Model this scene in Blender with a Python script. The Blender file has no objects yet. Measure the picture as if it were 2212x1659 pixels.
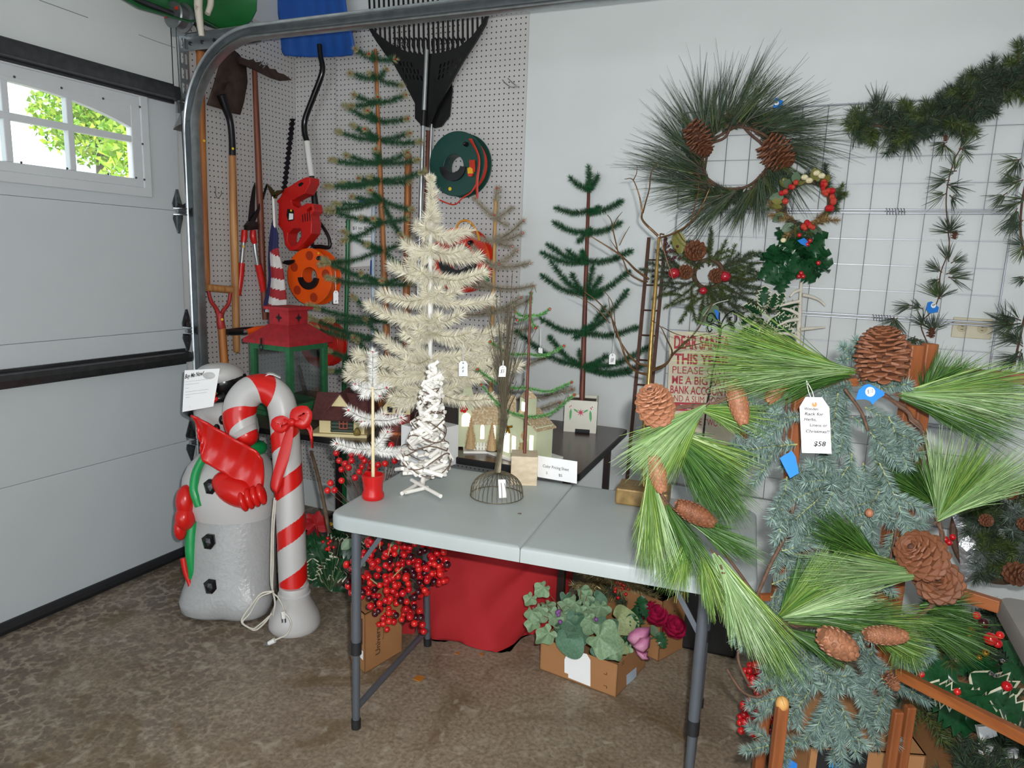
import bpy, math, random
import numpy as np
from mathutils import Vector, Matrix

random.seed(7)
RNG = np.random.default_rng(11)
SC = bpy.context.scene
COL = SC.collection
PI = math.pi

# ---------------------------------------------------------------- camera
FPX, YAW, PITCH, ROLL = 1516.1, 0.42605, -0.174816, 0.0361297
CAM = np.array([2.8257, -3.2024, 1.515])


def _rot(a, b, c):
    ca, sa, cb, sb = math.cos(a), math.sin(a), math.cos(b), math.sin(b)
    fwd = np.array([-sa * cb, ca * cb, sb])
    right = np.array([ca, sa, 0.0])
    up = np.cross(right, fwd)
    cc, sc = math.cos(c), math.sin(c)
    return np.array([cc * right + sc * up, -sc * right + cc * up, fwd])


CR = _rot(YAW, PITCH, ROLL)
cam_data = bpy.data.cameras.new('camera')
cam = bpy.data.objects.new('camera', cam_data)
COL.objects.link(cam)
mw = Matrix.Identity(4)
for i in range(3):
    mw[i][0], mw[i][1], mw[i][2], mw[i][3] = CR[0][i], CR[1][i], -CR[2][i], CAM[i]
cam.matrix_world = mw
cam_data.sensor_width = 36.0
cam_data.lens = 36.0 * FPX / 2212.0
cam_data.clip_start = 0.05
cam_data.clip_end = 200
SC.camera = cam

# ---------------------------------------------------------------- world, light, exposure
SC.view_settings.view_transform = 'Standard'
SC.view_settings.look = 'None'
SC.view_settings.gamma = 1.0
SC.view_settings.exposure = 0.12
SC.view_settings.use_curve_mapping = False
SC.cycles.use_denoising = True
SC.cycles.max_bounces = 6
SC.cycles.transparent_max_bounces = 8
SC.cycles.caustics_reflective = False
SC.cycles.caustics_refractive = False
SC.cycles.sample_clamp_indirect = 4.0

wd = bpy.data.worlds.new('overcast_daylight')
SC.world = wd
wd.use_nodes = True
wn = wd.node_tree.nodes
bg = wn['Background']
bg.inputs['Color'].default_value = (0.86, 0.94, 1.0, 1)
bg.inputs['Strength'].default_value = 3.4

# the camera's own flash, a hand's breadth right of and above the lens
fl = bpy.data.lights.new('camera_flash', 'AREA')
fl.shape = 'RECTANGLE'
fl.size, fl.size_y = 0.035, 0.02
fl.energy = 40.0
fl.color = (1.0, 0.985, 0.96)
flo = bpy.data.objects.new('camera_flash', fl)
COL.objects.link(flo)
fm = mw.copy()
fpos = CAM + CR[0] * 0.055 + CR[1] * 0.055 + CR[2] * 0.02
for i in range(3):
    fm[i][3] = fpos[i]
flo.matrix_world = fm


# ---------------------------------------------------------------- pixel rays of the photograph to points on known planes
def _ray(u, v):
    return CR.T @ np.array([(u - 1106.0) / FPX, -(v - 829.5) / FPX, 1.0])


def A(u, v, x=None, y=None, z=None, d=None):
    r = _ray(u, v)
    if x is not None:
        t = (x - CAM[0]) / r[0]
    elif y is not None:
        t = (y - CAM[1]) / r[1]
    elif z is not None:
        t = (z - CAM[2]) / r[2]
    else:
        t = d
    return CAM + r * t


def AP(pts, **k):
    return np.array([A(u, v, **k) for u, v in pts])


def depth(p):
    return float(CR[2] @ (np.asarray(p, float) - CAM))


def PJ(p):
    q = CR @ (np.asarray(p, float) - CAM)
    return np.array([1106 + FPX * q[0] / q[2], 829.5 - FPX * q[1] / q[2]])


def C4(x0, y0, pts, s=3.95):
    """points read on an enlarged crop of the photograph to its own pixels"""
    return [(x0 + a / s, y0 + b / s) for a, b in pts]


# ---------------------------------------------------------------- materials
def lin(h):
    h = h.lstrip('#')
    c = [int(h[i:i + 2], 16) / 255 for i in (0, 2, 4)]
    return tuple(x / 12.92 if x <= 0.04045 else ((x + 0.055) / 1.055) ** 2.4 for x in c)


MATS = {}


def mat(name, col, rough=0.5, metal=0.0, var=0.12, scale=12.0, bump=0.0, bscale=60.0, isl=0.0, spec=0.5,
        trans=0.0, alpha=1.0, coat=0.0, col2=None, stretch=None, emit=0.0, sss=0.0, tint2=None, contrast=None):
    if name in MATS:
        return MATS[name]
    m = bpy.data.materials.new(name)
    m.use_nodes = True
    nt = m.node_tree
    N, L = nt.nodes, nt.links
    b = N['Principled BSDF']
    c = lin(col) if isinstance(col, str) else col
    b.inputs['Roughness'].default_value = rough
    b.inputs['Metallic'].default_value = metal
    b.inputs['Specular IOR Level'].default_value = spec
    b.inputs['Transmission Weight'].default_value = trans
    b.inputs['Alpha'].default_value = alpha
    b.inputs['Coat Weight'].default_value = coat
    if sss:
        b.inputs['Subsurface Weight'].default_value = sss
        b.inputs['Subsurface Radius'].default_value = (0.02, 0.02, 0.02)
    tc = N.new('ShaderNodeTexCoord')
    src = tc.outputs['Object']
    if stretch:
        mp = N.new('ShaderNodeMapping')
        mp.inputs['Scale'].default_value = stretch
        L.new(src, mp.inputs['Vector'])
        src = mp.outputs['Vector']
    nz = N.new('ShaderNodeTexNoise')
    nz.inputs['Scale'].default_value = scale
    nz.inputs['Detail'].default_value = 4
    L.new(src, nz.inputs['Vector'])
    rp = N.new('ShaderNodeValToRGB')
    lo, hi = contrast or (0.3, 0.7)
    rp.color_ramp.elements[0].position = lo
    rp.color_ramp.elements[1].position = hi
    c2 = lin(col2) if col2 else tuple(min(1, x * (1 + var)) for x in c)
    c1 = c if col2 else tuple(x * (1 - var) for x in c)
    rp.color_ramp.elements[0].color = (*c1, 1)
    rp.color_ramp.elements[1].color = (*c2, 1)
    L.new(nz.outputs['Fac'], rp.inputs['Fac'])
    out = rp.outputs['Color']
    if isl or tint2:
        ge = N.new('ShaderNodeNewGeometry')
        mr = N.new('ShaderNodeMapRange')
        mr.inputs['To Min'].default_value = 1 - isl
        mr.inputs['To Max'].default_value = 1 + isl
        L.new(ge.outputs['Random Per Island'], mr.inputs['Value'])
        if tint2:
            mx = N.new('ShaderNodeMix')
            mx.data_type = 'RGBA'
            t2 = lin(tint2)
            mx.inputs[7].default_value = (*t2, 1)
            r2 = N.new('ShaderNodeMath')
            r2.operation = 'POWER'
            r2.inputs[1].default_value = 1.6
            # a second draw from the same island number
            fr = N.new('ShaderNodeMath')
            fr.operation = 'FRACT'
            mu = N.new('ShaderNodeMath')
            mu.operation = 'MULTIPLY'
            mu.inputs[1].default_value = 7.31
            L.new(ge.outputs['Random Per Island'], mu.inputs[0])
            L.new(mu.outputs[0], fr.inputs[0])
            L.new(fr.outputs[0], r2.inputs[0])
            L.new(r2.outputs[0], mx.inputs[0])
            L.new(out, mx.inputs[6])
            out = mx.outputs[2]
        if isl:
            vm = N.new('ShaderNodeVectorMath')
            vm.operation = 'SCALE'
            L.new(out, vm.inputs[0])
            L.new(mr.outputs[0], vm.inputs['Scale'])
            out = vm.outputs[0]
    L.new(out, b.inputs['Base Color'])
    if emit:
        L.new(out, b.inputs['Emission Color'])
        b.inputs['Emission Strength'].default_value = emit
    if bump:
        n2 = N.new('ShaderNodeTexNoise')
        n2.inputs['Scale'].default_value = bscale
        n2.inputs['Detail'].default_value = 3
        L.new(src, n2.inputs['Vector'])
        bp = N.new('ShaderNodeBump')
        bp.inputs['Strength'].default_value = bump
        bp.inputs['Distance'].default_value = 0.004
        L.new(n2.outputs['Fac'], bp.inputs['Height'])
        L.new(bp.outputs['Normal'], b.inputs['Normal'])
    MATS[name] = m
    return m


def wood(name, c1, c2, axis=2, rough=0.5, fine=70.0):
    s = [fine, fine, fine]
    s[axis] = fine * 0.05
    return mat(name, c1, rough, col2=c2, scale=1.0, stretch=tuple(s), var=0.2, bump=0.15, bscale=1.0)


def glass(name, tint=(0.9, 0.95, 0.95), rough=0.03):
    if name in MATS:
        return MATS[name]
    m = bpy.data.materials.new(name)
    m.use_nodes = True
    N, L = m.node_tree.nodes, m.node_tree.links
    N.remove(N['Principled BSDF'])
    t = N.new('ShaderNodeBsdfTransparent')
    t.inputs['Color'].default_value = (*tint, 1)
    g = N.new('ShaderNodeBsdfGlossy')
    g.inputs['Roughness'].default_value = rough
    f = N.new('ShaderNodeLayerWeight')
    f.inputs['Blend'].default_value = 0.18
    mx = N.new('ShaderNodeMixShader')
    L.new(f.outputs['Facing'], mx.inputs[0])
    L.new(t.outputs[0], mx.inputs[1])
    L.new(g.outputs[0], mx.inputs[2])
    L.new(mx.outputs[0], N['Material Output'].inputs['Surface'])
    MATS[name] = m
    return m


# ---------------------------------------------------------------- mesh building
def nrm(v):
    v = np.asarray(v, float)
    n = np.linalg.norm(v, axis=-1, keepdims=True)
    return v / np.where(n < 1e-12, 1, n)


def frame(z, up=(0, 0, 1)):
    z = nrm(z)
    up = np.asarray(up, float)
    if abs(z @ nrm(up)) > 0.97:
        up = np.array([0.0, 1.0, 0.0]) if abs(z[1]) < 0.9 else np.array([1.0, 0, 0])
    x = nrm(np.cross(up, z))
    return np.array([x, np.cross(z, x), z])


class MB:
    def __init__(s):
        s.v, s.f, s.n = [], [], 0

    def add(s, v, f, m=0):
        v = np.asarray(v, float).reshape(-1, 3)
        if isinstance(f, np.ndarray):
            s.f.append((f + s.n, m))
        else:
            g = {}
            for q in f:
                g.setdefault(len(q), []).append(q)
            for k, q in g.items():
                s.f.append((np.array(q, int).reshape(-1, k) + s.n, m))
        s.v.append(v)
        s.n += len(v)
        return s

    def box(s, c, size, R=None, m=0):
        h = np.asarray(size, float) / 2
        v = np.array([[i, j, k] for i in (-1, 1) for j in (-1, 1) for k in (-1, 1)], float) * h
        if R is not None:
            v = v @ np.asarray(R)
        return s.add(v + np.asarray(c, float), np.array([[0, 1, 3, 2], [4, 6, 7, 5], [0, 4, 5, 1], [2, 3, 7, 6], [0, 2, 6, 4], [1, 5, 7, 3]]), m)

    def bar(s, a, b, w, h, up=(0, 0, 1), m=0):
        a, b = np.asarray(a, float), np.asarray(b, float)
        R = frame(b - a, up)
        return s.box((a + b) / 2, (w, h, np.linalg.norm(b - a)), R, m)

    def tube(s, path, r, n=8, cap=True, m=0, closed=False, flat=1.0, up=None):
        P = np.asarray(path, float)
        k = len(P)
        r = np.broadcast_to(np.asarray(r, float), (k,))
        if closed:
            T = nrm(np.roll(P, -1, 0) - np.roll(P, 1, 0))
        else:
            T = nrm(np.gradient(P, axis=0))
        F = frame(T[0], up if up is not None else (0, 0, 1))
        x = F[0]
        a = np.linspace(0, 2 * PI, n, endpoint=False)
        V = []
        for i in range(k):
            x = nrm(x - T[i] * (x @ T[i]))
            y = np.cross(T[i], x)
            V.append(P[i] + r[i] * (np.cos(a)[:, None] * x + flat * np.sin(a)[:, None] * y))
        V = np.concatenate(V)
        i = np.arange(k if closed else k - 1)[:, None]
        j = np.arange(n)[None, :]
        i2 = (i + 1) % k
        j2 = (j + 1) % n
        q = np.stack([i * n + j, i * n + j2, i2 * n + j2, i2 * n + j], -1).reshape(-1, 4)
        s.add(V, q, m)
        if cap and not closed:
            s.f.append((np.arange(n)[::-1].reshape(1, -1) + s.n - k * n, m))
            s.f.append((np.arange(n).reshape(1, -1) + s.n - n, m))
        return s

    def lathe(s, prof, c=(0, 0, 0), n=24, R=None, m=0, sx=1.0, sy=1.0, cap=True):
        pr = np.asarray(prof, float)
        k = len(pr)
        a = np.linspace(0, 2 * PI, n, endpoint=False)
        V = np.stack([pr[:, 0][:, None] * np.cos(a) * sx, pr[:, 0][:, None] * np.sin(a) * sy, np.repeat(pr[:, 1][:, None], n, 1)], -1).reshape(-1, 3)
        if R is not None:
            V = V @ np.asarray(R)
        i = np.arange(k - 1)[:, None]
        j = np.arange(n)[None, :]
        j2 = (j + 1) % n
        q = np.stack([i * n + j, i * n + j2, (i + 1) * n + j2, (i + 1) * n + j], -1).reshape(-1, 4)
        s.add(V + np.asarray(c, float), q, m)
        if cap and pr[0, 0] > 1e-5:
            s.f.append((np.arange(n)[::-1].reshape(1, -1) + s.n - k * n, m))
        if cap and pr[-1, 0] > 1e-5:
            s.f.append((np.arange(n).reshape(1, -1) + s.n - n, m))
        return s

    def ell(s, c, r, R=None, nu=16, nv=10, m=0):
        t = np.linspace(-PI / 2, PI / 2, nv)
        r = np.broadcast_to(np.asarray(r, float), (3,))
        pr = np.stack([np.cos(t), np.sin(t)], 1)
        pr[0, 0] = pr[-1, 0] = 1e-4
        k = len(pr)
        a = np.linspace(0, 2 * PI, nu, endpoint=False)
        V = np.stack([pr[:, 0][:, None] * np.cos(a), pr[:, 0][:, None] * np.sin(a), np.repeat(pr[:, 1][:, None], nu, 1)], -1).reshape(-1, 3) * r
        if R is not None:
            V = V @ np.asarray(R)
        i = np.arange(k - 1)[:, None]
        j = np.arange(nu)[None, :]
        j2 = (j + 1) % nu
        return s.add(V + np.asarray(c, float), np.stack([i * nu + j, i * nu + j2, (i + 1) * nu + j2, (i + 1) * nu + j], -1).reshape(-1, 4), m)

    def prism(s, poly, off, m=0):
        P = np.asarray(poly, float)
        off = np.asarray(off, float)
        n = len(P)
        s.add(np.concatenate([P, P + off]), [list(range(n))[::-1], list(range(n, 2 * n))] + [[i, (i + 1) % n, n + (i + 1) % n, n + i] for i in range(n)], m)
        return s

    def ringprism(s, outer, inner, off, m=0):
        """plate with one hole: both outlines have the same number of points"""
        O, I = np.asarray(outer, float), np.asarray(inner, float)
        off = np.asarray(off, float)
        n = len(O)
        V = np.concatenate([O, I, O + off, I + off])
        F = []
        for i in range(n):
            j = (i + 1) % n
            F += [[i, n + i, n + j, j], [2 * n + i, 2 * n + j, 3 * n + j, 3 * n + i], [i, j, 2 * n + j, 2 * n + i], [n + i, 3 * n + i, 3 * n + j, n + j]]
        return s.add(V, np.array(F), m)

    def grid(s, V, m=0, cu=False):
        """V: (a,b,3) sheet"""
        V = np.asarray(V, float)
        a, b = V.shape[:2]
        i = np.arange(a - 1)[:, None]
        j = np.arange(b if cu else b - 1)[None, :]
        j2 = (j + 1) % b
        return s.add(V.reshape(-1, 3), np.stack([i * b + j, i * b + j2, (i + 1) * b + j2, (i + 1) * b + j], -1).reshape(-1, 4), m)

    def needles(s, p, d, L, w, bend=None, m=0, seg=1):
        """thin flat needles from points p along d; bend = sideways sag vector at the tip"""
        p, d = np.asarray(p, float), nrm(d)
        k = len(p)
        L = np.broadcast_to(np.asarray(L, float), (k,))[:, None]
        w = np.broadcast_to(np.asarray(w, float), (k,))[:, None]
        sd = nrm(np.cross(d, nrm(RNG.normal(size=(k, 3)))))
        if seg == 1:
            V = np.stack([p - sd * w / 2, p + sd * w / 2, p + d * L], 1).reshape(-1, 3)
            if bend is not None:
                V[2::3] += bend
            return s.add(V, np.arange(3 * k).reshape(-1, 3), m)
        rows = []
        bend = np.zeros((k, 3)) if bend is None else np.broadcast_to(np.asarray(bend, float), (k, 3))
        for i in range(seg + 1):
            t = i / seg
            c = p + d * L * t + bend * t * t
            ww = w * (1.0 - 0.72 * t ** 2)
            rows.append(np.stack([c - sd * ww / 2, c + sd * ww / 2], 1))
        V = np.stack(rows, 1).reshape(k, -1, 3)
        nv = 2 * (seg + 1)
        q = np.array([[2 * i, 2 * i + 1, 2 * i + 3, 2 * i + 2] for i in range(seg)])
        Q = (np.arange(k)[:, None, None] * nv + q[None]).reshape(-1, 4)
        return s.add(V.reshape(-1, 3), Q, m)

    def mesh(s, name, mats, smooth=30):
        V = np.concatenate(s.v)
        me = bpy.data.meshes.new(name)
        loops, starts, mi, pos = [], [], [], 0
        for f, m in s.f:
            k = f.shape[1]
            loops.append(f.reshape(-1))
            starts.append(np.arange(len(f)) * k + pos)
            mi.append(np.full(len(f), m))
            pos += f.size
        loops = np.concatenate(loops).astype(np.int32)
        starts = np.concatenate(starts).astype(np.int32)
        me.vertices.add(len(V))
        me.loops.add(len(loops))
        me.polygons.add(len(starts))
        me.vertices.foreach_set('co', V.astype(np.float32).reshape(-1))
        me.loops.foreach_set('vertex_index', loops)
        me.polygons.foreach_set('loop_start', starts)
        me.polygons.foreach_set('material_index', np.concatenate(mi).astype(np.int32))
        for m in (mats if isinstance(mats, (list, tuple)) else [mats]):
            me.materials.append(m)
        me.update(calc_edges=True)
        me.polygons.foreach_set('use_smooth', np.full(len(starts), bool(smooth)))
        if smooth and smooth < 170:
            me.set_sharp_from_angle(angle=math.radians(smooth))
        return me

    def build(s, name, mats, parent=None, smooth=30, label=None, cat=None, group=None, kind=None, bevel=0.0, solid=0.0, sub=0, recalc=False):
        V = np.concatenate(s.v)
        lo, hi = V.min(0), V.max(0)
        o = (lo + hi) / 2
        if parent is None:
            o[2] = lo[2]
        for i in range(len(s.v)):
            s.v[i] = s.v[i] - o
        me = s.mesh(name, mats, smooth)
        ob = bpy.data.objects.new(name, me)
        COL.objects.link(ob)
        place(ob, o, parent)
        tag(ob, label, cat, group, kind)
        if recalc or bevel:
            import bmesh
            bm = bmesh.new()
            bm.from_mesh(me)
            bmesh.ops.recalc_face_normals(bm, faces=bm.faces)
            bm.to_mesh(me)
            bm.free()
        if solid:
            md = ob.modifiers.new('solid', 'SOLIDIFY')
            md.thickness = solid
            md.offset = 0
        if sub:
            md = ob.modifiers.new('sub', 'SUBSURF')
            md.levels = md.render_levels = sub
        if bevel:
            md = ob.modifiers.new('bevel', 'BEVEL')
            md.width = bevel
            md.segments = 2
            md.limit_method = 'ANGLE'
            md.angle_limit = math.radians(35)
        return ob


WLOC = {}


def place(ob, o, parent=None):
    o = np.asarray(o, float)
    WLOC[ob.name] = o
    if parent is not None:
        ob.parent = parent
        ob.location = o - WLOC[parent.name]
    else:
        ob.location = o


def tag(ob, label=None, cat=None, group=None, kind=None):
    if label:
        ob['label'] = label
    if cat:
        ob['category'] = cat
    if group:
        ob['group'] = group
    if kind:
        ob['kind'] = kind
    return ob


def thing(name, label, cat, loc, group=None, kind=None):
    o = bpy.data.objects.new(name, None)
    o.empty_display_size = 0.05
    COL.objects.link(o)
    place(o, loc)
    return tag(o, label, cat, group, kind)


def inst(name, me, mtx, parent=None, **k):
    """another object on shared mesh data; mtx: rows x,y,z axes (scaled), loc"""
    R, loc = mtx
    ob = bpy.data.objects.new(name, me)
    COL.objects.link(ob)
    place(ob, loc, parent)
    M4 = Matrix.Identity(4)
    R = np.asarray(R, float)
    for i in range(3):
        for j in range(3):
            M4[i][j] = R[j][i]
    l = ob.location.copy()
    M4.translation = l
    ob.matrix_basis = M4
    return tag(ob, **k)


def cat_path(pts, n=24, closed=False):
    P = np.asarray(pts, float)
    k = len(P)
    if k < 3 and not closed:
        t = np.linspace(0, 1, n)[:, None]
        return P[0] * (1 - t) + P[-1] * t
    if closed:
        Q = np.concatenate([P[-1:], P, P[:2]])
        segs = k
    else:
        Q = np.concatenate([2 * P[:1] - P[1:2], P, 2 * P[-1:] - P[-2:-1]])
        segs = k - 1
    out = []
    T = np.linspace(0, segs, n, endpoint=not closed)
    for t in T:
        i = min(int(t), segs - 1)
        u = t - i
        p0, p1, p2, p3 = Q[i], Q[i + 1], Q[i + 2], Q[i + 3]
        out.append(0.5 * (2 * p1 + (p2 - p0) * u + (2 * p0 - 5 * p1 + 4 * p2 - p3) * u * u + (3 * p1 - p0 - 3 * p2 + p3) * u ** 3))
    return np.array(out)


def text(body, origin, xdir, ydir, height, m, parent=None, width=None, shear=0.0, bold=0.0, align='LEFT', name='lettering', extrude=0.0004, label=None):
    cu = bpy.data.curves.new('txt', 'FONT')
    cu.body = body
    cu.size = 1.0
    cu.shear = shear
    cu.offset = bold
    cu.extrude = 0.0
    cu.resolution_u = 3
    to = bpy.data.objects.new('txt', cu)
    COL.objects.link(to)
    dg = bpy.context.evaluated_depsgraph_get()
    me = bpy.data.meshes.new_from_object(to.evaluated_get(dg))
    bpy.data.objects.remove(to)
    n = len(me.vertices)
    co = np.zeros(n * 3, np.float32)
    me.vertices.foreach_get('co', co)
    co = co.reshape(-1, 3).astype(float)
    lo, hi = co.min(0), co.max(0)
    cap = 0.72
    k = height / cap
    kx = k
    if width:
        kx = width / max(1e-6, hi[0] - lo[0])
    x0 = lo[0]
    if align == 'CENTER':
        x0 = (lo[0] + hi[0]) / 2
    X, Y = nrm(xdir), nrm(ydir)
    Z = np.cross(X, Y)
    W = np.asarray(origin, float) + (co[:, :1] - x0) * kx * X + co[:, 1:2] * k * Y + Z * extrude
    o = (W.min(0) + W.max(0)) / 2
    me.vertices.foreach_set('co', (W - o).astype(np.float32).reshape(-1))
    me.update()
    me.materials.clear()
    me.materials.append(m)
    ob = bpy.data.objects.new(name, me)
    COL.objects.link(ob)
    place(ob, o, parent)
    return tag(ob, label)


def cut(ob, cutter):
    """subtract real holes from a mesh"""
    me = cutter.mesh('cutter', [], 0)
    import bmesh
    bm = bmesh.new()
    bm.from_mesh(me)
    bmesh.ops.recalc_face_normals(bm, faces=bm.faces)
    bm.to_mesh(me)
    bm.free()
    co = bpy.data.objects.new('cutter', me)
    COL.objects.link(co)
    md = ob.modifiers.new('cut', 'BOOLEAN')
    md.object = co
    md.operation = 'DIFFERENCE'
    md.solver = 'EXACT'
    w = WLOC[ob.name]
    co.location = (0, 0, 0)
    bpy.context.view_layer.update()
    dg = bpy.context.evaluated_depsgraph_get()
    nm = bpy.data.meshes.new_from_object(ob.evaluated_get(dg))
    ob.modifiers.clear()
    ob.data = nm
    bpy.data.objects.remove(co)


def rad(px, p):
    """half of a width read in pixels, at the distance of point p"""
    return px * depth(p) / FPX / 2


def rod(name, m, parent, p0, p1, w0, w1=None, n=10, **k):
    """straight round bar between two points, widths in pixels of the photograph"""
    P = np.linspace(0, 1, 7)[:, None]
    P = np.asarray(p0) * (1 - P) + np.asarray(p1) * P
    return MB().tube(P, np.linspace(rad(w0, p0), rad(w1 or w0, p1), 7), n).build(name, m, parent, smooth=50, **k)


def hose(name, m, parent, pts, w, n=8, k=20, **kw):
    P = cat_path(pts, k)
    r = np.interp(np.linspace(0, 1, k), np.linspace(0, 1, len(np.atleast_1d(w))), np.atleast_1d(w)) if np.ndim(w) else np.full(k, w)
    return MB().tube(P, [rad(a, q) for a, q in zip(r, P)], n).build(name, m, parent, smooth=60, **kw)


def plate(name, m, parent, pts, off, **k):
    return MB().prism(pts, off).build(name, m, parent, smooth=0, recalc=True, **k)


def dot(parent, p, nrm_, r=0.006, m=None):
    """small round price sticker"""
    F = frame(np.asarray(nrm_, float))
    return MB().lathe([(r, 0), (r * 0.98, 0.0006), (1e-5, 0.0006)], p, 14, F).build('sticker', m or m_yellow, parent, smooth=0)
# ================================================================ the garage shell
m_wall = mat('painted_drywall', '#d3d8d8', 0.7, var=0.03, scale=3, bump=0.06, bscale=180)
m_ceil = mat('ceiling_paint', '#d8d8d6', 0.8, var=0.02)
m_door = mat('door_skin', '#c4cbcf', 0.5, var=0.02, scale=4, bump=0.05, bscale=260)
m_dark = mat('dark_gap', '#141414', 0.8)
m_rubber = mat('black_rubber', '#1b1c1f', 0.6)
m_galv = mat('galvanised_steel', '#a9afb2', 0.32, 0.9, var=0.15, scale=25)
m_steel = mat('bright_steel', '#c9cdd0', 0.18, 1.0, var=0.08)
m_strut = mat('dark_strut_steel', '#4a4b4e', 0.30, 0.7, var=0.2, scale=30)
m_black = mat('black_plastic', '#121214', 0.35, var=0.1)
m_white = mat('white_plastic', '#e6e6e2', 0.4, var=0.03)
m_paper = mat('white_paper', '#f2f3f4', 0.7, var=0.02)
m_ink = mat('black_ink', '#16161a', 0.7)
m_yellow = mat('yellow_sticker', '#e8c41c', 0.5, var=0.03)

# floor: stained concrete with damp spots
mf = bpy.data.materials.new('stained_concrete')
mf.use_nodes = True
N, L = mf.node_tree.nodes, mf.node_tree.links
b = N['Principled BSDF']
geo = N.new('ShaderNodeNewGeometry')


def nd(t, **k):
    n = N.new(t)
    for a, v in k.items():
        n.inputs[a].default_value = v
    return n


def ramp(src, p0, p1, c0=(0, 0, 0, 1), c1=(1, 1, 1, 1)):
    r = N.new('ShaderNodeValToRGB')
    r.color_ramp.elements[0].position, r.color_ramp.elements[1].position = p0, p1
    r.color_ramp.elements[0].color, r.color_ramp.elements[1].color = c0, c1
    L.new(src, r.inputs['Fac'])
    return r.outputs['Color']


def mixc(fac, a, b_, mode='MIX'):
    x = N.new('ShaderNodeMix')
    x.data_type = 'RGBA'
    x.blend_type = mode
    L.new(fac, x.inputs[0])
    for i, c in ((6, a), (7, b_)):
        if isinstance(c, tuple):
            x.inputs[i].default_value = c
        else:
            L.new(c, x.inputs[i])
    return x.outputs[2]


def noise(scale, detail=5, dist=0.0, rough=0.55):
    n = nd('ShaderNodeTexNoise', Scale=scale, Detail=detail, Distortion=dist, Roughness=rough)
    L.new(geo.outputs['Position'], n.inputs['Vector'])
    return n.outputs['Fac']


big = ramp(noise(1.3, 5, 0.5), 0.36, 0.66, (*lin('#83725f'), 1), (*lin('#a39581'), 1))
fine = ramp(noise(70, 3), 0.3, 0.75, (0.55, 0.55, 0.55, 1), (1.25, 1.25, 1.25, 1))
one = nd('ShaderNodeValue')
one.outputs[0].default_value = 1.0
sepx = N.new('ShaderNodeSeparateXYZ')
L.new(geo.outputs['Position'], sepx.inputs[0])
mrx = N.new('ShaderNodeMapRange')
mrx.inputs['From Min'].default_value, mrx.inputs['From Max'].default_value = 2.0, 0.6
mrx.inputs['To Max'].default_value = 0.75
L.new(sepx.outputs[0], mrx.inputs['Value'])
worn = N.new('ShaderNodeMath')
worn.operation = 'MULTIPLY'
L.new(mrx.outputs[0], worn.inputs[0])
L.new(ramp(noise(1.7, 5, 0.6), 0.38, 0.58), worn.inputs[1])
big = mixc(worn.outputs[0], big, (*lin('#a5998a'), 1))
c0 = mixc(one.outputs[0], big, fine, 'MULTIPLY')
# distorted cell spots, thick near the door
wob = nd('ShaderNodeTexNoise', Scale=9.0, Detail=3)
L.new(geo.outputs['Position'], wob.inputs['Vector'])
addv = N.new('ShaderNodeVectorMath')
addv.operation = 'MULTIPLY_ADD'
addv.inputs[1].default_value = (0.07, 0.07, 0)
L.new(wob.outputs['Color'], addv.inputs[0])
L.new(geo.outputs['Position'], addv.inputs[2])
spots = None
for sc_, lo_, hi_ in ((17.0, 0.30, 0.42), (31.0, 0.30, 0.44)):
    vo = nd('ShaderNodeTexVoronoi', Scale=sc_)
    vo.voronoi_dimensions = '2D'
    L.new(addv.outputs[0], vo.inputs['Vector'])
    sp = ramp(vo.outputs['Distance'], lo_, hi_, (1, 1, 1, 1), (0, 0, 0, 1))
    spots = sp if spots is None else mixc(one.outputs[0], spots, sp, 'LIGHTEN')
sep = N.new('ShaderNodeSeparateXYZ')
L.new(geo.outputs['Position'], sep.inputs[0])
mr = N.new('ShaderNodeMapRange')
mr.inputs['From Min'].default_value = 1.75
mr.inputs['From Max'].default_value = 0.55
L.new(sep.outputs[0], mr.inputs['Value'])
patch = ramp(noise(2.1, 4, 0.4), 0.30, 0.52)
mm = N.new('ShaderNodeMath')
mm.operation = 'MULTIPLY'
L.new(mr.outputs[0], mm.inputs[0])
L.new(patch, mm.inputs[1])
m2 = N.new('ShaderNodeMath')
m2.operation = 'MULTIPLY'
L.new(mm.outputs[0], m2.inputs[0])
L.new(spots, m2.inputs[1])
m3 = N.new('ShaderNodeMath')
m3.operation = 'MULTIPLY'
m3.inputs[1].default_value = 0.62
L.new(m2.outputs[0], m3.inputs[0])
c1 = mixc(m3.outputs[0], c0, (*lin('#443a33'), 1))
brown = ramp(noise(3.0, 6, 1.2), 0.55, 0.68)
c2 = mixc(brown, c1, (*lin('#6e5838'), 1), 'MIX')
halfb = nd('ShaderNodeMath')
halfb.operation = 'MULTIPLY'
halfb.inputs[1].default_value = 0.65
L.new(brown, halfb.inputs[0])
c2 = mixc(halfb.outputs[0], c1, (*lin('#63502f'), 1))
pale = ramp(noise(16, 6, 0.8), 0.57, 0.74)
c3 = mixc(pale, c2, (*lin('#ada492'), 1))
L.new(c3, b.inputs['Base Color'])
rg = ramp(noise(5, 4), 0.35, 0.7, (0.42,) * 3 + (1,), (0.75,) * 3 + (1,))
L.new(rg, b.inputs['Roughness'])
bp = nd('ShaderNodeBump', Strength=0.12, Distance=0.004)
L.new(noise(45, 4), bp.inputs['Height'])
L.new(bp.outputs[0], b.inputs['Normal'])

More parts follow.
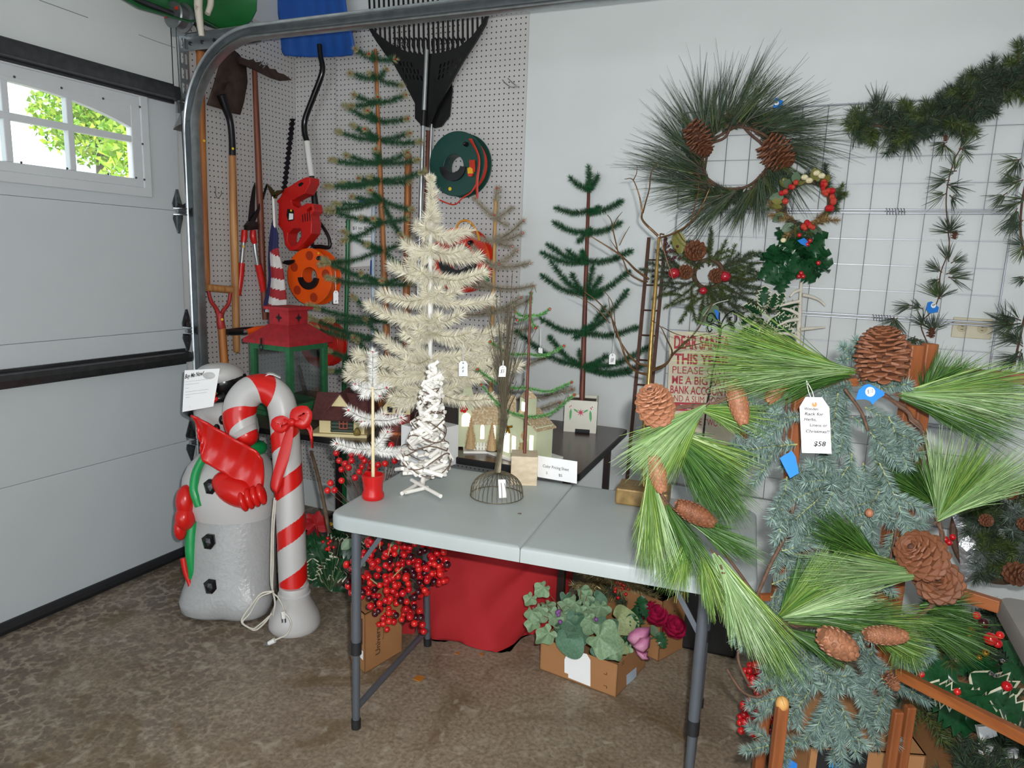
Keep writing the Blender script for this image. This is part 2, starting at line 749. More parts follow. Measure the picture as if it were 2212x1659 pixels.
MB().box((3.2, -3.0, -0.06), (7.4, 8.0, 0.12)).build('floor', mf, kind='structure', smooth=0)
MB().box((3.2, -3.0, 2.86), (7.4, 8.0, 0.06)).build('ceiling', m_ceil, kind='structure', smooth=0)  # out of view, put in to bounce light
MB().box((3.2, 0.06, 1.41), (7.4, 0.12, 2.84)).build('wall_back', m_wall, kind='structure', smooth=0)
DY0, DY1, DT = -0.795, -3.53, 2.225
wl = MB()
wl.box((-0.07, -0.40, 1.41), (0.12, 0.79, 2.84))
wl.box((-0.07, -2.16, 2.535), (0.12, 2.74, 0.59))
wl.box((-0.07, -5.2, 1.41), (0.12, 3.34, 2.84))
wl.build('wall_left', m_wall, kind='structure', smooth=0)
MB().box((6.96, -3.0, 1.41), (0.12, 8.0, 2.84)).build('wall_right', m_wall, kind='structure', smooth=0)  # unseen side wall, added to cut the ambient daylight
wfr = MB()  # unseen wall added behind the camera, its opening sized to set the ambient light
wfr.box((0.4, -7.06, 1.41), (1.0, 0.12, 2.84))
wfr.box((6.45, -7.06, 1.41), (0.9, 0.12, 2.84))
wfr.box((3.45, -7.06, 2.63), (5.1, 0.12, 0.4))
wfr.build('wall_front', m_wall, kind='structure', smooth=0)
# drywall joint above the door
tp = MB()
tp.tube(cat_path([A(85, 0, x=-0.008), A(140, 20, x=-0.008), A(190, 38, x=-0.008)], 6), 0.0016, 5)
tp.tube(cat_path([A(300, 75, x=-0.008), A(340, 90, x=-0.008), A(378, 103, x=-0.008)], 6), 0.0014, 5)
tp.build('trim_1', mat('cracked_joint', '#8d8f92', 0.8), kind='structure')


def pegmat(name, au, u0, v0, col):
    m = bpy.data.materials.new(name)
    m.use_nodes = True
    N, L = m.node_tree.nodes, m.node_tree.links
    b = N['Principled BSDF']
    b.inputs['Roughness'].default_value = 0.55
    g = N.new('ShaderNodeNewGeometry')
    se = N.new('ShaderNodeSeparateXYZ')
    L.new(g.outputs['Position'], se.inputs[0])

    def M(op, a, c):
        n = N.new('ShaderNodeMath')
        n.operation = op
        for i, q in enumerate((a, c)):
            if isinstance(q, (int, float)):
                n.inputs[i].default_value = q
            else:
                L.new(q, n.inputs[i])
        return n.outputs[0]
    d = []
    for s, o in ((se.outputs[au], u0), (se.outputs[2], v0)):
        t = M('DIVIDE', M('SUBTRACT', s, o), 0.0254)
        t = M('SUBTRACT', t, M('ROUND', t, 0))
        d.append(M('MULTIPLY', t, t))
    r2 = M('ADD', d[0], d[1])
    hole = M('LESS_THAN', r2, 0.0205)
    nz = N.new('ShaderNodeTexNoise')
    nz.inputs['Scale'].default_value = 2.5
    L.new(g.outputs['Position'], nz.inputs['Vector'])
    rp = N.new('ShaderNodeValToRGB')
    c = lin(col)
    rp.color_ramp.elements[0].color = (*[x * 0.96 for x in c], 1)
    rp.color_ramp.elements[1].color = (*[x * 1.03 for x in c], 1)
    L.new(nz.outputs['Fac'], rp.inputs['Fac'])
    mx = N.new('ShaderNodeMix')
    mx.data_type = 'RGBA'
    L.new(hole, mx.inputs[0])
    L.new(rp.outputs[0], mx.inputs[6])
    mx.inputs[7].default_value = (0.035, 0.035, 0.037, 1)
    L.new(mx.outputs[2], b.inputs['Base Color'])
    return m


PEGC = '#c5c3c2'
MB().box((-0.003, -0.372, 1.42), (0.006, 0.736, 2.5)).build('trim_2', pegmat('pegboard_return', 1, -0.614, 1.8407, PEGC), kind='structure', smooth=0)
MB().box((0.1395, -0.003, 1.42), (0.275, 0.006, 2.5)).build('trim_3', pegmat('pegboard_narrow', 0, 0.0172, 2.2546, PEGC), kind='structure', smooth=0)
MB().box((0.838, -0.003, 1.42), (1.114, 0.006, 2.5)).build('trim_4', pegmat('pegboard_wide', 0, 1.1762, 2.195, PEGC), kind='structure', smooth=0)

# ---------------------------------------------------------------- sectional door
door = thing('door_1', 'white sectional garage door with an arched window insert', None, (0, -2.16, 0), kind='structure')
PX0, PX1 = -0.045, 0.0
WIN_R = A(290, 300, x=0)[1]
w_top, w_bot = A(250, 222, x=0)[2], A(250, 380, x=0)[2]
cell = abs(A(158, 300, x=0)[1] - A(22, 300, x=0)[1])
WY1 = A(283, 300, x=0)[1]
WY0 = WY1 - 4 * cell - 0.05
for z0, z1 in ((0.022, 0.5825), (0.5835, 1.1315), (1.1325, 1.6845)):
    MB().box((-0.0225, (DY0 + DY1) / 2, (z0 + z1) / 2), (0.045, DY0 - DY1, z1 - z0)).build('door_panel', m_door, door, smooth=0, bevel=0.003)
z0, z1 = 1.6855, DT
rect = lambda y0, y1, a, b_, x: [(x, y0, a), (x, y1, a), (x, y1, b_), (x, y0, b_)]
MB().ringprism(rect(DY1, DY0, z0, z1, -0.045), rect(WY0 - 0.02, WY1 + 0.02, w_bot - 0.01, w_top + 0.02, -0.045), (0.045, 0, 0)).build('door_panel', m_door, door, smooth=0)
m_win = mat('window_frame_plastic', '#ccd0d4', 0.45, var=0.02)
wf = MB()
wf.ringprism(rect(WY0 - 0.085, WY1 + 0.085, w_bot - 0.075, w_top + 0.085, -0.001), rect(WY0 - 0.045, WY1 + 0.045, w_bot - 0.035, w_top + 0.045, -0.001), (0.012, 0, 0))
wf.ringprism(rect(WY0 - 0.046, WY1 + 0.046, w_bot - 0.036, w_top + 0.046, -0.03), rect(WY0, WY1, w_bot, w_top, -0.03), (0.036, 0, 0))
frm = wf.build('window_frame', m_win, door, smooth=0, bevel=0.004)
# arched bars: the panes of the upper row are cut by a flat arch
mid = A(150, 275, x=0)[2]
yc = (WY0 + WY1) / 2
half = (WY1 - WY0) / 2


def arch(y):
    return w_top - 0.012 - 0.075 * (abs(y - yc) / half) ** 2.2


fill = []
ys = np.linspace(WY0, WY1, 25)
ar = MB()
ar.prism([(-0.025, y, arch(y)) for y in ys] + [(-0.025, WY1, w_top + 0.004), (-0.025, WY0, w_top + 0.004)], (0.03, 0, 0))
ar.build('window_arch', m_win, frm, smooth=0)
mt = MB()
for k in range(1, 4):
    y = WY1 - 0.025 - k * cell
    mt.box((-0.012, y, (w_top + w_bot) / 2), (0.03, 0.026, w_top - w_bot))
mt.box((-0.012, yc, mid), (0.031, 2 * half, 0.026))
mt.build('window_bars', m_win, frm, smooth=0, bevel=0.003)
m_glass = glass('window_glass')
for k in range(4):
    ya, yb = WY1 - 0.025 - k * cell, WY1 - 0.025 - (k + 1) * cell
    for a, b_ in ((w_bot, mid), (mid, w_top)):
        MB().box((-0.02, (ya + yb) / 2, (a + b_) / 2), (0.003, cell, b_ - a)).build('pane', m_glass, frm, smooth=0)
scw = MB()
for u, v in ((31, 166), (133, 190), (223, 213), (302, 231), (308, 311), (312, 388), (294, 384), (234, 376), (145, 364), (46, 351)):
    scw.ell(A(u, v, x=0.012), (0.003, 0.005, 0.005), nu=6, nv=5)
scw.build('screw', mat('screw_steel', '#5a5c5e', 0.4, 0.8), frm)


def strut(u0, v0, u1, v1, h):
    z = (A(u0, v0, x=0.0)[2] + A(u1, v1, x=0.0)[2]) / 2
    s = MB()
    pr = [(0, -h / 2), (0.012, -h / 2), (0.012, -h / 2 + 0.01), (0.052, -h / 2 + 0.016), (0.056, 0), (0.052, h / 2 - 0.016), (0.012, h / 2 - 0.01), (0.012, h / 2), (0, h / 2)]
    s.prism([(x, DY0 - 0.015, z + q) for x, q in pr], (0, DY1 - DY0 + 0.03, 0))
    s.build('strut', m_strut, door, smooth=20)


strut(0, 106, 368, 202, 0.085)
strut(0, 818, 413, 768, 0.075)
MB().tube([(0.004, DY0, 0.026), (0.004, DY1, 0.026)], 0.026, 10).build('bottom_seal', m_rubber, door)
# hinges with rollers
VX, TY = 0.062, -0.765


def hinge(u, v, s=1.0):
    p = A(u, v, x=0.002)
    y, z = p[1], p[2]
    h = MB()
    for sg in (1, -1):
        h.prism([(0.002, y - 0.030, z + sg * 0.012), (0.002, y + 0.022, z + sg * 0.012), (0.002, y + 0.022, z + sg * 0.03), (0.002, y + 0.002, z + sg * 0.100), (0.002, y - 0.010, z + sg * 0.100), (0.002, y - 0.034, z + sg * 0.035)], (0.004, 0, 0))
    hi = h.build('hinge', m_steel, door, smooth=0)
    q = MB()
    for zz in (-0.014, 0.014):
        q.box((0.022, y + 0.012, z + zz), (0.04, 0.05, 0.004))
    q.tube([(0.03, y - 0.03, z), (0.03, y + 0.05, z)], 0.010, 8)
    q.prism([(0.006, y - 0.01, z + 0.016), (0.006, y + 0.04, z + 0.016), (0.03, y + 0.02, z + 0.04)], (0.003, 0, 0.002))
    q.build('knuckle', m_galv, hi, smooth=30)
    r = MB()
    r.tube([(0.034, y + 0.0, z), (0.034, TY, z)], 0.0055, 8)
    r.tube([(VX, TY - 0.012, z), (VX, TY + 0.006, z)], 0.021, 16)
    r.build('roller', mat('roller_nylon', '#2a2b2d', 0.35), hi)
    sc = MB()
    for dz in (0.03, 0.06, 0.09, -0.03, -0.06, -0.09):
        sc.ell((0.006, y - 0.005, z + dz), (0.002, 0.004, 0.004), nu=6, nv=4)
    sc.build('rivet', mat('screw_steel', '#5a5c5e', 0.4, 0.8), hi)


hinge(385, 457)
hinge(405, 713)
hinge(413, 952)
tb = MB()
p = A(372, 222, x=0.0)
tb.box((0.02, p[1] + 0.03, p[2] + 0.02), (0.03, 0.09, 0.006))
tb.box((0.035, p[1] + 0.03, p[2] - 0.02), (0.006, 0.07, 0.05))
p = A(385, 268, x=0.0)
tb.prism([(0.0, p[1] - 0.03, p[2] - 0.03), (0.0, p[1] + 0.06, p[2] - 0.03), (0.06, p[1] + 0.06, p[2] + 0.04), (0.03, p[1] - 0.01, p[2] + 0.045)], (0.012, 0, 0.01))
tb.build('top_bracket', m_galv, door, smooth=0)

# ---------------------------------------------------------------- the track and lift gear
track = thing('door_track', 'galvanised curved roller track for the garage door', 'door track', (VX, TY, 0.03))
RA = 0.40
path, nrmv = [], []
for z in np.linspace(0.03, 2.03, 12):
    path.append((VX, z)), nrmv.append((-1, 0))
for t in np.linspace(0, PI / 2, 22)[1:]:
    path.append((VX + RA - RA * math.cos(t), 2.03 + RA * math.sin(t))), nrmv.append((-math.cos(t), math.sin(t)))
TZ = 2.03 + RA
for x in np.linspace(VX + RA, 4.2, 10)[1:]:
    path.append((x, TZ - 0.012 * (x - VX - RA))), nrmv.append((0, 1))
prof = [(-0.014, TY - 0.024), (-0.026, TY - 0.027), (-0.029, TY - 0.02), (-0.027, TY + 0.016), (0.027, TY + 0.016), (0.029, TY - 0.02), (0.026, TY - 0.027), (0.014, TY - 0.024)]
V = [[(px + a * nx, yy, pz + a * nz) for a, yy in prof] for (px, pz), (nx, nz) in zip(path, nrmv)]
MB().grid(V).build('rail', m_galv, track, smooth=40, solid=0.003)
for z in (0.35, 0.95, 1.55):
    MB().box((0.03, TY + 0.035, z), (0.07, 0.006, 0.05)).build('wall_bracket', m_galv, track, smooth=0)
# slotted angle irons that carry it
an = MB()
a0, a1 = A(388, 300, x=0.012), A(390, 75, x=0.012)
for dy in (-0.022, 0, 0.022):
    an.box((0.01, TY + 0.0 + dy + 0.02, (a0[2] + a1[2]) / 2), (0.004, 0.008, a1[2] - a0[2]))
for k in range(8):
    an.box((0.01, TY + 0.02, a0[2] + (a1[2] - a0[2]) * k / 7), (0.0045, 0.05, 0.02))
an.build('slotted_angle', m_galv, track, smooth=0)
an = MB()
an.box((0.23, TY + 0.035, A(440, 90, y=TY + 0.03)[2]), (0.46, 0.004, 0.06))
an.box((0.23, TY + 0.015, A(440, 90, y=TY + 0.03)[2] + 0.03), (0.46, 0.04, 0.004))
ag = an.build('angle_brace', m_galv, track, smooth=0)
for k in range(6):
    MB().tube([(0.04 + k * 0.075, TY + 0.028, A(440, 90, y=TY + 0.03)[2]), (0.04 + k * 0.075, TY + 0.0335, A(440, 90, y=TY + 0.03)[2])], 0.009, 8).build('bolt', m_strut, ag)
# cable drum on the lift shaft
dp = A(393, 38, x=0.10)
sh = thing('lift_shaft', 'steel lift shaft with a cable drum above the garage door corner', 'lift shaft', dp)
MB().tube([(0.10, dp[1] + 0.11, dp[2]), (0.10, DY1, dp[2])], 0.0127, 12).build('shaft', m_strut, sh)
Rd = np.array([[1, 0, 0], [0, 0, 1], [0, 1, 0]], float)
MB().lathe([(0.014, -0.05), (0.05, -0.05), (0.056, -0.045), (0.048, -0.04), (0.048, 0.0), (0.062, 0.004), (0.062, 0.012), (0.03, 0.02), (0.02, 0.04), (0.014, 0.04)], dp, 28, Rd).build('cable_drum', mat('cast_aluminium', '#8d9093', 0.35, 0.8), sh)
MB().tube([(0.06, dp[1], dp[2] - 0.03), (0.02, DY0 + 0.03, 1.2), (0.02, DY0 + 0.03, 0.1)], 0.0016, 5).build('lift_cable', m_strut, sh)
MB().box((0.04, dp[1] + 0.03, dp[2]), (0.08, 0.006, 0.12)).build('bearing_plate', m_galv, sh, smooth=0)
for aa in (0.6, 3.3):
    MB().box((dp[0] + 0.035 * math.cos(aa), dp[1] - 0.052, dp[2] + 0.035 * math.sin(aa)), (0.02, 0.002, 0.014)).build('red_mark', mat('red_mark', '#c0392b', 0.5), sh, smooth=0)

# ---------------------------------------------------------------- outdoors seen through the door window
m_leaf = mat('maple_leaf', '#7fae2e', 0.6, isl=0.5, var=0.2, tint2='#c8d24a')
m_bark = mat('bark', '#5b5148', 0.9, var=0.3, scale=8)
MB().box((-15, 3, -0.12), (29.6, 40, 0.2)).build('ground_outside', mat('pale_driveway', '#cfc4ae', 0.9, var=0.1), kind='structure', smooth=0)


def maple(c, r, n, label):
    t = thing('maple_tree', label, 'tree', (c[0], c[1], 0), 'trees outside the door window')
    MB().tube(cat_path([(c[0], c[1], -0.02), (c[0] + 0.1, c[1], c[2] * 0.6), (c[0], c[1] + 0.1, c[2] + r * 0.4)], 8), np.linspace(0.2, 0.06, 8), 8).build('trunk', m_bark, t)
    d = nrm(RNG.normal(size=(n, 3)))
    p = np.asarray(c) + d * r * (RNG.random((n, 1)) ** 0.45) * np.array([1, 1, 0.8])
    f = MB()
    f.needles(p, RNG.normal(size=(n, 3)), 0.13, 0.10)
    f.build('foliage', m_leaf, t, smooth=0, kind='stuff')


maple((-7.2, 5.75, 3.0), 1.5, 6500, 'yellow-green maple tree outside, filling the right window panes')
maple((-11.5, 7.0, 4.1), 1.2, 3000, 'maple tree outside, behind and left of the nearer maple')
# ================================================================ tools hung in the corner
XW = 0.035   # tools on the short wall beside the door hang this far off it
YW = -0.05   # tools on the long pegboard
w_or = wood('ash_handle_orange', '#8a4a22', '#c07b3c')
w_red = wood('handle_redbrown', '#5a2a1a', '#84462c')
w_tan = wood('handle_tan', '#9a6234', '#c8955c')
m_rust = mat('rusty_steel', '#4a3a33', 0.55, 0.4, var=0.25, scale=30)
m_dsteel = mat('dark_tool_steel', '#26262a', 0.35, 0.6, var=0.15)
m_red = mat('red_plastic', '#c4201c', 0.32, var=0.06)
m_redpaint = mat('dull_red_paint', '#a02c2a', 0.5, var=0.15, scale=20)
m_or = mat('orange_plastic', '#f05a14', 0.35, var=0.05)
m_drkr = mat('reel_dark_red', '#a83414', 0.45)
m_blue = mat('blue_plastic', '#1f55a8', 0.4, var=0.06, scale=6)
m_gr = mat('dark_green_plastic', '#0f4038', 0.4, var=0.06)
m_alu = mat('aluminium_tube', '#c3c7c9', 0.3, 0.85, var=0.05)
X = dict(x=XW)
Yp = dict(y=YW)

t = thing('hoe', 'long orange-brown wooden tool handle hung nearest the door track, yellow dot on it', 'tool', A(447, 618, **X))
hose('handle', w_or, t, [A(u, v, **X) for u, v in ((433, 112), (436, 300), (441, 480), (445, 590), (447, 618))], [17, 17, 17, 17, 13], 12)
plate('blade', m_rust, t, [A(u, v, x=0.02) for u, v in ((418, 84), (446, 86), (444, 118), (424, 118))], (0.012, 0, 0))
dot(t, A(441, 304, x=XW + 0.022), (1, -0.4, 0))

t = thing('shovel', 'rusty square shovel hung blade up, tan handle with a yellow dot', 'shovel', A(512, 760, **X))
bl = C4(360, 0, [(470, 480), (520, 445), (580, 430), (625, 470), (680, 580), (690, 700), (660, 870), (628, 980), (540, 962), (450, 925), (345, 895), (400, 730), (440, 590)])
B0 = AP(bl, x=0.03)
cen = B0.mean(0)
sh_ = MB()
ring = [B0, B0 * 0.55 + cen * 0.45 + np.array([-0.012, 0, 0]), np.repeat(cen[None] + np.array([-0.018, 0, 0]), len(B0), 0)]
sh_.grid(np.array(ring), cu=True)
sh_.build('blade', m_rust, t, smooth=60, solid=0.004)
hose('socket', m_dsteel, t, [A(u, v, **X) for u, v in ((478, 205), (487, 232), (497, 262), (501, 300), (502, 338))], [20, 18, 14, 14, 15], 10)
hose('handle', w_tan, t, [A(u, v, **X) for u, v in ((502, 336), (505, 480), (508, 600), (511, 745), (512, 760))], [15, 17, 16, 15, 10], 12)
dot(t, A(503, 321, x=XW + 0.02), (1, -0.4, 0))

t = thing('garden_rake', 'rust-brown toothed garden rake hung head up, dark red-brown handle', 'rake', A(571, 690, **X))
hb = C4(360, 0, [(610, 478), (700, 512), (740, 505), (760, 530), (800, 528), (820, 555), (860, 555), (880, 585), (930, 590), (950, 620), (1000, 632), (1072, 684), (980, 690), (900, 665), (750, 590), (640, 545)])
plate('head', m_rust, t, AP(hb, x=0.06), (-0.014, 0, 0))
hose('handle', w_red, t, [A(u, v, **X) for u, v in ((550, 150), (556, 300), (562, 450), (570, 640), (573, 690))], [11, 13, 14, 13, 12], 10)
hk = MB()
for u0, v0 in ((562, 138), (570, 143)):
    hk.tube(cat_path([A(u0, v0, x=0.005), A(u0 - 2, v0 + 4, x=0.09), A(u0 + 8, v0 - 8, x=0.10)], 8), 0.0022, 6)
hk.build('hook', m_galv, t)

t = thing('hedge_shears', 'hedge shears with black blades and red grips, hung blades up', 'shears', A(545, 630, **X))
for k, pts in enumerate(([(750, 55), (728, 120), (706, 250), (692, 395), (745, 400), (748, 230), (754, 100)], [(850, 65), (820, 150), (770, 280), (700, 390), (735, 425), (775, 330), (825, 190), (852, 100)])):
    plate('blade', m_dsteel, t, AP(C4(360, 380, pts), x=XW + 0.006 * k), (0.005, 0, 0))
plate('pivot', m_black, t, AP(C4(360, 380, [(660, 420), (690, 385), (740, 390), (755, 420), (750, 455), (660, 465)]), x=XW - 0.004), (0.024, 0, 0))
for k, (sl, tb_, gp) in enumerate((([(664, 462), (662, 520), (655, 570)], [(657, 560), (648, 650), (638, 755)], [(638, 745), (628, 860), (612, 1022)]), ([(738, 462), (738, 520), (750, 575)], [(748, 565), (760, 660), (778, 765)], [(780, 755), (808, 880), (832, 1025)]))):
    hose('handle_sleeve', m_red, t, AP(C4(360, 380, sl), **X), [12, 14, 11], 8, 8)
    hose('handle_tube', m_alu, t, AP(C4(360, 380, tb_), **X), [9, 9, 9], 10, 8)
    hose('grip', m_red, t, AP(C4(360, 380, gp), **X), [15, 15, 11], 10, 10)
dot(t, AP(C4(360, 380, [(656, 603)]), x=XW + 0.014)[0], (1, -0.4, 0))

t = thing('digging_fork', 'D-handled fork with red yoke and yellow dot, standing upright beside the snowman', 'fork', A(485, 800, x=0.08))
K = dict(x=0.08)
rod('grip', w_tan, t, A(447, 621, **K), A(498, 626, **K), 16, 16, 12)
for pts in ([(449, 624), (456, 650), (468, 668), (475, 690)], [(498, 629), (494, 655), (482, 672), (476, 690)]):
    hose('yoke', m_redpaint, t, AP(pts, **K), [7, 8, 9, 11], 8, 12)
hose('socket', m_redpaint, t, AP([(475, 676), (477, 700), (479, 708)], **K), [15, 17, 18], 10, 8)
hose('shaft', w_or, t, AP([(479, 704), (482, 745), (488, 830), (494, 960)], **K), [17, 17, 18, 18], 12, 10)
dot(t, A(480, 690, x=0.105), (1, -0.5, 0))

t = thing('folded_flag', 'furled red white and blue flag on white eagle-topped pole, standing in the corner', 'flag', A(600, 690, y=-0.30))
K = dict(y=-0.30)
m_fw, m_fr, m_fb = mat('flag_white', '#d8d4d2', 0.8), mat('flag_red', '#a3272d', 0.8, var=0.08), mat('flag_blue', '#262b58', 0.8, var=0.08)
rod('pole', m_white, t, A(590, 425, **K), A(606, 760, **K), 6, 6)
eg = MB()
for pts in ([(849, 66), (880, 95), (918, 150), (905, 190), (880, 140)], [(915, 150), (935, 125), (990, 118), (975, 140), (935, 165), (915, 185)], [(890, 172), (930, 160), (926, 190), (892, 194)]):
    eg.prism(AP(C4(360, 380, pts), y=-0.305), (0, 0.014, 0))
eg.build('eagle_finial', mat('old_brass', '#5b5330', 0.4, 0.8), t, smooth=0, recalc=True)
axis_t = np.linspace(0, 1, 60)
nseg = 40
lft = cat_path(AP(C4(360, 380, [(903, 372), (885, 520), (878, 700), (885, 880), (868, 1000), (848, 1090), (850, 1160)]), **K), 60)
rgt = cat_path(AP(C4(360, 380, [(910, 372), (945, 500), (948, 640), (985, 800), (1003, 950), (1018, 1080), (1012, 1160)]), **K), 60)
fb = MB()
V = []
for i in range(60):
    c = (lft[i] + rgt[i]) / 2
    hw = np.linalg.norm(rgt[i] - lft[i]) / 2
    dx = nrm(rgt[i] - lft[i])
    a = np.linspace(0, 2 * PI, nseg, endpoint=False)
    rr = 1 + 0.10 * np.sin(5 * a + 2.5 * i / 60)
    V.append(c + hw * (rr * np.cos(a))[:, None] * dx + (0.6 * hw * rr * np.sin(a))[:, None] * np.array([0, 1.0, 0]))
V = np.array(V)
fb.grid(V, cu=True)
fm_ = []
for i in range(59):
    for j in range(nseg):
        a = (j + 0.5) / nseg
        ang = 2 * PI * a
        xr = math.cos(ang)
        s = i / 59
        if xr < -0.30 - 0.5 * max(0, s - 0.80) * 5 or s < 0.30:
            fm_.append(2)
        else:
            fm_.append(int((s * 9.5 - 0.55 * xr) % 2 < 1.0))
ob = fb.build('cloth', [m_fw, m_fr, m_fb], t, smooth=60)
ob.data.polygons.foreach_set('material_index', np.array(fm_, np.int32))

t = thing('hedge_trimmer', 'red electric hedge trimmer hung with its black saw-toothed bar upward', 'hedge trimmer', A(640, 540, y=-0.24))
K = dict(y=-0.24)
bd = [(1000, 110), (1060, 80), (1120, 40), (1185, 10), (1222, 10), (1225, 60), (1180, 150), (1100, 190), (1060, 215), (1075, 250), (1120, 272), (1190, 232), (1245, 235), (1258, 300), (1225, 340), (1240, 400), (1235, 490), (1180, 560), (1110, 625), (1050, 640), (1010, 590), (990, 470), (950, 420), (955, 240), (933, 218), (975, 170)]
body = plate('housing', m_red, t, AP(C4(360, 380, bd), **K), (0, 0.075, 0))
hole = MB().prism(AP(C4(360, 380, [(1035, 490), (1080, 447), (1142, 450), (1150, 512), (1100, 590), (1055, 600), (1030, 555)]), y=-0.24) + [0, -0.05, 0], (0, 0.2, 0))
cut(body, hole)
hole = MB().prism(AP(C4(360, 380, [(1188, 295), (1228, 262), (1236, 285), (1200, 312)]), y=-0.24) + [0, -0.05, 0], (0, 0.2, 0))
cut(body, hole)
for i_ in range(1):
    md = body.modifiers.new('bevel', 'BEVEL')
    md.width, md.segments, md.limit_method = 0.008, 2, 'ANGLE'
bar = [(975, 1015), (940, 1130)]
edge_l, edge_r = [], []
p0_, p1_ = np.array((1075.0, 1015.0)), np.array((1000.0, 1640.0))
for i in range(31):
    q = p0_ + (p1_ - p0_) * i / 30
    o = 10 if i % 2 else 30
    edge_l.append((q[0] - o, q[1]))
    edge_r.append((q[0] + (8 if i % 2 else 22), q[1]))
plate('cutter_bar', m_dsteel, t, AP(C4(360, 0, [(1070, 1010)] + edge_r + edge_l[::-1]), y=-0.21), (0, 0.006, 0))
plate('vent_grille', m_black, t, AP(C4(360, 380, [(1030, 280), (1082, 290), (1085, 375), (1040, 388), (1022, 340)]), y=-0.243), (0, 0.004, 0))
plate('rating_label', m_paper, t, AP(C4(360, 380, [(1045, 318), (1078, 322), (1078, 370), (1042, 375)]), y=-0.2445), (0, 0.002, 0))
for q in range(4):
    plate('cooling_slot', m_black, t, AP(C4(360, 380, [(1155 + q * 20, 330 - q * 8), (1161 + q * 20, 330 - q * 8), (1166 + q * 20, 395 - q * 4), (1160 + q * 20, 395 - q * 4)]), y=-0.2415), (0, 0.003, 0))
plate('badge', m_dsteel, t, AP(C4(360, 380, [(1122, 70), (1150, 52), (1166, 62), (1150, 84), (1128, 92)]), y=-0.2425), (0, 0.003, 0))
dot(t, AP(C4(360, 380, [(1062, 296)]), y=-0.246)[0], (0, -1, 0))

t = thing('snow_shovel', 'blue snow shovel hung blade up on a bent black handle with white sleeve', 'shovel', A(694, 530, y=-0.12))
K = dict(y=-0.12)
bl = [(588, -30), (597, 18), (603, 70), (601, 108), (606, 117), (650, 121), (690, 122), (735, 120), (757, 116), (762, 104), (757, 64), (746, 24), (742, -30)]
P = AP(bl, **K)
rows = []
for s_ in (0, 0.25, 0.5, 0.75, 1.0):
    rows.append(P)
c_ = P.mean(0)
sb = MB()
lft, rgt = cat_path(AP([(588, -30), (597, 18), (603, 62), (600, 100), (608, 118)], **K), 14), cat_path(AP([(742, -30), (748, 22), (757, 64), (762, 102), (754, 117)], **K), 14)
V = []
for i in range(14):
    row = []
    for k in range(25):
        s_ = k / 24
        q = lft[i] * (1 - s_) + rgt[i] * s_
        yy = 0.035 * (1 - (2 * s_ - 1) ** 2) + 0.004 * math.cos(s_ * 2 * PI * 6) + 0.02 * (i / 13) ** 2
        row.append(q + np.array([0, yy, 0]))
    V.append(row)
sb.grid(V)
sb.build('blade', m_blue, t, smooth=60, solid=0.005)
hose('handle', mat('black_gloss_paint', '#0d0d0f', 0.2), t, AP([(690, 96), (692, 120), (697, 146), (692, 170), (676, 212), (659, 258), (658, 285), (663, 306)], **K), [11, 11, 12, 13, 13, 13, 13, 12], 12, 30)
hose('handle_sleeve', m_white, t, AP([(663, 305), (668, 345), (673, 381)], **K), [13, 13, 13], 12, 8)
hose('lower_handle', m_black, t, AP([(673, 380), (679, 425), (684, 466)], **K), [12, 13, 16], 12, 8)
hose('grip', m_black, t, AP([(684, 462), (688, 480), (679, 505), (675, 530), (694, 533), (712, 533), (710, 512), (699, 492), (688, 478)], **K), [8, 7, 7, 8, 10, 8, 7, 7, 8], 10, 40)
dot(t, A(676, 411, y=-0.14), (0, -1, 0))

# leaf rakes
K = dict(y=-0.06)
t = thing('leaf_rake', 'large black plastic leaf rake hung fan up, in front of the smaller rake', 'leaf rake', A(908, 480, **K))
outer = [(368, 225), (440, 345), (530, 475), (590, 540), (690, 720), (775, 880), (775, 1010), (832, 1072), (890, 1085), (955, 925), (1060, 745), (1180, 530), (1300, 345), (1380, 205), (1412, 85)]
inner = [(1392, 85), (1350, 190), (1265, 305), (1150, 400), (1000, 448), (850, 465), (700, 440), (560, 368), (450, 285), (395, 225)]
rb = plate('head', m_black, t, AP(C4(700, 0, outer + inner), **K), (0, 0.012, 0))
ct = MB()
for k in range(5):
    for j in range(3):
        x_, y_ = 640 + k * 32, 520 + k * 4 + j * 55
        if y_ > 545 or k < 4:
            ct.prism(AP(C4(700, 0, [(x_ + j * 26, y_), (x_ + j * 26 + 13, y_ + 2), (x_ + j * 26 + 22, y_ + 44), (x_ + j * 26 + 10, y_ + 42)]), y=-0.06) + [0, -0.02, 0], (0, 0.05, 0))
for k in range(6):
    for j in range(3):
        x_, y_ = 985 + k * 34 - j * 6, 545 - k * 12 + j * 48
        if x_ < 1165 - j * 40:
            ct.prism(AP(C4(700, 0, [(x_ + 6, y_), (x_ + 18, y_ - 2), (x_ + 10, y_ + 36), (x_ - 3, y_ + 38)]), y=-0.06) + [0, -0.02, 0], (0, 0.05, 0))
cut(rb, ct)
rin = np.array(inner, float)[::-1]
for k in range(25):
    x_ = 392 + k * 41.5
    yb = np.interp(x_, rin[:, 0], rin[:, 1])
    p1, p0 = A(700 + x_ / 3.95, (yb + 12) / 3.95, **K), A(700 + (x_ * 1.02 - 30) / 3.95, -55, **K)
    MB().bar(p0 + [0, 0.006, 0], p1 + [0, 0.006, 0], 0.0085, 0.006, (0, 1, 0)).build('tine', m_black, t, smooth=0)
rod('upper_handle', m_alu, t, A(922, 108, y=-0.075), A(916, 238, y=-0.075), 10, 10)
rod('collar', m_black, t, A(916, 236, y=-0.07), A(914, 272, y=-0.07), 12, 13)
rod('handle', m_alu, t, A(914, 270, y=-0.07), A(903, 640, y=-0.07), 9, 9)
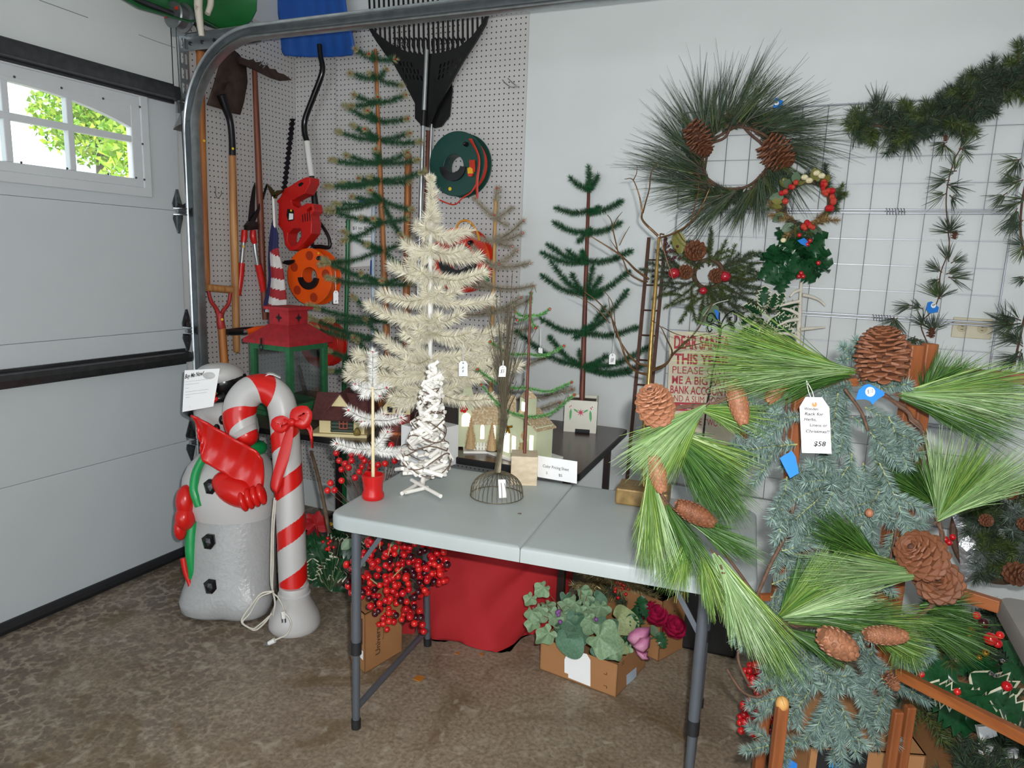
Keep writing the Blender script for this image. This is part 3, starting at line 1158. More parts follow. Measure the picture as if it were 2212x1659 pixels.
t = thing('leaf_rake', 'smaller black rake half hidden behind the large leaf rake', 'leaf rake', A(932, 480, y=-0.02))
K = dict(y=-0.025)
plate('head', m_black, t, AP(C4(700, 0, [(1020, 560), (1085, 690), (1095, 760), (1070, 990), (1000, 1080), (940, 1095), (880, 1040), (860, 800), (800, 560)]), **K), (0, 0.008, 0))
for k in range(14):
    x_ = 640 + k * 41
    tip = [(960 + (x_ - 940) * 0.35, 600), (x_, 420), (x_ - 6, 345), (x_ - 22 + (k > 6) * 44, 325), (x_ - 28 + (k > 6) * 56, 345)]
    MB().tube(cat_path(AP(C4(700, 0, tip), **K), 10), 0.004, 5).build('tine', m_black, t)
rod('handle', m_alu, t, A(932, 268, **K), A(924, 520, **K), 7, 7)

for nm, lab, pts, ww, mm_, yy in (('broom_handle', 'brown wooden handle with rounded top hung behind the tall green tree', [(881, 332), (882, 350), (880, 480), (878, 640), (877, 770)], [12, 15, 15, 15, 15], w_or, -0.03),
                                  ('broom_handle', 'slim brown wooden handle beside the leaf rake pole', [(925, 282), (921, 420), (912, 640)], [8, 9, 9], w_red, -0.03),
                                  ('garden_stake', 'green metal stake standing behind the tall green tree', [(752, 474), (750, 600), (747, 720), (743, 850)], [9, 9, 9, 10], mat('green_stake', '#17683a', 0.35), -0.045),
                                  ('painters_pole', 'pale blue-white pole standing just left of the tree trunk', [(807, 432), (806, 560), (805, 700), (803, 830)], [9, 9, 8, 8], mat('pale_blue_pole', '#b9c9d8', 0.35), -0.045)):
    W_ = AP(pts, y=yy)
    if nm in ('painters_pole', 'garden_stake'):
        W_ = np.concatenate([W_, [[W_[-1][0], W_[-1][1], 0.0]]])
        ww = ww + [9]
    t = thing(nm, lab, 'pole', W_[-1])
    hose('shaft', mm_, t, W_, ww, 12, 24)
    if nm == 'painters_pole':
        hose('blue_band', m_blue, t, AP([(805, 562), (804, 594)], y=yy), [9.6, 9.6], 12, 4)

# price sheet on the pegboard
K = dict(y=-0.012)
t = thing('pricing_sheet', 'white price sheet with a blue heading pinned to the pegboard behind the tall tree', 'paper', A(782, 575, **K))
Q = AP([(757, 432), (809, 430), (808, 574), (757, 577)], **K)
plate('sheet', m_paper, t, Q, (0, 0.002, 0))
plate('blue_heading', m_blue, t, AP([(776, 430), (808, 429), (808, 438), (776, 439)], y=-0.0135), (0, 0.001, 0))
ux, uy = Q[1] - Q[0], Q[0] - Q[3]
text('$1 to $0 ea', A(762, 496, y=-0.014), ux, uy, 0.017, m_ink, t, width=np.linalg.norm(ux) * 0.88)
for v in (506, 512):
    plate('rule_line', m_ink, t, AP([(776, v), (804, v - 0.6), (804, v + 0.1), (776, v + 0.7)], y=-0.0135), (0, 0.0008, 0))


def circ(c, r, n=40, ax=(1, 0, 0), az=(0, 0, 1), a0=0, a1=2 * PI):
    a = np.linspace(a0, a1, n, endpoint=abs(a1 - a0) < 6.2)
    return np.asarray(c) + r * (np.cos(a)[:, None] * np.asarray(ax, float) + np.sin(a)[:, None] * np.asarray(az, float))


def reel(label, u, v, rpx, y, m, cordm, hole=0.34, hoff=(0, 0), dots=None):
    c = A(u, v, y=y)
    r = rad(2 * rpx, c)
    t = thing('cord_reel', label, 'cord reel', c - [0, 0, r], 'cord reels on the pegboard')
    hc = c + np.array([hoff[0] * r, 0, hoff[1] * r])
    for k, (nm, dy) in enumerate((('front_flange', 0.0), ('back_flange', 0.075))):
        o = np.array([0, dy, 0])
        MB().ringprism(circ(c + o, r), circ(hc + o, r * hole), (0, 0.006, 0)).build(nm, m, t, smooth=30, bevel=0.002)
    MB().lathe([(r * hole, 0.004), (r * (hole + .03), 0.006), (r * (hole + .03), 0.074), (r * hole, 0.078), (r * hole, 0.004)], hc, 36, np.array([[1, 0, 0], [0, 0, 1], [0, 1, 0]], float), cap=False).build('hub', m, t)
    co = MB()
    for k in range(6):
        co.tube(circ(c + [0, 0.016 + k * 0.0105, 0], r * 0.84, 36), 0.0055, 6, closed=True)
    co.build('wound_cord', cordm, t)
    a = np.linspace(PI * 1.03, PI * 1.97, 16)
    hb = [hc + r * hole * 1.32 * np.array([math.cos(q), 0, math.sin(q)]) for q in a]
    hi = [hc + r * hole * 0.80 * np.array([math.cos(q), 0, math.sin(q) * 0.75]) for q in a[::-1]]
    plate('handle', m_black, t, np.array(hb + hi) - [0, 0.014, 0], (0, 0.014, 0))
    return t, c, r


m_cord_r = mat('red_orange_cord', '#c83420', 0.5)
m_cord_o = mat('orange_cord', '#e0601c', 0.5)
t, c, r = reel('dark green cord reel with a red cord, right of the leaf rake', 986, 354, 68, -0.10, m_gr, m_cord_r, hole=0.36, hoff=(-0.10, -0.06))
for k in range(3):
    MB().tube(cat_path(AP([(1014 + k * 2, 300), (1031 + k, 330 + k), (1034 + k, 355), (1029 + k * 1.5, 392), (1030 + k, 425), (1028 + k, 428)], y=-0.112 - 0.003 * k), 16), 0.0035, 6).build('loose_cord', m_cord_r, t)
MB().tube(cat_path(AP([(1030, 395), (1018, 415), (1000, 427), (985, 441), (970, 440), (945, 428), (935, 405)], y=-0.112), 24), 0.0035, 6).build('hanging_cord', m_cord_r, t)
MB().ell(A(1008, 312, y=-0.10), (0.012, 0.03, 0.012)).build('winding_knob', m_black, t)
plate('plug', mat('plug_yellow', '#e0a820', 0.4), t, AP(C4(700, 0, [(1222, 1435), (1245, 1425), (1266, 1440), (1268, 1480), (1225, 1480)]), y=-0.118), (0, 0.014, 0))
plate('plug_collar', m_cord_r, t, AP(C4(700, 0, [(1224, 1480), (1268, 1480), (1260, 1505), (1232, 1505)]), y=-0.117), (0, 0.012, 0))
for k in range(4):
    plate('cord_tie', m_cord_r, t, AP(C4(700, 0, [(1240 + 12 * k, 1365), (1249 + 12 * k, 1365), (1252 + 11 * k, 1465), (1244 + 11 * k, 1465)]), y=-0.114), (0, 0.008, 0))
dot(t, A(972, 408, y=-0.101), (0, -1, 0), 0.009)

t, c, r = reel('bright orange cord reel hung below the hedge trimmer', 668, 598, 61, -0.20, m_or, m_cord_o, hole=0.34)
for a in (88, 155, 222, 285, 10):
    q = c + r * 0.74 * np.array([math.cos(math.radians(a)), 0, math.sin(math.radians(a))])
    MB().lathe([(r * 0.165, 0), (r * 0.16, 0.002), (1e-5, 0.002)], q, 20, np.array([[1, 0, 0], [0, 0, 1], [0, -1, 0]], float)).build('disc', m_drkr, t, smooth=0)
MB().ell(A(692, 558, y=-0.20), (0.014, 0.03, 0.014)).build('winding_knob', m_black, t)
plate('cord_end', m_black, t, AP(C4(360, 380, [(985, 745), (1005, 722), (1080, 715), (1083, 735), (1040, 760)]), y=-0.215), (0, 0.012, 0))
dot(t, A(688, 547, y=-0.202), (0, -1, 0))
t, c, r = reel('red cord reel half hidden behind the red and green lantern', 688, 742, 52, -0.20, m_red, m_cord_r, hole=0.42)
t, c, r = reel('red cord reel with a yellow cord loop, behind the cream white tree', 990, 562, 70, -0.13, mat('reel_red', '#c8301c', 0.35), m_cord_o, hole=0.5)
MB().tube(cat_path(AP([(985, 500), (990, 483), (1003, 476), (1018, 482), (1030, 500), (1036, 520)], y=-0.15), 16), 0.0055, 6).build('cord_loop', mat('yellow_cord', '#d89020', 0.4), t)
plate('green_tab', mat('green_tab', '#1f8a48', 0.5), t, AP(C4(700, 380, [(1345, 790), (1395, 795), (1398, 900), (1350, 910)]), y=-0.14), (0, 0.01, 0))
MB().ell(A(1018, 525, y=-0.13), (0.014, 0.03, 0.014)).build('winding_knob', m_black, t)

t = thing('pruning_saw', 'short tool with black grip and chrome and orange body, hung sideways above the lantern', 'tool', A(540, 718, x=0.09))
K = dict(x=0.10)
hose('grip', m_black, t, AP([(489, 717), (505, 717), (522, 717)], **K), [13, 15, 13], 12, 8)
rod('chrome_collar', m_steel, t, A(522, 717, **K), A(530, 717, **K), 15)
hose('body', m_or, t, AP([(530, 717), (550, 713), (572, 711)], **K), [13, 16, 16], 12, 8)
hose('frame_bar', m_black, t, AP([(495, 713), (530, 709), (572, 708)], **K), [6, 6, 6], 8, 8)

# green tray on the wall above the drum
t = thing('metal_tray', 'green painted metal tray with a rusty white leg, hung above the cable drum', 'tray', A(450, 60, x=0.22))
gp = [(258, -8), (300, 16), (350, 30), (405, 46), (440, 44), (470, 60), (495, 69), (520, 60), (541, 44), (552, 22), (553, -8), (545, -40), (280, -40)]
P = AP(gp, x=0.16)
c_ = P.mean(0)
g_ = MB()
g_.grid(np.array([P, P * 0.97 + c_ * 0.03 + [0.012, 0, 0], P * 0.8 + c_ * 0.2 + [-0.05, 0, 0], P * 0.4 + c_ * 0.6 + [-0.08, 0, 0], P * 0.02 + c_ * 0.98 + [-0.085, 0, 0]]), cu=True)
g_.build('pan', mat('green_enamel', '#1c6a34', 0.4, var=0.15, scale=10), t, smooth=60, solid=0.004)
MB().tube(P[np.r_[0:11]], 0.006, 6).build('rolled_rim', mat('green_rim', '#355f45', 0.4), t)
m_wr = mat('rusty_white_paint', '#cfc8ba', 0.5, col2='#8a4a26', scale=25, contrast=(0.6, 0.72))
hose('leg', m_wr, t, AP([(432, -30), (428, 10), (432, 50), (436, 78)], x=0.20), [18, 18, 15, 12], 8, 12)
hose('leg', m_wr, t, AP([(452, -30), (455, 6), (448, 30)], x=0.205), [14, 14, 12], 8, 8)

# loose peg hooks
m_hook = mat('peg_hook_wire', '#8f9496', 0.3, 0.8)


def peghook(pts, lab, y=None, x=None):
    w = []
    for u, v, o in pts:
        w.append(A(u, v, y=-o) if x is None else A(u, v, x=o))
    MB().tube(cat_path(w, 14), 0.002, 6).build('peg_hook', m_hook, label=lab, cat='hook', group='wire peg hooks')


peghook([(1085, 172, .005), (1092, 180, .03), (1104, 188, .05), (1117, 187, .004)], 'empty double wire hook high on the pegboard, left prong')
peghook([(1097, 169, .005), (1105, 177, .03), (1116, 186, .05), (1121, 189, .004)], 'empty double wire hook high on the pegboard, right prong')
peghook([(466, 403, .004), (466, 420, .012), (471, 428, .05), (478, 420, .055), (478, 412, .055)], 'empty curved hook between the hoe and the shovel handles', x=1)
peghook([(868, 322, .004), (872, 328, .03), (885, 322, .06), (890, 318, .06)], 'wire hook above the brown broom handle')
peghook([(704, 466, .004), (708, 470, .03), (714, 466, .05), (716, 462, .05)], 'small hook right of the black shovel grip')
# ================================================================ tables and what stands on them
ZT, ZB = 0.730, 0.760
m_tbl = mat('grey_white_tabletop', '#aab3b3', 0.45, var=0.03, scale=6, bump=0.10, bscale=420)
m_leg = mat('grey_table_leg', '#5d636b', 0.4, 0.3, var=0.06)


def rrect(c, ux, uy, hx, hy, r, n=6):
    out = []
    for sx, sy, a0 in ((1, 1, 0), (-1, 1, PI / 2), (-1, -1, PI), (1, -1, 1.5 * PI)):
        for k in range(n + 1):
            a = a0 + (PI / 2) * k / n
            out.append(np.asarray(c) + ux * (sx * (hx - r) + r * math.cos(a)) + uy * (sy * (hy - r) + r * math.sin(a)))
    return np.array(out)


# ---- white folding table
WC = np.array([2.068, -1.205, 0.0])
wa = math.radians(6.0)
UX, UY = np.array([math.cos(wa), math.sin(wa), 0]), np.array([-math.sin(wa), math.cos(wa), 0])
UZ = np.array([0, 0, 1.0])
tbl = thing('folding_table', 'white plastic folding table with grey legs, in the middle of the garage', 'table', WC)
for sg in (-1, 1):
    c = WC + UX * sg * 0.3135
    ring = rrect(c, UX, UY, 0.3125, 0.305, 0.055)
    # square corners at the seam
    loc = np.stack([(ring - c) @ UX * sg, (ring - c) @ UY], 1)
    for i, (a, b_) in enumerate(loc):
        if a < -0.2:
            ring[i] = c + UX * sg * (-0.3125) + UY * math.copysign(min(abs(b_) if abs(b_) < .25 else .305, .305), b_)
    lay = []
    for dz, k in ((-0.045, 1.0), (-0.010, 1.0), (-0.003, 0.993), (0, 0.98), (0, 0.95), (0, 0.6)):
        lay.append(c + (ring - c) * np.array([k, k, 1]) + UZ * (ZT + dz))
    lay.append(np.repeat((c + UZ * ZT)[None], len(ring), 0))
    s_ = MB()
    s_.grid(np.array(lay), cu=True)
    und = c + (ring - c) * 0.97 + UZ * (ZT - 0.03)
    s_.grid(np.array([c + (ring - c) + UZ * (ZT - 0.045), c + (ring - c) * 0.975 + UZ * (ZT - 0.045), und, np.repeat((c + UZ * (ZT - 0.03))[None], len(ring), 0)]), cu=True)
    s_.build('tabletop', m_tbl, tbl, smooth=40)
LG = {}
for sx in (-1, 1):
    for sy in (-1, 1):
        top = WC + UX * sx * 0.555 + UY * sy * 0.245
        foot = WC + UX * sx * (0.545 if sx < 0 else 0.50) + UY * sy * 0.268
        if sx > 0:
            top = WC + UX * 0.50 + UY * sy * 0.245
        p0, p1 = top + UZ * (ZT - 0.035), foot + UZ * 0.0
        q = lambda t_: p0 * (1 - t_) + p1 * t_
        lg = MB().tube([q(0), q(0.6)], 0.0155, 14).tube([q(0.58), q(0.985)], 0.0125, 14).build('leg', m_leg, tbl, smooth=50)
        MB().tube([q(0.57), q(0.63)], 0.0175, 14).build('locking_collar', m_rubber, lg, smooth=50)
        MB().tube([q(0.955), q(1.0)], 0.0155, 14).build('foot_cap', m_rubber, lg, smooth=50)
        LG[sx, sy] = (q(0.90), q(0.08), q(0.35))
    MB().tube([LG[sx, -1][0], LG[sx, 1][0]], 0.011, 10).build('stretcher', m_leg, tbl)
    MB().tube([LG[sx, -1][1], LG[sx, 1][1]], 0.012, 10).build('top_bar', m_leg, tbl)
    for sy in (-1, 1):
        a = LG[sx, sy][2] * 0.55 + LG[sx, sy][1] * 0.45
        b_ = a + (-sx) * UX * 0.10 + UY * (-sy) * 0.02 + UZ * 0.12
        b_[2] = ZT - 0.04
        MB().bar(a, b_, 0.014, 0.004, UY).build('brace', m_leg, tbl, smooth=0)
MB().box(WC + UZ * (ZT - 0.055), (1.0, 0.5, 0.012), np.array([UX, UY, UZ])).build('under_panel', m_black, tbl, smooth=0)  # flat black panel just below the tabletop

# ---- brown table at the wall
RB_, RF_ = np.array([2.010, -0.075, 0]), np.array([2.050, -0.885, 0])
bd_ = nrm(RF_ - RB_)
bl_ = np.array([bd_[1], -bd_[0], 0])
bl_ = -bl_ if bl_[0] > 0 else bl_
bw = np.linalg.norm(RF_ - RB_)
BL = 1.83
m_wal = mat('walnut_laminate', '#4a3630', 0.25, col2='#3a2a26', scale=1.0, stretch=(3, 60, 60), spec=0.6)
bt = thing('brown_table', 'dark walnut laminate table with black edge against the pegboard wall', 'table', RF_ + bl_ * BL / 2)
bc = (RB_ + RF_) / 2 + bl_ * BL / 2
bl3 = np.array([-bl_, bd_, UZ])
MB().prism(rrect(bc + UZ * (ZB - 0.022), -bl_, bd_, BL / 2 - 0.004, bw / 2 - 0.004, 0.03), UZ * 0.022).build('tabletop', m_wal, bt, smooth=30)
MB().ringprism(rrect(bc + UZ * (ZB - 0.026), -bl_, bd_, BL / 2, bw / 2, 0.032), rrect(bc + UZ * (ZB - 0.026), -bl_, bd_, BL / 2 - 0.003, bw / 2 - 0.003, 0.03), UZ * 0.0245).build('edge_band', m_black, bt, smooth=30)
m_bleg = mat('dark_brown_metal', '#2d2320', 0.4, 0.3)
for sx in (0.07, BL - 0.28):
    fr_ = []
    for sy in (0.09, bw - 0.09):
        p = RB_ + bl_ * sx + bd_ * sy
        fr_.append(p)
        MB().box(p + UZ * (ZB - 0.026) / 2, (0.026, 0.026, ZB - 0.026), bl3).build('leg', m_bleg, bt, smooth=0)
    MB().bar(fr_[0] + UZ * 0.12, fr_[1] + UZ * 0.12, 0.02, 0.02).build('stretcher', m_bleg, bt, smooth=0)
    s2 = 1 if sx < 0.5 else -1
    MB().bar(fr_[1] + UZ * 0.52, fr_[1] + bl_ * s2 * 0.28 + UZ * (ZB - 0.03), 0.02, 0.012).build('brace', m_bleg, bt, smooth=0)

# ---- lantern
m_lr, m_lg = mat('lantern_red', '#a3222a', 0.55, var=0.2, scale=40, bump=0.1), mat('lantern_green', '#2c6b43', 0.55, var=0.2, scale=40, bump=0.1)
LF = A(628, 905, z=ZB)
vd = nrm(np.array([LF[0] - CAM[0], LF[1] - CAM[1], 0]))
vr = np.array([vd[1], -vd[0], 0])
LC = LF + vd * 0.175
ln = thing('lantern', 'big wooden lantern with red roof, green posts and glass sides on the dark table', 'lantern', LC)


def sq(c, h, z):
    c = np.array([c[0], c[1], z])
    return np.array([c - vd * h, c + vr * h, c + vd * h, c - vr * h])


e1, e2 = nrm(vr - vd), nrm(vr + vd)
R45 = np.array([e1, e2, UZ])
z0 = ZB
MB().prism(sq(LC, 0.195, z0), UZ * 0.02).build('base', m_lg, ln, smooth=0)
MB().prism(sq(LC, 0.172, z0 + 0.02), UZ * 0.012).build('floor_tray', m_lg, ln, smooth=0)
ZE = z0 + 0.335
for c in sq(LC, 0.158, 0):
    MB().box(c + UZ * (z0 + 0.032 + ZE) / 2, (0.026, 0.026, ZE - z0 - 0.032), R45).build('post', m_lg, ln, smooth=0)
cs = sq(LC, 0.158, 0)
for i in range(4):
    a, b_ = cs[i], cs[(i + 1) % 4]
    for zz in (ZE - 0.014, z0 + 0.045):
        MB().bar(a + UZ * zz, b_ + UZ * zz, 0.024, 0.026).build('rail', m_lg, ln, smooth=0)
    MB().prism([a + UZ * (z0 + 0.05), b_ + UZ * (z0 + 0.05), b_ + UZ * (ZE - 0.02), a + UZ * (ZE - 0.02)], (LC - (a + b_) / 2) * [0.02, 0.02, 0]).build('pane', glass('lantern_glass', (0.86, 0.88, 0.88)), ln, smooth=0)
rf = MB()
V = [sq(LC, 0.15, ZE), sq(LC, 0.205, ZE), sq(LC, 0.205, ZE + 0.018), sq(LC, 0.092, ZE + 0.085)]
rf.grid(np.array(V), cu=True)
rf.prism(sq(LC, 0.15, ZE + 0.002), UZ * 0.01)
rf.build('roof', m_lr, ln, smooth=0)
MB().prism(sq(LC, 0.086, ZE + 0.08), UZ * 0.075).build('chimney', m_lr, ln, smooth=0)
MB().prism(sq(LC, 0.112, ZE + 0.155), UZ * 0.013).build('chimney_cap', m_lr, ln, smooth=0)
L0 = LC * [1, 1, 0]
for n_, c in ((e1, L0 + e1 * 0.061), (-e2, L0 - e2 * 0.061)):
    tx = np.cross(UZ, n_)
    st = [c + n_ * 0.001 + UZ * (ZE + 0.118) + (0.022 if k % 2 == 0 else 0.009) * (math.cos(PI / 2 + k * PI / 4) * tx + math.sin(PI / 2 + k * PI / 4) * UZ) for k in range(8)]
    MB().prism(st, n_ * 0.001).build('star_opening', m_dark, ln, smooth=0)
la = L0 - e2 * 0.148 - e1 * 0.02 + UZ * ZE
lt = MB()
lt.tube(circ(la + [0, 0, -0.012] - e2 * 0.006, 0.011, 16, tuple(e1), (0, 0, 1)), 0.003, 6, closed=True)
lt.bar(la + UZ * 0.0 - e2 * 0.006, la + UZ * 0.03 - e2 * 0.004, 0.008, 0.004)
lt.build('latch', m_black, ln)
sk = thing('stick', 'rough brown stick leaning behind the lantern glass', 'stick', A(668, 880, z=ZB))
hose('bark', mat('stick_bark', '#6d5a47', 0.8, var=0.3, scale=30), sk, [A(668, 878, z=ZB + 0.01), A(655, 830, y=-0.42), A(645, 790, y=-0.38)], [11, 10, 8], 8, 12)


# ---- small houses
def gable(o, ax, L_, W_, H_, RH, mw, mr, parent, over=0.012, wall='wall', roof='roof'):
    """o = front-left bottom corner, ax along the front wall, ridge along ax"""
    ax = nrm(ax)
    ay = np.cross(UZ, ax)
    P = lambda a, b_, c: o + ax * a + ay * b_ + UZ * c
    w = MB()
    w.prism([P(0, 0, 0), P(0, W_, 0), P(0, W_, H_), P(0, W_ / 2, H_ + RH), P(0, 0, H_)], ax * L_)
    wo = w.build(wall, mw, parent, smooth=0, recalc=True)
    r = MB()
    for a, b_ in ((0, 1), (1, -1)):
        e = P(-over, W_ * a - b_ * over, H_ - over * RH / (W_ / 2))
        t_ = P(-over, W_ / 2, H_ + RH)
        nn = nrm(np.cross(t_ - e, ax)) * 0.005
        nn = nn if nn[2] > 0 else -nn
        r.prism([e, t_, t_ + nn, e + nn], ax * (L_ + 2 * over))
    ro = r.build(roof, mr, parent, smooth=0, recalc=True)
    return wo, ro, P


m_shing = mat('house_roof_brownred', '#4d2422', 0.7, var=0.25, scale=70, bump=0.3, bscale=90)
m_cream = mat('house_cream', '#d6c898', 0.6, var=0.08)
m_log = mat('house_log_green', '#39453a', 0.6, var=0.15)
t = thing('log_house', 'toy log house with brown-red roof and cream walls beside the lantern', 'toy house', A(740, 936, z=ZB))
o = A(690, 934, z=ZB + 0.012)
ax = nrm(A(786, 938, z=ZB) - A(690, 934, z=ZB))
wo, ro, P = gable(o, ax, 0.19, 0.15, 0.085, 0.07, m_cream, m_shing, t, over=0.028)
MB().box(P(0.085, 0.075, -0.006), (0.24, 0.19, 0.012), np.array([ax, np.cross(UZ, ax), UZ])).build('base_board', m_cream, t, smooth=0)
for k in range(5):
    MB().tube([P(0.05, -0.004, 0.012 + 0.015 * k), P(0.145, -0.004, 0.012 + 0.015 * k)], 0.0075, 8).build('log', m_log, t)
MB().box(P(0.105, -0.012, 0.045), (0.036, 0.004, 0.045), np.array([ax, np.cross(UZ, ax), UZ])).build('window_frame', mat('window_red', '#8a3a22', 0.5), t, smooth=0)
for a in (-0.008, 0.008):
    for b_ in (-0.01, 0.01):
        MB().box(P(0.105 + a, -0.0145, 0.045 + b_), (0.011, 0.002, 0.014), np.array([ax, np.cross(UZ, ax), UZ])).build('window_pane', m_dark, t, smooth=0)
MB().lathe([(0.013, 0), (0.016, 0.012), (0.008, 0.03), (0.0001, 0.034)], P(0.165, -0.022, 0), 12).build('bush', mat('toy_bush', '#7a6a34', 0.8, var=0.3, scale=80), t)
o2 = P(0.14, 0.02, 0.0)
gable(o2 + ax * 0.0, np.cross(UZ, ax), 0.13, 0.11, 0.09, 0.075, m_cream, m_shing, t, over=0.015, wall='wing_wall', roof='wing_roof')

t = thing('timber_house', 'toy house with red-brown walls and cream timbered gable behind the little white tree', 'toy house', A(852, 938, z=ZB))
o = A(826, 938, z=ZB)
ax = nrm(A(884, 940, z=ZB) - A(826, 938, z=ZB))
R3 = np.array([ax, np.cross(UZ, ax), UZ])
m_rb = mat('toy_redbrown', '#6b2b22', 0.6, var=0.15)
MB().box(o + ax * 0.06 + np.cross(UZ, ax) * 0.06 + UZ * 0.006, (0.14, 0.14, 0.012), R3).build('base_board', mat('toy_orange', '#b5602c', 0.5), t, smooth=0)
MB().box(o + ax * 0.06 + np.cross(UZ, ax) * 0.06 + UZ * 0.05, (0.115, 0.115, 0.08), R3).build('wall', m_rb, t, smooth=0)
c = o + ax * 0.06 + np.cross(UZ, ax) * 0.0 + UZ * 0.09
MB().prism([c - ax * 0.058, c + ax * 0.058, c + ax * 0.058 + UZ * 0.03, c + UZ * 0.105, c - ax * 0.058 + UZ * 0.03], np.cross(UZ, ax) * 0.11).build('gable', m_cream, t, smooth=0, recalc=True)
for sg in (-1, 1):
    a, b_ = c + ax * sg * 0.072 + UZ * 0.02, c + UZ * 0.112
    MB().prism([a - np.cross(UZ, ax) * 0.012, b_ - np.cross(UZ, ax) * 0.012, b_ + UZ * 0.007 - np.cross(UZ, ax) * 0.012, a + UZ * 0.007 - np.cross(UZ, ax) * 0.012], np.cross(UZ, ax) * 0.135).build('roof', m_shing, t, smooth=0, recalc=True)
MB().box(c + UZ * 0.04 - np.cross(UZ, ax) * 0.002, (0.008, 0.004, 0.085), R3).build('timber', mat('window_red', '#8a3a22', 0.5), t, smooth=0)
for sg in (-1, 1):
    MB().box(c + ax * sg * 0.028 + UZ * 0.02 - np.cross(UZ, ax) * 0.002, (0.022, 0.004, 0.024), R3).build('window_pane', m_dark, t, smooth=0)

# cardboard church and cottage, lit from inside
m_card = mat('pale_green_card', '#c9cfae', 0.7, var=0.06)
m_tan = mat('glitter_tan_card', '#b09772', 0.6, var=0.25, scale=120, col2='#d8ccb4', contrast=(0.45, 0.7))
m_lit = mat('lit_window', '#fff7e6', 0.6, var=0.01, emit=1.6)
m_gold = mat('gold_ornament', '#b98a30', 0.25, 0.9)
m_wfen = mat('white_card', '#e4e4de', 0.6, var=0.03)
m_bott = mat('tan_bottle_brush', '#b98f5c', 0.8, isl=0.3, tint2='#d9c39a')


def flatpane(name, poly, m, parent, nn):
    return MB().prism(np.array(poly) + nn * 0.0006, nn * 0.0012).build(name, m, parent, smooth=0, recalc=True)


def archpoly(P, u, w, z0, h, pointy=1.0):
    return [P(u - w / 2, z0)] + [P(u + w / 2 * math.cos(a), z0 + h * 0.6 + pointy * h * 0.4 * math.sin(a)) for a in np.linspace(0, PI, 9)][::1][::-1][::-1] + []


def arch_pts(fn, u, w, z0, h):
    pts = [fn(u - w / 2, z0), fn(u + w / 2, z0)]
    for a in np.linspace(0, PI, 9):
        pts.append(fn(u + w / 2 * math.cos(a), z0 + h * 0.62 + h * 0.38 * math.sin(a) ** 0.8))
    return pts


def bottle_tree(parent, p, h, r):
    n = 500
    tt = RNG.random(n) ** 0.8
    a = RNG.random(n) * 2 * PI
    f = MB()
    d = np.stack([np.cos(a), np.sin(a), np.full(n, 0.25)], 1)
    f.needles(np.asarray(p) + np.stack([np.zeros(n), np.zeros(n), h * (0.06 + 0.94 * tt)], 1), d, r * (1 - tt) + 0.004, 0.0035)
    f.tube([p, np.asarray(p) + UZ * h], 0.0025, 6)
    f.lathe([(r * 0.8, 0.05 * h), (r * 0.35, 0.55 * h), (0.001, h)], p, 10)
    return f.build('bottle_brush_tree', m_bott, parent, smooth=0)


t = thing('card_church', 'pale green cardboard church with lit arched windows behind the twig tree', 'toy church', A(1030, 975, z=ZB))
sd = nrm(np.array([0.86, 0.5, 0]))        # long wall runs back to the right
fd = np.array([-sd[1], sd[0], 0])          # the facade runs back to the left
c0 = A(1022, 968, z=ZB + 0.008)
MB().box(c0 + sd * 0.08 + fd * 0.05 - UZ * 0.004, (0.24, 0.2, 0.008), np.array([sd, fd, UZ])).build('base_board', m_wfen, t, smooth=0)
H_, Lc, Wc = 0.115, 0.16, 0.11
w_ = MB()
w_.prism([c0, c0 + fd * Wc, c0 + fd * Wc + UZ * H_, c0 + fd * Wc / 2 + UZ * (H_ + 0.085), c0 + UZ * H_], sd * Lc)
w_.build('wall', m_card, t, smooth=0, recalc=True)
for a, b_ in ((c0 - fd * 0.012 + UZ * (H_ - 0.016), 1), (c0 + fd * (Wc + 0.012) + UZ * (H_ - 0.016), 1)):
    tp_ = c0 + fd * Wc / 2 + UZ * (H_ + 0.088)
    MB().prism([a - sd * 0.01, tp_ - sd * 0.01, tp_ - sd * 0.01 + UZ * 0.004, a - sd * 0.01 + UZ * 0.004], sd * (Lc + 0.02)).build('roof', m_tan, t, smooth=0, recalc=True)
fn = lambda u, z: c0 + sd * u + UZ * z
for u in (0.035, 0.08, 0.125):
    flatpane('window', arch_pts(fn, u, 0.021, 0.035, 0.068), m_tan, t, -fd)
    wv = flatpane('lit_pane', arch_pts(fn, u, 0.016, 0.039, 0.060), m_lit, t, -fd * 2.2)
    wv['label'] = 'glowing white pane'
tc_ = c0 + fd * 0.055 - sd * 0.03
MB().box(tc_ + UZ * 0.10, (0.06, 0.07, 0.20), np.array([sd, fd, UZ])).build('tower', m_card, t, smooth=0)
MB().prism([tc_ + UZ * 0.20 + (sd * a + fd * b_) * 0.038 for a, b_ in ((1, 1), (-1, 1), (-1, -1), (1, -1))], UZ * 0.006).build('tower_cap', m_gold, t, smooth=0)
MB().lathe([(0.034, 0), (0.0005, 0.09)], tc_ + UZ * 0.206, 4).build('spire', m_card, t, smooth=0)
fa = lambda u, z: tc_ - fd * 0.035 + sd * (u - 0.03) + UZ * z
flatpane('window', arch_pts(fa, 0.03, 0.034, 0.085, 0.055), m_lit, t, -fd)
for k in range(13):
    MB().prism([fn(0.0 + k * 0.0125, 0) - fd * 0.022, fn(0.008 + k * 0.0125, 0) - fd * 0.022, fn(0.008 + k * 0.0125, 0.026) - fd * 0.022, fn(0.004 + k * 0.0125, 0.032) - fd * 0.022, fn(0.0 + k * 0.0125, 0.026) - fd * 0.022], -fd * 0.002).build('picket', m_wfen, t, smooth=0, recalc=True)
MB().bar(fn(0, 0.012) - fd * 0.0215, fn(0.158, 0.012) - fd * 0.0215, 0.002, 0.005).build('fence_rail', m_wfen, t, smooth=0)
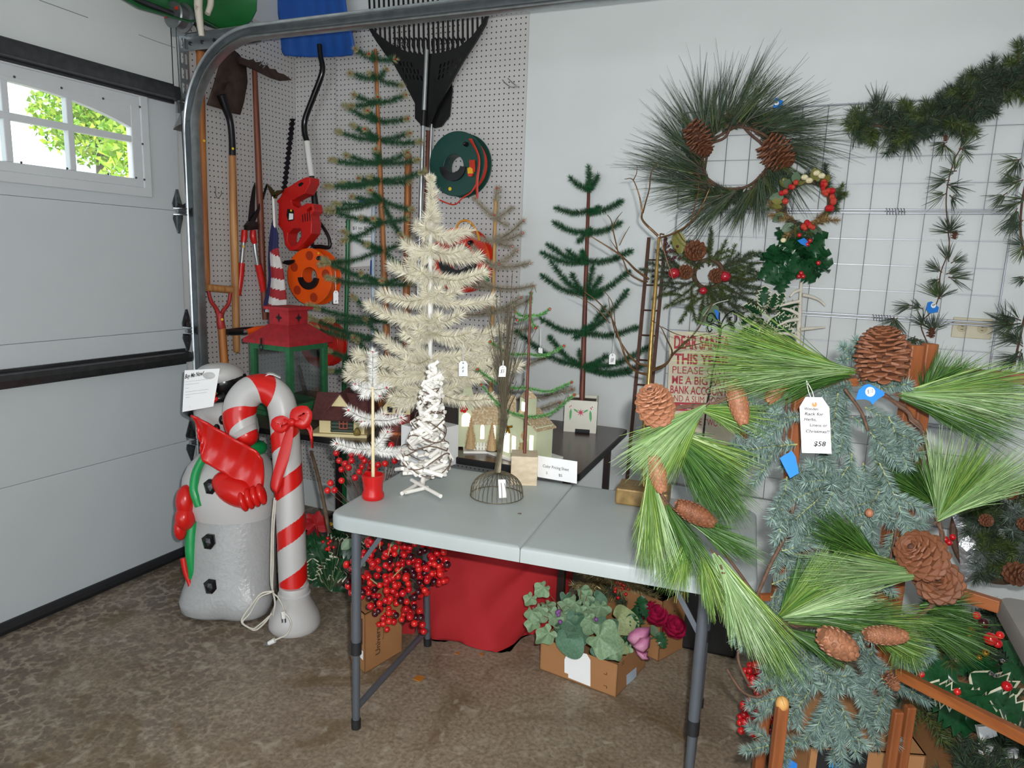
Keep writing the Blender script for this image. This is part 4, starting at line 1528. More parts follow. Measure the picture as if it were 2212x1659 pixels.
bottle_tree(t, c0 - sd * 0.012 - fd * 0.022, 0.13, 0.028)
bw_ = MB()
for k in range(5):
    a = k * 2 * PI / 5
    bw_.ell(fa(0.02, 0.155) + 0.010 * (math.cos(a) * sd + math.sin(a) * UZ) - fd * 0.004, 0.007, nu=8, nv=6)
bw_.build('red_rosette', m_red, t)

t = thing('card_cottage', 'pale green cardboard cottage with lit windows and gold bow right of the church', 'toy house', A(1115, 985, z=ZB))
fdir = nrm(np.array([0.93, -0.36, 0]))     # gable front wall, left to right
bdir = np.array([-fdir[1], fdir[0], 0])
c0 = A(1080, 978, z=ZB + 0.008)
MB().prism([c0 - fdir * 0.055 - bdir * 0.03 - UZ * 0.008, c0 + fdir * 0.19 - bdir * 0.03 - UZ * 0.008, c0 + fdir * 0.19 + bdir * 0.16 - UZ * 0.008, c0 - fdir * 0.055 + bdir * 0.16 - UZ * 0.008], UZ * 0.008).build('base_board', m_wfen, t, smooth=0, recalc=True)
Wf, Hf = 0.105, 0.085
w_ = MB()
w_.prism([c0, c0 + fdir * Wf, c0 + fdir * Wf + UZ * Hf, c0 + fdir * Wf / 2 + UZ * (Hf + 0.075), c0 + UZ * Hf], bdir * 0.13)
w_.build('wall', m_card, t, smooth=0, recalc=True)
for sg in (-1, 1):
    e = c0 + fdir * (Wf / 2 + sg * (Wf / 2 + 0.014)) + UZ * (Hf - 0.018) - bdir * 0.008
    tp_ = c0 + fdir * Wf / 2 + UZ * (Hf + 0.078) - bdir * 0.008
    MB().prism([e, tp_, tp_ + UZ * 0.004, e + UZ * 0.004], bdir * 0.146).build('roof', m_card, t, smooth=0, recalc=True)
rw = c0 + fdir * Wf + bdir * 0.03
MB().box(rw + fdir * 0.03 + bdir * 0.045 + UZ * 0.065, (0.06, 0.09, 0.13), np.array([fdir, bdir, UZ])).build('side_wing', m_card, t, smooth=0)
MB().prism([rw - fdir * 0.03 - bdir * 0.01 + UZ * 0.175, rw - fdir * 0.03 + bdir * 0.1 + UZ * 0.175, rw + fdir * 0.068 + bdir * 0.1 + UZ * 0.115, rw + fdir * 0.068 - bdir * 0.01 + UZ * 0.115], UZ * 0.006).build('wing_roof', m_tan, t, smooth=0, recalc=True)
ch = c0 + fdir * 0.09 + bdir * 0.055
MB().box(ch + UZ * 0.19, (0.045, 0.045, 0.08), np.array([fdir, bdir, UZ])).build('dormer_tower', m_card, t, smooth=0)
MB().lathe([(0.036, 0), (0.002, 0.04)], ch + UZ * 0.23, 4).build('dormer_roof', m_tan, t, smooth=0)
fn = lambda u, z: c0 + fdir * u + UZ * z
for u, w, z, h in ((0.038, 0.030, 0.012, 0.082), (0.078, 0.020, 0.016, 0.068)):
    flatpane('window', [fn(u - w / 2 - .002, z - .002), fn(u + w / 2 + .002, z - .002), fn(u + w / 2 + .002, z + h + .002), fn(u - w / 2 - .002, z + h + .002)], m_tan, t, -bdir)
    flatpane('lit_pane', [fn(u - w / 2, z), fn(u + w / 2, z), fn(u + w / 2, z + h), fn(u - w / 2, z + h)], m_lit, t, -bdir * 2.2)
fw2 = lambda u, z: rw + fdir * u + UZ * z
flatpane('lit_pane', [fw2(0.026, 0.035), fw2(0.044, 0.037), fw2(0.044, 0.095), fw2(0.026, 0.093)], m_lit, t, -bdir)
fch = lambda u, z: ch - bdir * 0.0225 + fdir * u + UZ * z
flatpane('lit_pane', [fch(-0.011, 0.18), fch(0.011, 0.18), fch(0.011, 0.214), fch(-0.011, 0.214)], m_lit, t, -bdir)
bottle_tree(t, c0 - fdir * 0.036 - bdir * 0.012, 0.115, 0.028)
bottle_tree(t, rw + fdir * 0.006 - bdir * 0.02, 0.105, 0.022)
bo = MB()
for a in (20, 160, 250, 290):
    d = math.cos(math.radians(a)) * fdir + math.sin(math.radians(a)) * UZ
    q = fn(0.045, 0.112) - bdir * 0.004
    bo.bar(q, q + d * 0.024, 0.009, 0.003, bdir)
bo.build('gold_bow', m_gold, t, smooth=0)

# price sheet standing between the tables
t = thing('color_sheet', 'white paper sheet with printed heading standing between the two tables', 'paper', A(1207, 1030, y=-0.925))
K = dict(y=-0.925)
Q = AP([(1160, 984), (1247, 997), (1246, 1045), (1161, 1030)], **K)
plate('sheet', m_paper, t, Q, (0, 0.001, 0))
ux, uy = Q[1] - Q[0], Q[0] - Q[3]
text('Color Pricing Sheet', A(1173, 1009, y=-0.9265), ux, uy, 0.011, m_ink, t, width=np.linalg.norm(A(1229, 1016, **K) - A(1173, 1009, **K)), shear=0.15)
text('$5', A(1207, 1029, y=-0.9265), ux, uy, 0.010, m_ink, t)
text('5', A(1180, 1024, y=-0.9265), ux, uy, 0.009, m_ink, t)
# ================================================================ little feather trees, wire trees and their tags
m_tinsel_w = mat('ivory_bristle', '#f4efdf', 0.6, isl=0.08, tint2='#e6dfc4')
m_tinsel_p = mat('white_bristle', '#f2f2ee', 0.6, isl=0.06)
m_tinsel_g = mat('green_bristle', '#1f5f35', 0.6, isl=0.35, tint2='#123f26')
m_tinsel_dk = mat('dark_green_bristle', '#215236', 0.6, isl=0.35, tint2='#35683f')
m_tinsel_t = mat('cream_tip_bristle', '#b3a67c', 0.7, isl=0.25, tint2='#7b8c5e')
m_tinsel_l = mat('light_green_bristle', '#3d8a3d', 0.6, isl=0.35, tint2='#79b26a')
m_tinsel_f = mat('frosted_grey_bristle', '#a39a88', 0.7, isl=0.25, tint2='#c4bda8')
m_berry = mat('red_berry', '#b01a20', 0.25, var=0.1)
m_wire = mat('branch_wire', '#4d4438', 0.6)
m_pole_o = wood('pole_orange_brown', '#7d4520', '#b8783c')
m_pole_r = wood('pole_red_brown', '#4a2016', '#7d4230')
m_pole_c = wood('pole_cream', '#d6c49a', '#e6d8b4')
m_pole_b = mat('pole_bamboo', '#c0975e', 0.5, var=0.1)


def bristles(mb, P, n, L, w, m=0, t0=0.0, t1=1.0, fwd=0.35, flat=None):
    """bottle-brush needles round a path, between fractions t0..t1 of its length"""
    k = len(P)
    tt = (t0 + (t1 - t0) * RNG.random(n)) * (k - 1)
    i = np.minimum(tt.astype(int), k - 2)
    f = (tt - i)[:, None]
    p = P[i] * (1 - f) + P[i + 1] * f
    T = nrm(np.gradient(P, axis=0))[i]
    r = RNG.normal(size=(n, 3))
    r -= T * (r * T).sum(1)[:, None]
    if flat is not None:
        r -= np.asarray(flat) * ((r @ np.asarray(flat)) * 0.6)[:, None]
    d = nrm(r) + T * (fwd + 0.25 * RNG.random((n, 1)))
    mb.needles(p, d, L * (0.75 + 0.4 * RNG.random(n)), w, m=m)


def branch(parent, path, mats, dens, L, w, tip=None, berry=0.0, fwd=0.35, name='branch', wire_r=0.002, flatv=None):
    P = cat_path(path, 14)
    ln_ = np.linalg.norm(np.diff(P, axis=0), axis=1).sum()
    mb = MB()
    mb.tube(P, np.linspace(wire_r, wire_r * 0.6, len(P)), 5, m=0)
    n = max(12, int(dens * ln_))
    if tip is None:
        bristles(mb, P, n, L, w, 1, 0.0, 1.0, fwd, flatv)
    else:
        bristles(mb, P, int(n * (1 - tip)), L, w, 1, 0.0, 1 - tip, fwd, flatv)
        bristles(mb, P, int(n * tip * 1.2), L, w * 1.2, 2, 1 - tip, 1.0, fwd + 0.2, flatv)
    nt = max(8, int(n * 0.05))
    d = nrm(P[-1] - P[-3]) + 0.55 * RNG.normal(size=(nt, 3))
    mb.needles(np.repeat(P[-1][None], nt, 0), d, L, w, m=2 if tip else 1)
    ob = mb.build(name, mats, parent, smooth=0)
    if berry:
        q = P[-1] + nrm(P[-1] - P[-3]) * berry * 0.6
        MB().ell(q, berry, nu=8, nv=6).build('berry', m_berry, ob)
    return ob


def trunk_at(p0, p1, v):
    """point of the straight trunk that shows at picture height v"""
    lo, hi = 0.0, 1.0
    a, b_ = PJ(p0)[1], PJ(p1)[1]
    for _ in range(30):
        mid = (lo + hi) / 2
        if PJ(p0 * (1 - mid) + p1 * mid)[1] > v:
            lo = mid
        else:
            hi = mid
    return p0 * (1 - lo) + p1 * lo


def feather_tree(t, p0, p1, tiers, mats, dens, L, w, tip=None, berry=0.0, sag=0.12, extra=1, spread=0.55, fwd=0.35, wire_r=0.002, seed=1, berry_p=1.0):
    rs = np.random.default_rng(seed)
    for v0, tips in tiers:
        b0 = trunk_at(p0, p1, v0)
        d0 = depth(b0)
        Ls = []
        for tp_ in tips:
            u, v = tp_[0], tp_[1]
            tip0 = A(u, v, d=d0)
            ln_ = np.linalg.norm(tip0 - b0)
            Ls.append(ln_)
            off = tp_[2] if len(tp_) > 2 else rs.uniform(-spread, spread) * 0.8
            tp3 = A(u, v, d=d0 + off * ln_)
            if tp3[1] > -0.08:
                tp3 = A(u, v, y=-0.08)
            mid = (b0 + tp3) / 2 - np.array([0, 0, sag * ln_])
            branch(t, [b0, mid, tp3], mats, dens, L, w, tip, berry if rs.random() < berry_p else 0, fwd, wire_r=wire_r)
        for e in range(extra):
            ln_ = np.mean(Ls) * rs.uniform(0.55, 0.9)
            a = (1 if e % 2 else -1) * CR[2] * [1, 1, 0] + CR[0] * rs.uniform(-0.5, 0.5)
            tp3 = b0 + nrm(a) * ln_ + np.array([0, 0, ln_ * rs.uniform(0.05, 0.3)])
            tp3[1] = min(tp3[1], -0.09)
            branch(t, [b0, (b0 + tp3) / 2 - np.array([0, 0, sag * ln_]), tp3], mats, dens, L, w, tip, berry if rs.random() < berry_p else 0, fwd, wire_r=wire_r)


c5 = lambda pts: C4(700, 380, pts)
c8 = lambda pts: C4(700, 700, pts)
c3 = lambda pts: C4(1100, 340, pts)
c4 = lambda pts: C4(1100, 640, pts)

# ---- tall green tree with cream tips
p0 = A(842, 880, z=ZB)
p1 = A(811, 106, y=p0[1] - 0.02)
t = thing('feather_tree', 'tallest green feather tree with cream tips and red berries on a brown pole', 'tree', p0)
rod('pole', m_pole_o, t, p0, p1, 15, 7, 14)
MB().lathe([(0.075, 0), (0.075, 0.03), (0.05, 0.05), (0.02, 0.055)], p0, 24).build('stand', m_pole_o, t)
feather_tree(t, p0, p1, [
    (128, [(768, 106), (853, 128), (796, 118), (812, 112)]),
    (170, [(757, 158), (868, 184), (835, 150)]),
    (222, [(765, 205), (876, 205), (760, 228)]),
    (262, [(745, 228), (880, 256), (790, 240)]),
    (302, [(730, 284), (885, 288), (908, 306), (762, 270)]),
    (352, [(716, 345), (748, 335), (902, 345), (880, 330)]),
    (392, [(706, 402), (738, 396), (916, 370), (884, 392), (775, 385)]),
    (432, [(708, 455), (724, 440), (890, 452), (868, 512), (760, 425)]),
    (480, [(710, 452), (742, 520), (885, 470), (780, 470)]),
    (540, [(694, 570), (742, 500), (884, 516), (870, 575)]),
    (612, [(708, 600), (700, 560), (888, 612), (864, 600), (780, 590)]),
    (690, [(668, 660), (705, 690), (762, 640), (880, 690)]),
    (735, [(664, 684), (664, 704), (790, 690), (872, 730)]),
    (790, [(700, 754), (703, 800), (765, 730), (880, 780)])],
    [m_wire, m_tinsel_dk, m_tinsel_t], 4600, 0.027, 0.0019, tip=0.16, berry=0.0055, extra=1, seed=3, berry_p=0.8, sag=0.05, fwd=0.25)

# ---- cream white tree on the white box
wb = (A(865, 1003, z=ZT) + A(990, 1002, z=ZT)) / 2
bx = nrm(A(990, 1002, z=ZT) - A(865, 1003, z=ZT))
by = np.array([-bx[1], bx[0], 0])
g1, g2 = nrm(bx - by), nrm(bx + by)
sdw = np.linalg.norm(A(990, 1002, z=ZT) - A(865, 1003, z=ZT)) / 1.414
t = thing('feather_tree', 'large cream-white feather tree standing in a white box on the white table', 'tree', wb + UZ * ZT)
wb = np.array([wb[0], wb[1], ZT])
MB().box(wb + UZ * 0.078, (sdw, sdw, 0.156), np.array([g1, g2, UZ])).build('box_base', mat('white_box_paint', '#dfe1e2', 0.4, var=0.02), t, smooth=0, bevel=0.004)
p0 = wb + UZ * 0.14
p1 = A(930, 392, d=depth(p0) - 0.02)
pw = MB()
zz = np.linspace(0, 1, 40)[:, None]
pt_ = trunk_at(p0, p1, 478)
pp = p0 * (1 - zz) + pt_ * zz
pw.tube(pp, [0.0075 + 0.0035 * abs(math.sin(k * 0.62)) for k in range(40)], 12)
pw.build('pole', mat('white_wrapped_pole', '#eeeeea', 0.5), t, smooth=60)
W = lambda pts: c5(pts)
tr = []
for v, tips in ((370, [(945, 320), (930, 150)]), (470, [(785, 425), (1228, 470), (860, 520), (1100, 540)]), (640, [(690, 585), (760, 700), (1308, 690), (1180, 640), (900, 730)]),
                (860, [(592, 775), (730, 750), (1350, 830), (1210, 890), (850, 920)]), (1040, [(500, 1015), (760, 1080), (1430, 1060), (1130, 980), (860, 910)]),
                (1250, [(398, 1110), (640, 1190), (850, 1190), (1150, 1190)]), (1340, [(690, 1350), (1510, 1310), (1250, 1340), (760, 1400), (1350, 1420)])):
    tr.append((380 + v / 3.95, [(700 + a / 3.95, 380 + b_ / 3.95) for a, b_ in tips]))
for v, tips in ((290, [(482, 125), (290, 260), (760, 185), (1500, 215), (1380, 160), (1190, 400)]), (420, [(222, 440), (250, 365), (560, 330), (1400, 330), (1650, 360)]),
                (560, [(500, 450), (590, 620), (1000, 610), (1420, 640), (1230, 480), (640, 700)])):
    tr.append((700 + v / 3.95, [(700 + a / 3.95, 700 + b_ / 3.95) for a, b_ in tips]))
feather_tree(t, p0, p1, tr, [m_wire, m_tinsel_w], 3700, 0.041, 0.0032, berry=0, extra=2, seed=5, sag=0.10, fwd=0.6, spread=0.45)
branch(t, [trunk_at(p0, p1, 492), trunk_at(p0, p1, 440), p1, p1 + UZ * 0.01], [m_wire, m_tinsel_w], 5200, 0.026, 0.0030, fwd=0.3, name='leader')

# ---- small white tree in a red pot
p0 = A(806, 1076, z=ZT)
p1 = A(805, 762, d=depth(p0))
t = thing('feather_tree', 'little snow-white feather tree in a red turned pot, nearest the table corner', 'tree', p0)
MB().lathe([(0.033, 0), (0.036, 0.006), (0.036, 0.016), (0.031, 0.026), (0.032, 0.05), (0.037, 0.072), (0.037, 0.080), (0.03, 0.082), (0.029, 0.06)], p0, 28).build('pot', mat('red_turned_wood', '#c01818', 0.28, var=0.05), t)
rod('pole', m_pole_c, t, p0 + UZ * 0.05, trunk_at(p0, p1, 836), 8, 6, 10)
feather_tree(t, p0, p1, [(700 + v / 3.95, [(700 + a / 3.95, 700 + b_ / 3.95) for a, b_ in tips]) for v, tips in (
    (560, [(272, 515), (528, 545), (335, 600), (470, 610)]), (820, [(212, 738), (655, 800), (325, 830), (500, 770)]), (1070, [(112, 1022), (540, 925), (652, 1088), (382, 1088)]))],
    [m_wire, m_tinsel_p], 5200, 0.026, 0.0021, berry=0.004, extra=0, seed=8, sag=0.06, fwd=0.35, spread=0.6)
branch(t, [trunk_at(p0, p1, 842), trunk_at(p0, p1, 800), p1], [m_wire, m_tinsel_p], 6500, 0.022, 0.0020, name='leader', fwd=0.2, berry=0.004)

# ---- thin green tree on a pale wood block
p0 = A(1131, 1046, z=ZT)
t = thing('feather_tree', 'thin pale-green feather tree with red berries on a plain wooden block', 'tree', p0)
bR = np.array([[math.cos(.42), math.sin(.42), 0], [-math.sin(.42), math.cos(.42), 0], [0, 0, 1]])
MB().box(p0 + UZ * 0.053 + CR[2] * [.03, .03, 0], (0.094, 0.094, 0.106), bR).build('block_base', wood('pale_block', '#c9b596', '#ddcdb4', 0, 0.5), t, smooth=0, bevel=0.002)
pb = p0 + UZ * 0.106 + CR[2] * [.03, .03, 0]
p1 = A(1147, 634, d=depth(pb))
rod('pole', m_pole_r, t, pb, p1, 7.5, 5, 10)
tr = [(380 + 1190 / 3.95, [(700 + a / 3.95, 380 + b_ / 3.95) for a, b_ in ((1635, 1165), (1920, 1140), (1800, 1290), (1660, 1230))]),
      (380 + 1520 / 3.95, [(700 + a / 3.95, 380 + b_ / 3.95) for a, b_ in ((1425, 1420), (2040, 1455))]),
      (700 + 545 / 3.95, [(700 + a / 3.95, 700 + b_ / 3.95) for a, b_ in ((1316, 392), (2105, 500))]),
      (700 + 795 / 3.95, [(700 + a / 3.95, 700 + b_ / 3.95) for a, b_ in ((1345, 525), (2130, 610))])]
feather_tree(t, pb, p1, tr, [m_wire, m_tinsel_l], 2600, 0.013, 0.0028, berry=0.0055, extra=0, seed=4, sag=0.14, fwd=0.7, spread=0.3)
branch(t, [trunk_at(pb, p1, 672), p1 - UZ * 0.01, p1], [m_wire, m_tinsel_l], 2600, 0.013, 0.0026, fwd=0.6, berry=0.005, name='leader')

# ---- green tree in the painted box
p0 = A(1254, 934, z=ZB)
t = thing('feather_tree', 'deep green feather tree in a white box painted with a red flower', 'tree', p0)
fx = nrm(A(1287, 936, z=ZB) - A(1218, 931, z=ZB))
fy = np.array([-fx[1], fx[0], 0])
PBX = np.array([fx, fy, UZ])
pc = A(1252, 934, z=ZB) + fy * 0.073
wbx = MB()
for dx, dy, sx_, sy_ in ((0, -0.07, 0.146, 0.008), (0, 0.07, 0.146, 0.008), (-0.069, 0, 0.008, 0.132), (0.069, 0, 0.008, 0.132)):
    wbx.box(pc + fx * dx + fy * dy + UZ * 0.073, (sx_, sy_, 0.146), PBX)
wbx.box(pc + UZ * 0.005, (0.14, 0.14, 0.01), PBX)
wbx.build('painted_box', mat('ivory_paint', '#e0ded2', 0.5, var=0.04), t, smooth=0)
MB().box(pc + UZ * 0.128, (0.13, 0.13, 0.01), PBX).build('soil', mat('box_filling', '#4a3a2c', 0.8, var=0.3), t, smooth=0)
ff = lambda u, z: pc - fy * 0.0745 + fx * u + UZ * z
st = [ff(0.0 + (0.020 if k % 2 == 0 else 0.006) * math.cos(k * PI / 8), 0.092 + (0.020 if k % 2 == 0 else 0.006) * math.sin(k * PI / 8)) for k in range(16)]
MB().prism(st, -fy * 0.0006).build('painted_flower', mat('paint_pink', '#c2425e', 0.6), t, smooth=0)
m_pg = mat('paint_green', '#5fae6a', 0.6)
for u, z, a, l_, w_ in ((-0.045, 0.08, 88, 0.055, 0.011), (0.045, 0.078, 95, 0.055, 0.012), (-0.022, 0.10, -28, 0.026, 0.008), (0.022, 0.10, 30, 0.026, 0.008)):
    c_, s_ = math.cos(math.radians(a)), math.sin(math.radians(a))
    MB().prism([ff(u + c_ * q[0] * l_ - s_ * q[1] * w_, z + s_ * q[0] * l_ + c_ * q[1] * w_) for q in ((-.5, 0), (-.2, -.45), (.25, -.45), (.5, 0), (.25, .45), (-.2, .45))], -fy * 0.0006).build('painted_leaf', m_pg, t, smooth=0)
for u, z in ((-0.05, 0.115), (-0.044, 0.12), (0.05, 0.12), (0.044, 0.115), (0.047, 0.111)):
    MB().ell(ff(u, z), (0.0025, 0.001, 0.0025), nu=8, nv=5).build('painted_berry', m_red, t)
MB().tube([ff(-0.02, 0.008) - fy * 0.006, ff(0.045, 0.008) - fy * 0.006], 0.009, 10).build('foam_pad', mat('grey_foam', '#2e2f33', 0.9), t)
pb = pc + UZ * 0.12
p1 = A(1272, 405, d=depth(pb))
rod('pole', m_pole_r, t, pb, p1, 12, 7, 12)
tr = [(340 + 275 / 3.95, [(1100 + a / 3.95, 340 + b_ / 3.95) for a, b_ in ((525, 180), (755, 160), (690, 140))]),
      (340 + 460 / 3.95, [(1100 + a / 3.95, 340 + b_ / 3.95) for a, b_ in ((410, 435), (950, 380))]),
      (340 + 640 / 3.95, [(1100 + a / 3.95, 340 + b_ / 3.95) for a, b_ in ((388, 560), (942, 560), (590, 715))]),
      (340 + 890 / 3.95, [(1100 + a / 3.95, 340 + b_ / 3.95) for a, b_ in ((290, 820), (340, 750), (505, 800), (1030, 800))]),
      (340 + 1170 / 3.95, [(1100 + a / 3.95, 340 + b_ / 3.95) for a, b_ in ((290, 1015), (365, 900), (540, 1005), (715, 935), (780, 1030), (1010, 985))]),
      (640 + 310 / 3.95, [(1100 + a / 3.95, 640 + b_ / 3.95) for a, b_ in ((285, 200), (1000, -35), (1080, 270), (560, 350), (810, 100))]),
      (640 + 600 / 3.95, [(1100 + a / 3.95, 640 + b_ / 3.95) for a, b_ in ((80, 310), (350, 355), (600, 470), (1200, 430), (1120, 600), (1020, 650), (830, 510))])]
feather_tree(t, pb, p1, tr, [m_wire, m_tinsel_g], 5600, 0.025, 0.0019, extra=1, seed=6, sag=0.10, spread=0.35, fwd=0.2)
branch(t, [trunk_at(pb, p1, 412), trunk_at(pb, p1, 390), A(1271, 362, d=depth(pb))], [m_wire, m_tinsel_g], 5600, 0.024, 0.0019, name='leader')

# ---- frosted grey tree behind
p0 = A(1058, 908, z=ZB)
t = thing('feather_tree', 'frosted grey feather tree with red berry tips on a bamboo pole, farthest back', 'tree', p0)
MB().lathe([(0.07, 0), (0.07, 0.03), (0.03, 0.04)], p0, 20).build('stand', m_pole_b, t)
p1 = A(1071, 432, d=depth(p0))
rod('pole', m_pole_b, t, p0, p1, 10, 7, 10)
tr = [(380 + v / 3.95, [(700 + a / 3.95, 380 + b_ / 3.95) for a, b_ in tips]) for v, tips in (
    (360, [(1290, 195), (1490, 110), (1605, 270), (1560, 420)]), (560, [(1700, 385), (1240, 490), (1690, 490), (1600, 600)]), (770, [(1275, 610), (1750, 745), (1640, 640), (1340, 690)]),
    (950, [(1150, 905), (1780, 940), (1250, 880)]), (1160, [(1180, 1180), (1750, 1060), (1680, 1040), (1330, 1170)]), (1320, [(1560, 1240), (1330, 1390), (1800, 1290)]))]
tr += [(700 + v / 3.95, [(700 + a / 3.95, 700 + b_ / 3.95) for a, b_ in tips]) for v, tips in ((400, [(1880, 290), (1380, 330), (1650, 330)]), (640, [(2110, 560), (1300, 600), (1600, 560)]), (790, [(2010, 670), (1300, 760)]))]
feather_tree(t, p0, p1, tr, [m_wire, m_tinsel_f], 3800, 0.026, 0.0018, berry=0.0055, extra=1, seed=9, sag=0.06, berry_p=0.85)
branch(t, [trunk_at(p0, p1, 440), p1 + UZ * 0.01, A(1073, 408, d=depth(p0))], [m_wire, m_tinsel_f], 4200, 0.026, 0.0018, name='leader', berry=0.006)

# ---- white twig tree wound with vine
tb = A(912, 1062, z=ZT)
td = depth(tb)
t = thing('twig_tree', 'cone of whitewashed sticks wound with brown vine on crossed stick feet', 'tree', tb)
cyl = MB().lathe([(1, 0), (1, 1)], (0, 0, 0), 9).mesh('twig', [mat('whitewashed_stick', '#eeebe4', 0.6, var=0.06, scale=30)], 40)
ends = mat('stick_end', '#d9c8a4', 0.7)


def stick(parent, a, b_, r, name='twig'):
    a, b_ = np.asarray(a), np.asarray(b_)
    F = frame(b_ - a)
    return inst(name, cyl, (np.array([F[0] * r, F[1] * r, b_ - a]), a), parent)


Tt, Tb = A(939, 786, d=td), A(917, 1012, d=td)
axis = Tt - Tb
rs = np.random.default_rng(2)
for i in range(150):
    f = (i + rs.random()) / 150
    f = f ** 1.0
    R_ = 0.006 + 0.084 * (1 - f) ** 0.95
    a = rs.uniform(0, 2 * PI)
    rr = R_ * rs.uniform(0.7, 1.0)
    c_ = Tb + axis * f + np.array([math.cos(a), math.sin(a), 0]) * rr
    tg = np.array([-math.sin(a), math.cos(a), 0]) * 1.0 + UZ * rs.uniform(-0.9, 0.9) + np.array([math.cos(a), math.sin(a), 0]) * rs.uniform(-0.6, 0.4)
    l_ = rs.uniform(0.035, 0.085) * (0.55 + 0.6 * (1 - f))
    tg = nrm(tg) * l_ / 2
    stick(t, c_ - tg, c_ + tg, rs.uniform(0.0055, 0.0085))
for k in range(9):
    a0_, a1_ = k * 0.7, k * 0.7 + 2.3
    q0 = Tb + np.array([math.cos(a0_), math.sin(a0_), 0]) * 0.082 + UZ * rs.uniform(-.006, .006)
    q1 = Tb + np.array([math.cos(a1_), math.sin(a1_), 0]) * 0.082
    stick(t, q0, q1, 0.006)
vn = MB()
aa = np.linspace(0, 2 * PI * 9, 260)
ff_ = aa / aa[-1]
vp = Tb + axis * (0.02 + 0.95 * ff_)[:, None] + (0.080 * (1 - ff_) + 0.009)[:, None] * np.stack([np.cos(aa), np.sin(aa), 0.25 * np.sin(aa * 2.3)], 1)
vn.tube(vp, 0.0021, 5)
aa2 = -aa * 0.6 + 1
vp = Tb + axis * (0.02 + 0.95 * ff_)[:, None] + (0.082 * (1 - ff_) + 0.009)[:, None] * np.stack([np.cos(aa2), np.sin(aa2), 0.35 * np.sin(aa2 * 1.7)], 1)
vn.tube(vp, 0.0018, 5)
vn.build('vine', mat('brown_vine', '#6b574c', 0.8, var=0.2), t)
stick(t, A(912, 1050, z=ZT + 0.004), Tb, 0.0085, 'stem')
for (u0, v0), (u1, v1), dz in (((868, 1066), (930, 1030), 0.0), ((889, 1037), (952, 1072), 0.010), ((876, 1064), (924, 1053), 0.006)):
    stick(t, A(u0, v0, z=ZT + 0.007 + dz), A(u1, v1, z=ZT + 0.007 + dz), 0.0068, 'foot')

# ---- wire tree on an openwork wire dome
m_gwire = mat('aged_wire', '#6f6755', 0.45, 0.6, var=0.25, scale=60)
cdm = A(1073, 1070, z=ZT)
rd_ = rad(114, cdm)
t = thing('wire_tree', 'bare tree of twisted grey-brown wire rising from an openwork wire dome', 'tree', cdm)
top_d = cdm + UZ * 0.082
for k in range(34):
    a = 2 * PI * k / 34
    pts = [top_d]
    for q in np.linspace(0.18, 1, 7):
        th = q * PI / 2
        pts.append(cdm + np.array([math.cos(a), math.sin(a), 0]) * rd_ * math.sin(th) * (1.0 if q < 1 else 1.0) + UZ * (0.080 * math.cos(th) ** 0.8 + 0.0015))
    MB().tube(cat_path(pts, 14), 0.0011, 5).build('dome_wire', m_gwire, t)
MB().tube(circ(cdm + UZ * 0.002, rd_, 60, (1, 0, 0), (0, 1, 0)), 0.0016, 6, closed=True).build('rim', m_gwire, t)
crown = A(1088, 905, d=depth(top_d))
tk = MB()
rs = np.random.default_rng(12)
for k in range(16):
    a = k * 2 * PI / 16
    tk.tube(cat_path([top_d + np.array([math.cos(a), math.sin(a), 0]) * 0.010, (top_d + crown) / 2 + np.array([math.cos(a + 1), math.sin(a + 1), 0]) * 0.007, crown + np.array([math.cos(a + 2), math.sin(a + 2), 0]) * 0.010], 10), 0.0022, 5)
tk.build('trunk', m_gwire, t)
for k in range(72):
    u = rs.normal(1097, 24)
    v = rs.uniform(640, 850) if k % 4 else rs.uniform(600, 700)
    if rs.random() < 0.2:
        u, v = rs.uniform(1060, 1085), rs.uniform(745, 850)
    tp3 = A(u, v, d=depth(crown) + rs.uniform(-0.07, 0.07))
    s0 = crown + np.array([rs.uniform(-1, 1), rs.uniform(-1, 1), 0]) * 0.008 - UZ * rs.uniform(0, 0.06)
    mid = s0 * 0.5 + tp3 * 0.5 + np.array([(crown - tp3)[0] * 0.25, (crown - tp3)[1] * 0.25, 0.0])
    pts = [s0, mid, tp3]
    if rs.random() < 0.35:
        cdir = np.array([rs.uniform(-1, 1), rs.uniform(-1, 1), 0])
        pts += [tp3 + UZ * 0.008 + cdir * 0.012, tp3 - UZ * 0.006 + cdir * 0.018]
    MB().tube(cat_path(pts, 12), np.linspace(0.0015, 0.0009, 12), 4).build('wire_twig', m_gwire, t)

# ---- gilded branch tree on a wooden block
gb = A(1372, 1072, z=ZT)
gd = depth(gb)
t = thing('gilded_branch_tree', 'tall tree of gilded wire branches on a gold wooden block, at the garland', 'tree', gb)
m_gilt = mat('gilded_wood', '#8f7446', 0.42, 0.3, var=0.3, scale=40, bump=0.1)
m_gilt2 = mat('gilded_trunk', '#8f7440', 0.32, 0.6, var=0.3, scale=60)
m_br = mat('bronze_twig', '#6a4f34', 0.4, 0.5, var=0.3, scale=40)
lb = nrm(A(1400, 1098, z=ZT) - A(1328, 1088, z=ZT))
ly = np.array([-lb[1], lb[0], 0])
bc_ = A(1328, 1089, z=ZT) + lb * 0.085 + ly * 0.06
MB().box(bc_ + UZ * 0.028, (0.17, 0.12, 0.056), np.array([lb, ly, UZ])).build('block_base', m_gilt, t, smooth=0, bevel=0.006)
g0 = bc_ + UZ * 0.055
gd = depth(g0)
G = lambda pts, off=0.0: AP(pts, d=gd + off)
hose('trunk', m_gilt2, t, np.concatenate([g0[None], G([(1391, 940), (1400, 840), (1408, 720), (1416, 620), (1423, 515)])]), [10, 11, 11, 10, 9, 6], 10, 30)


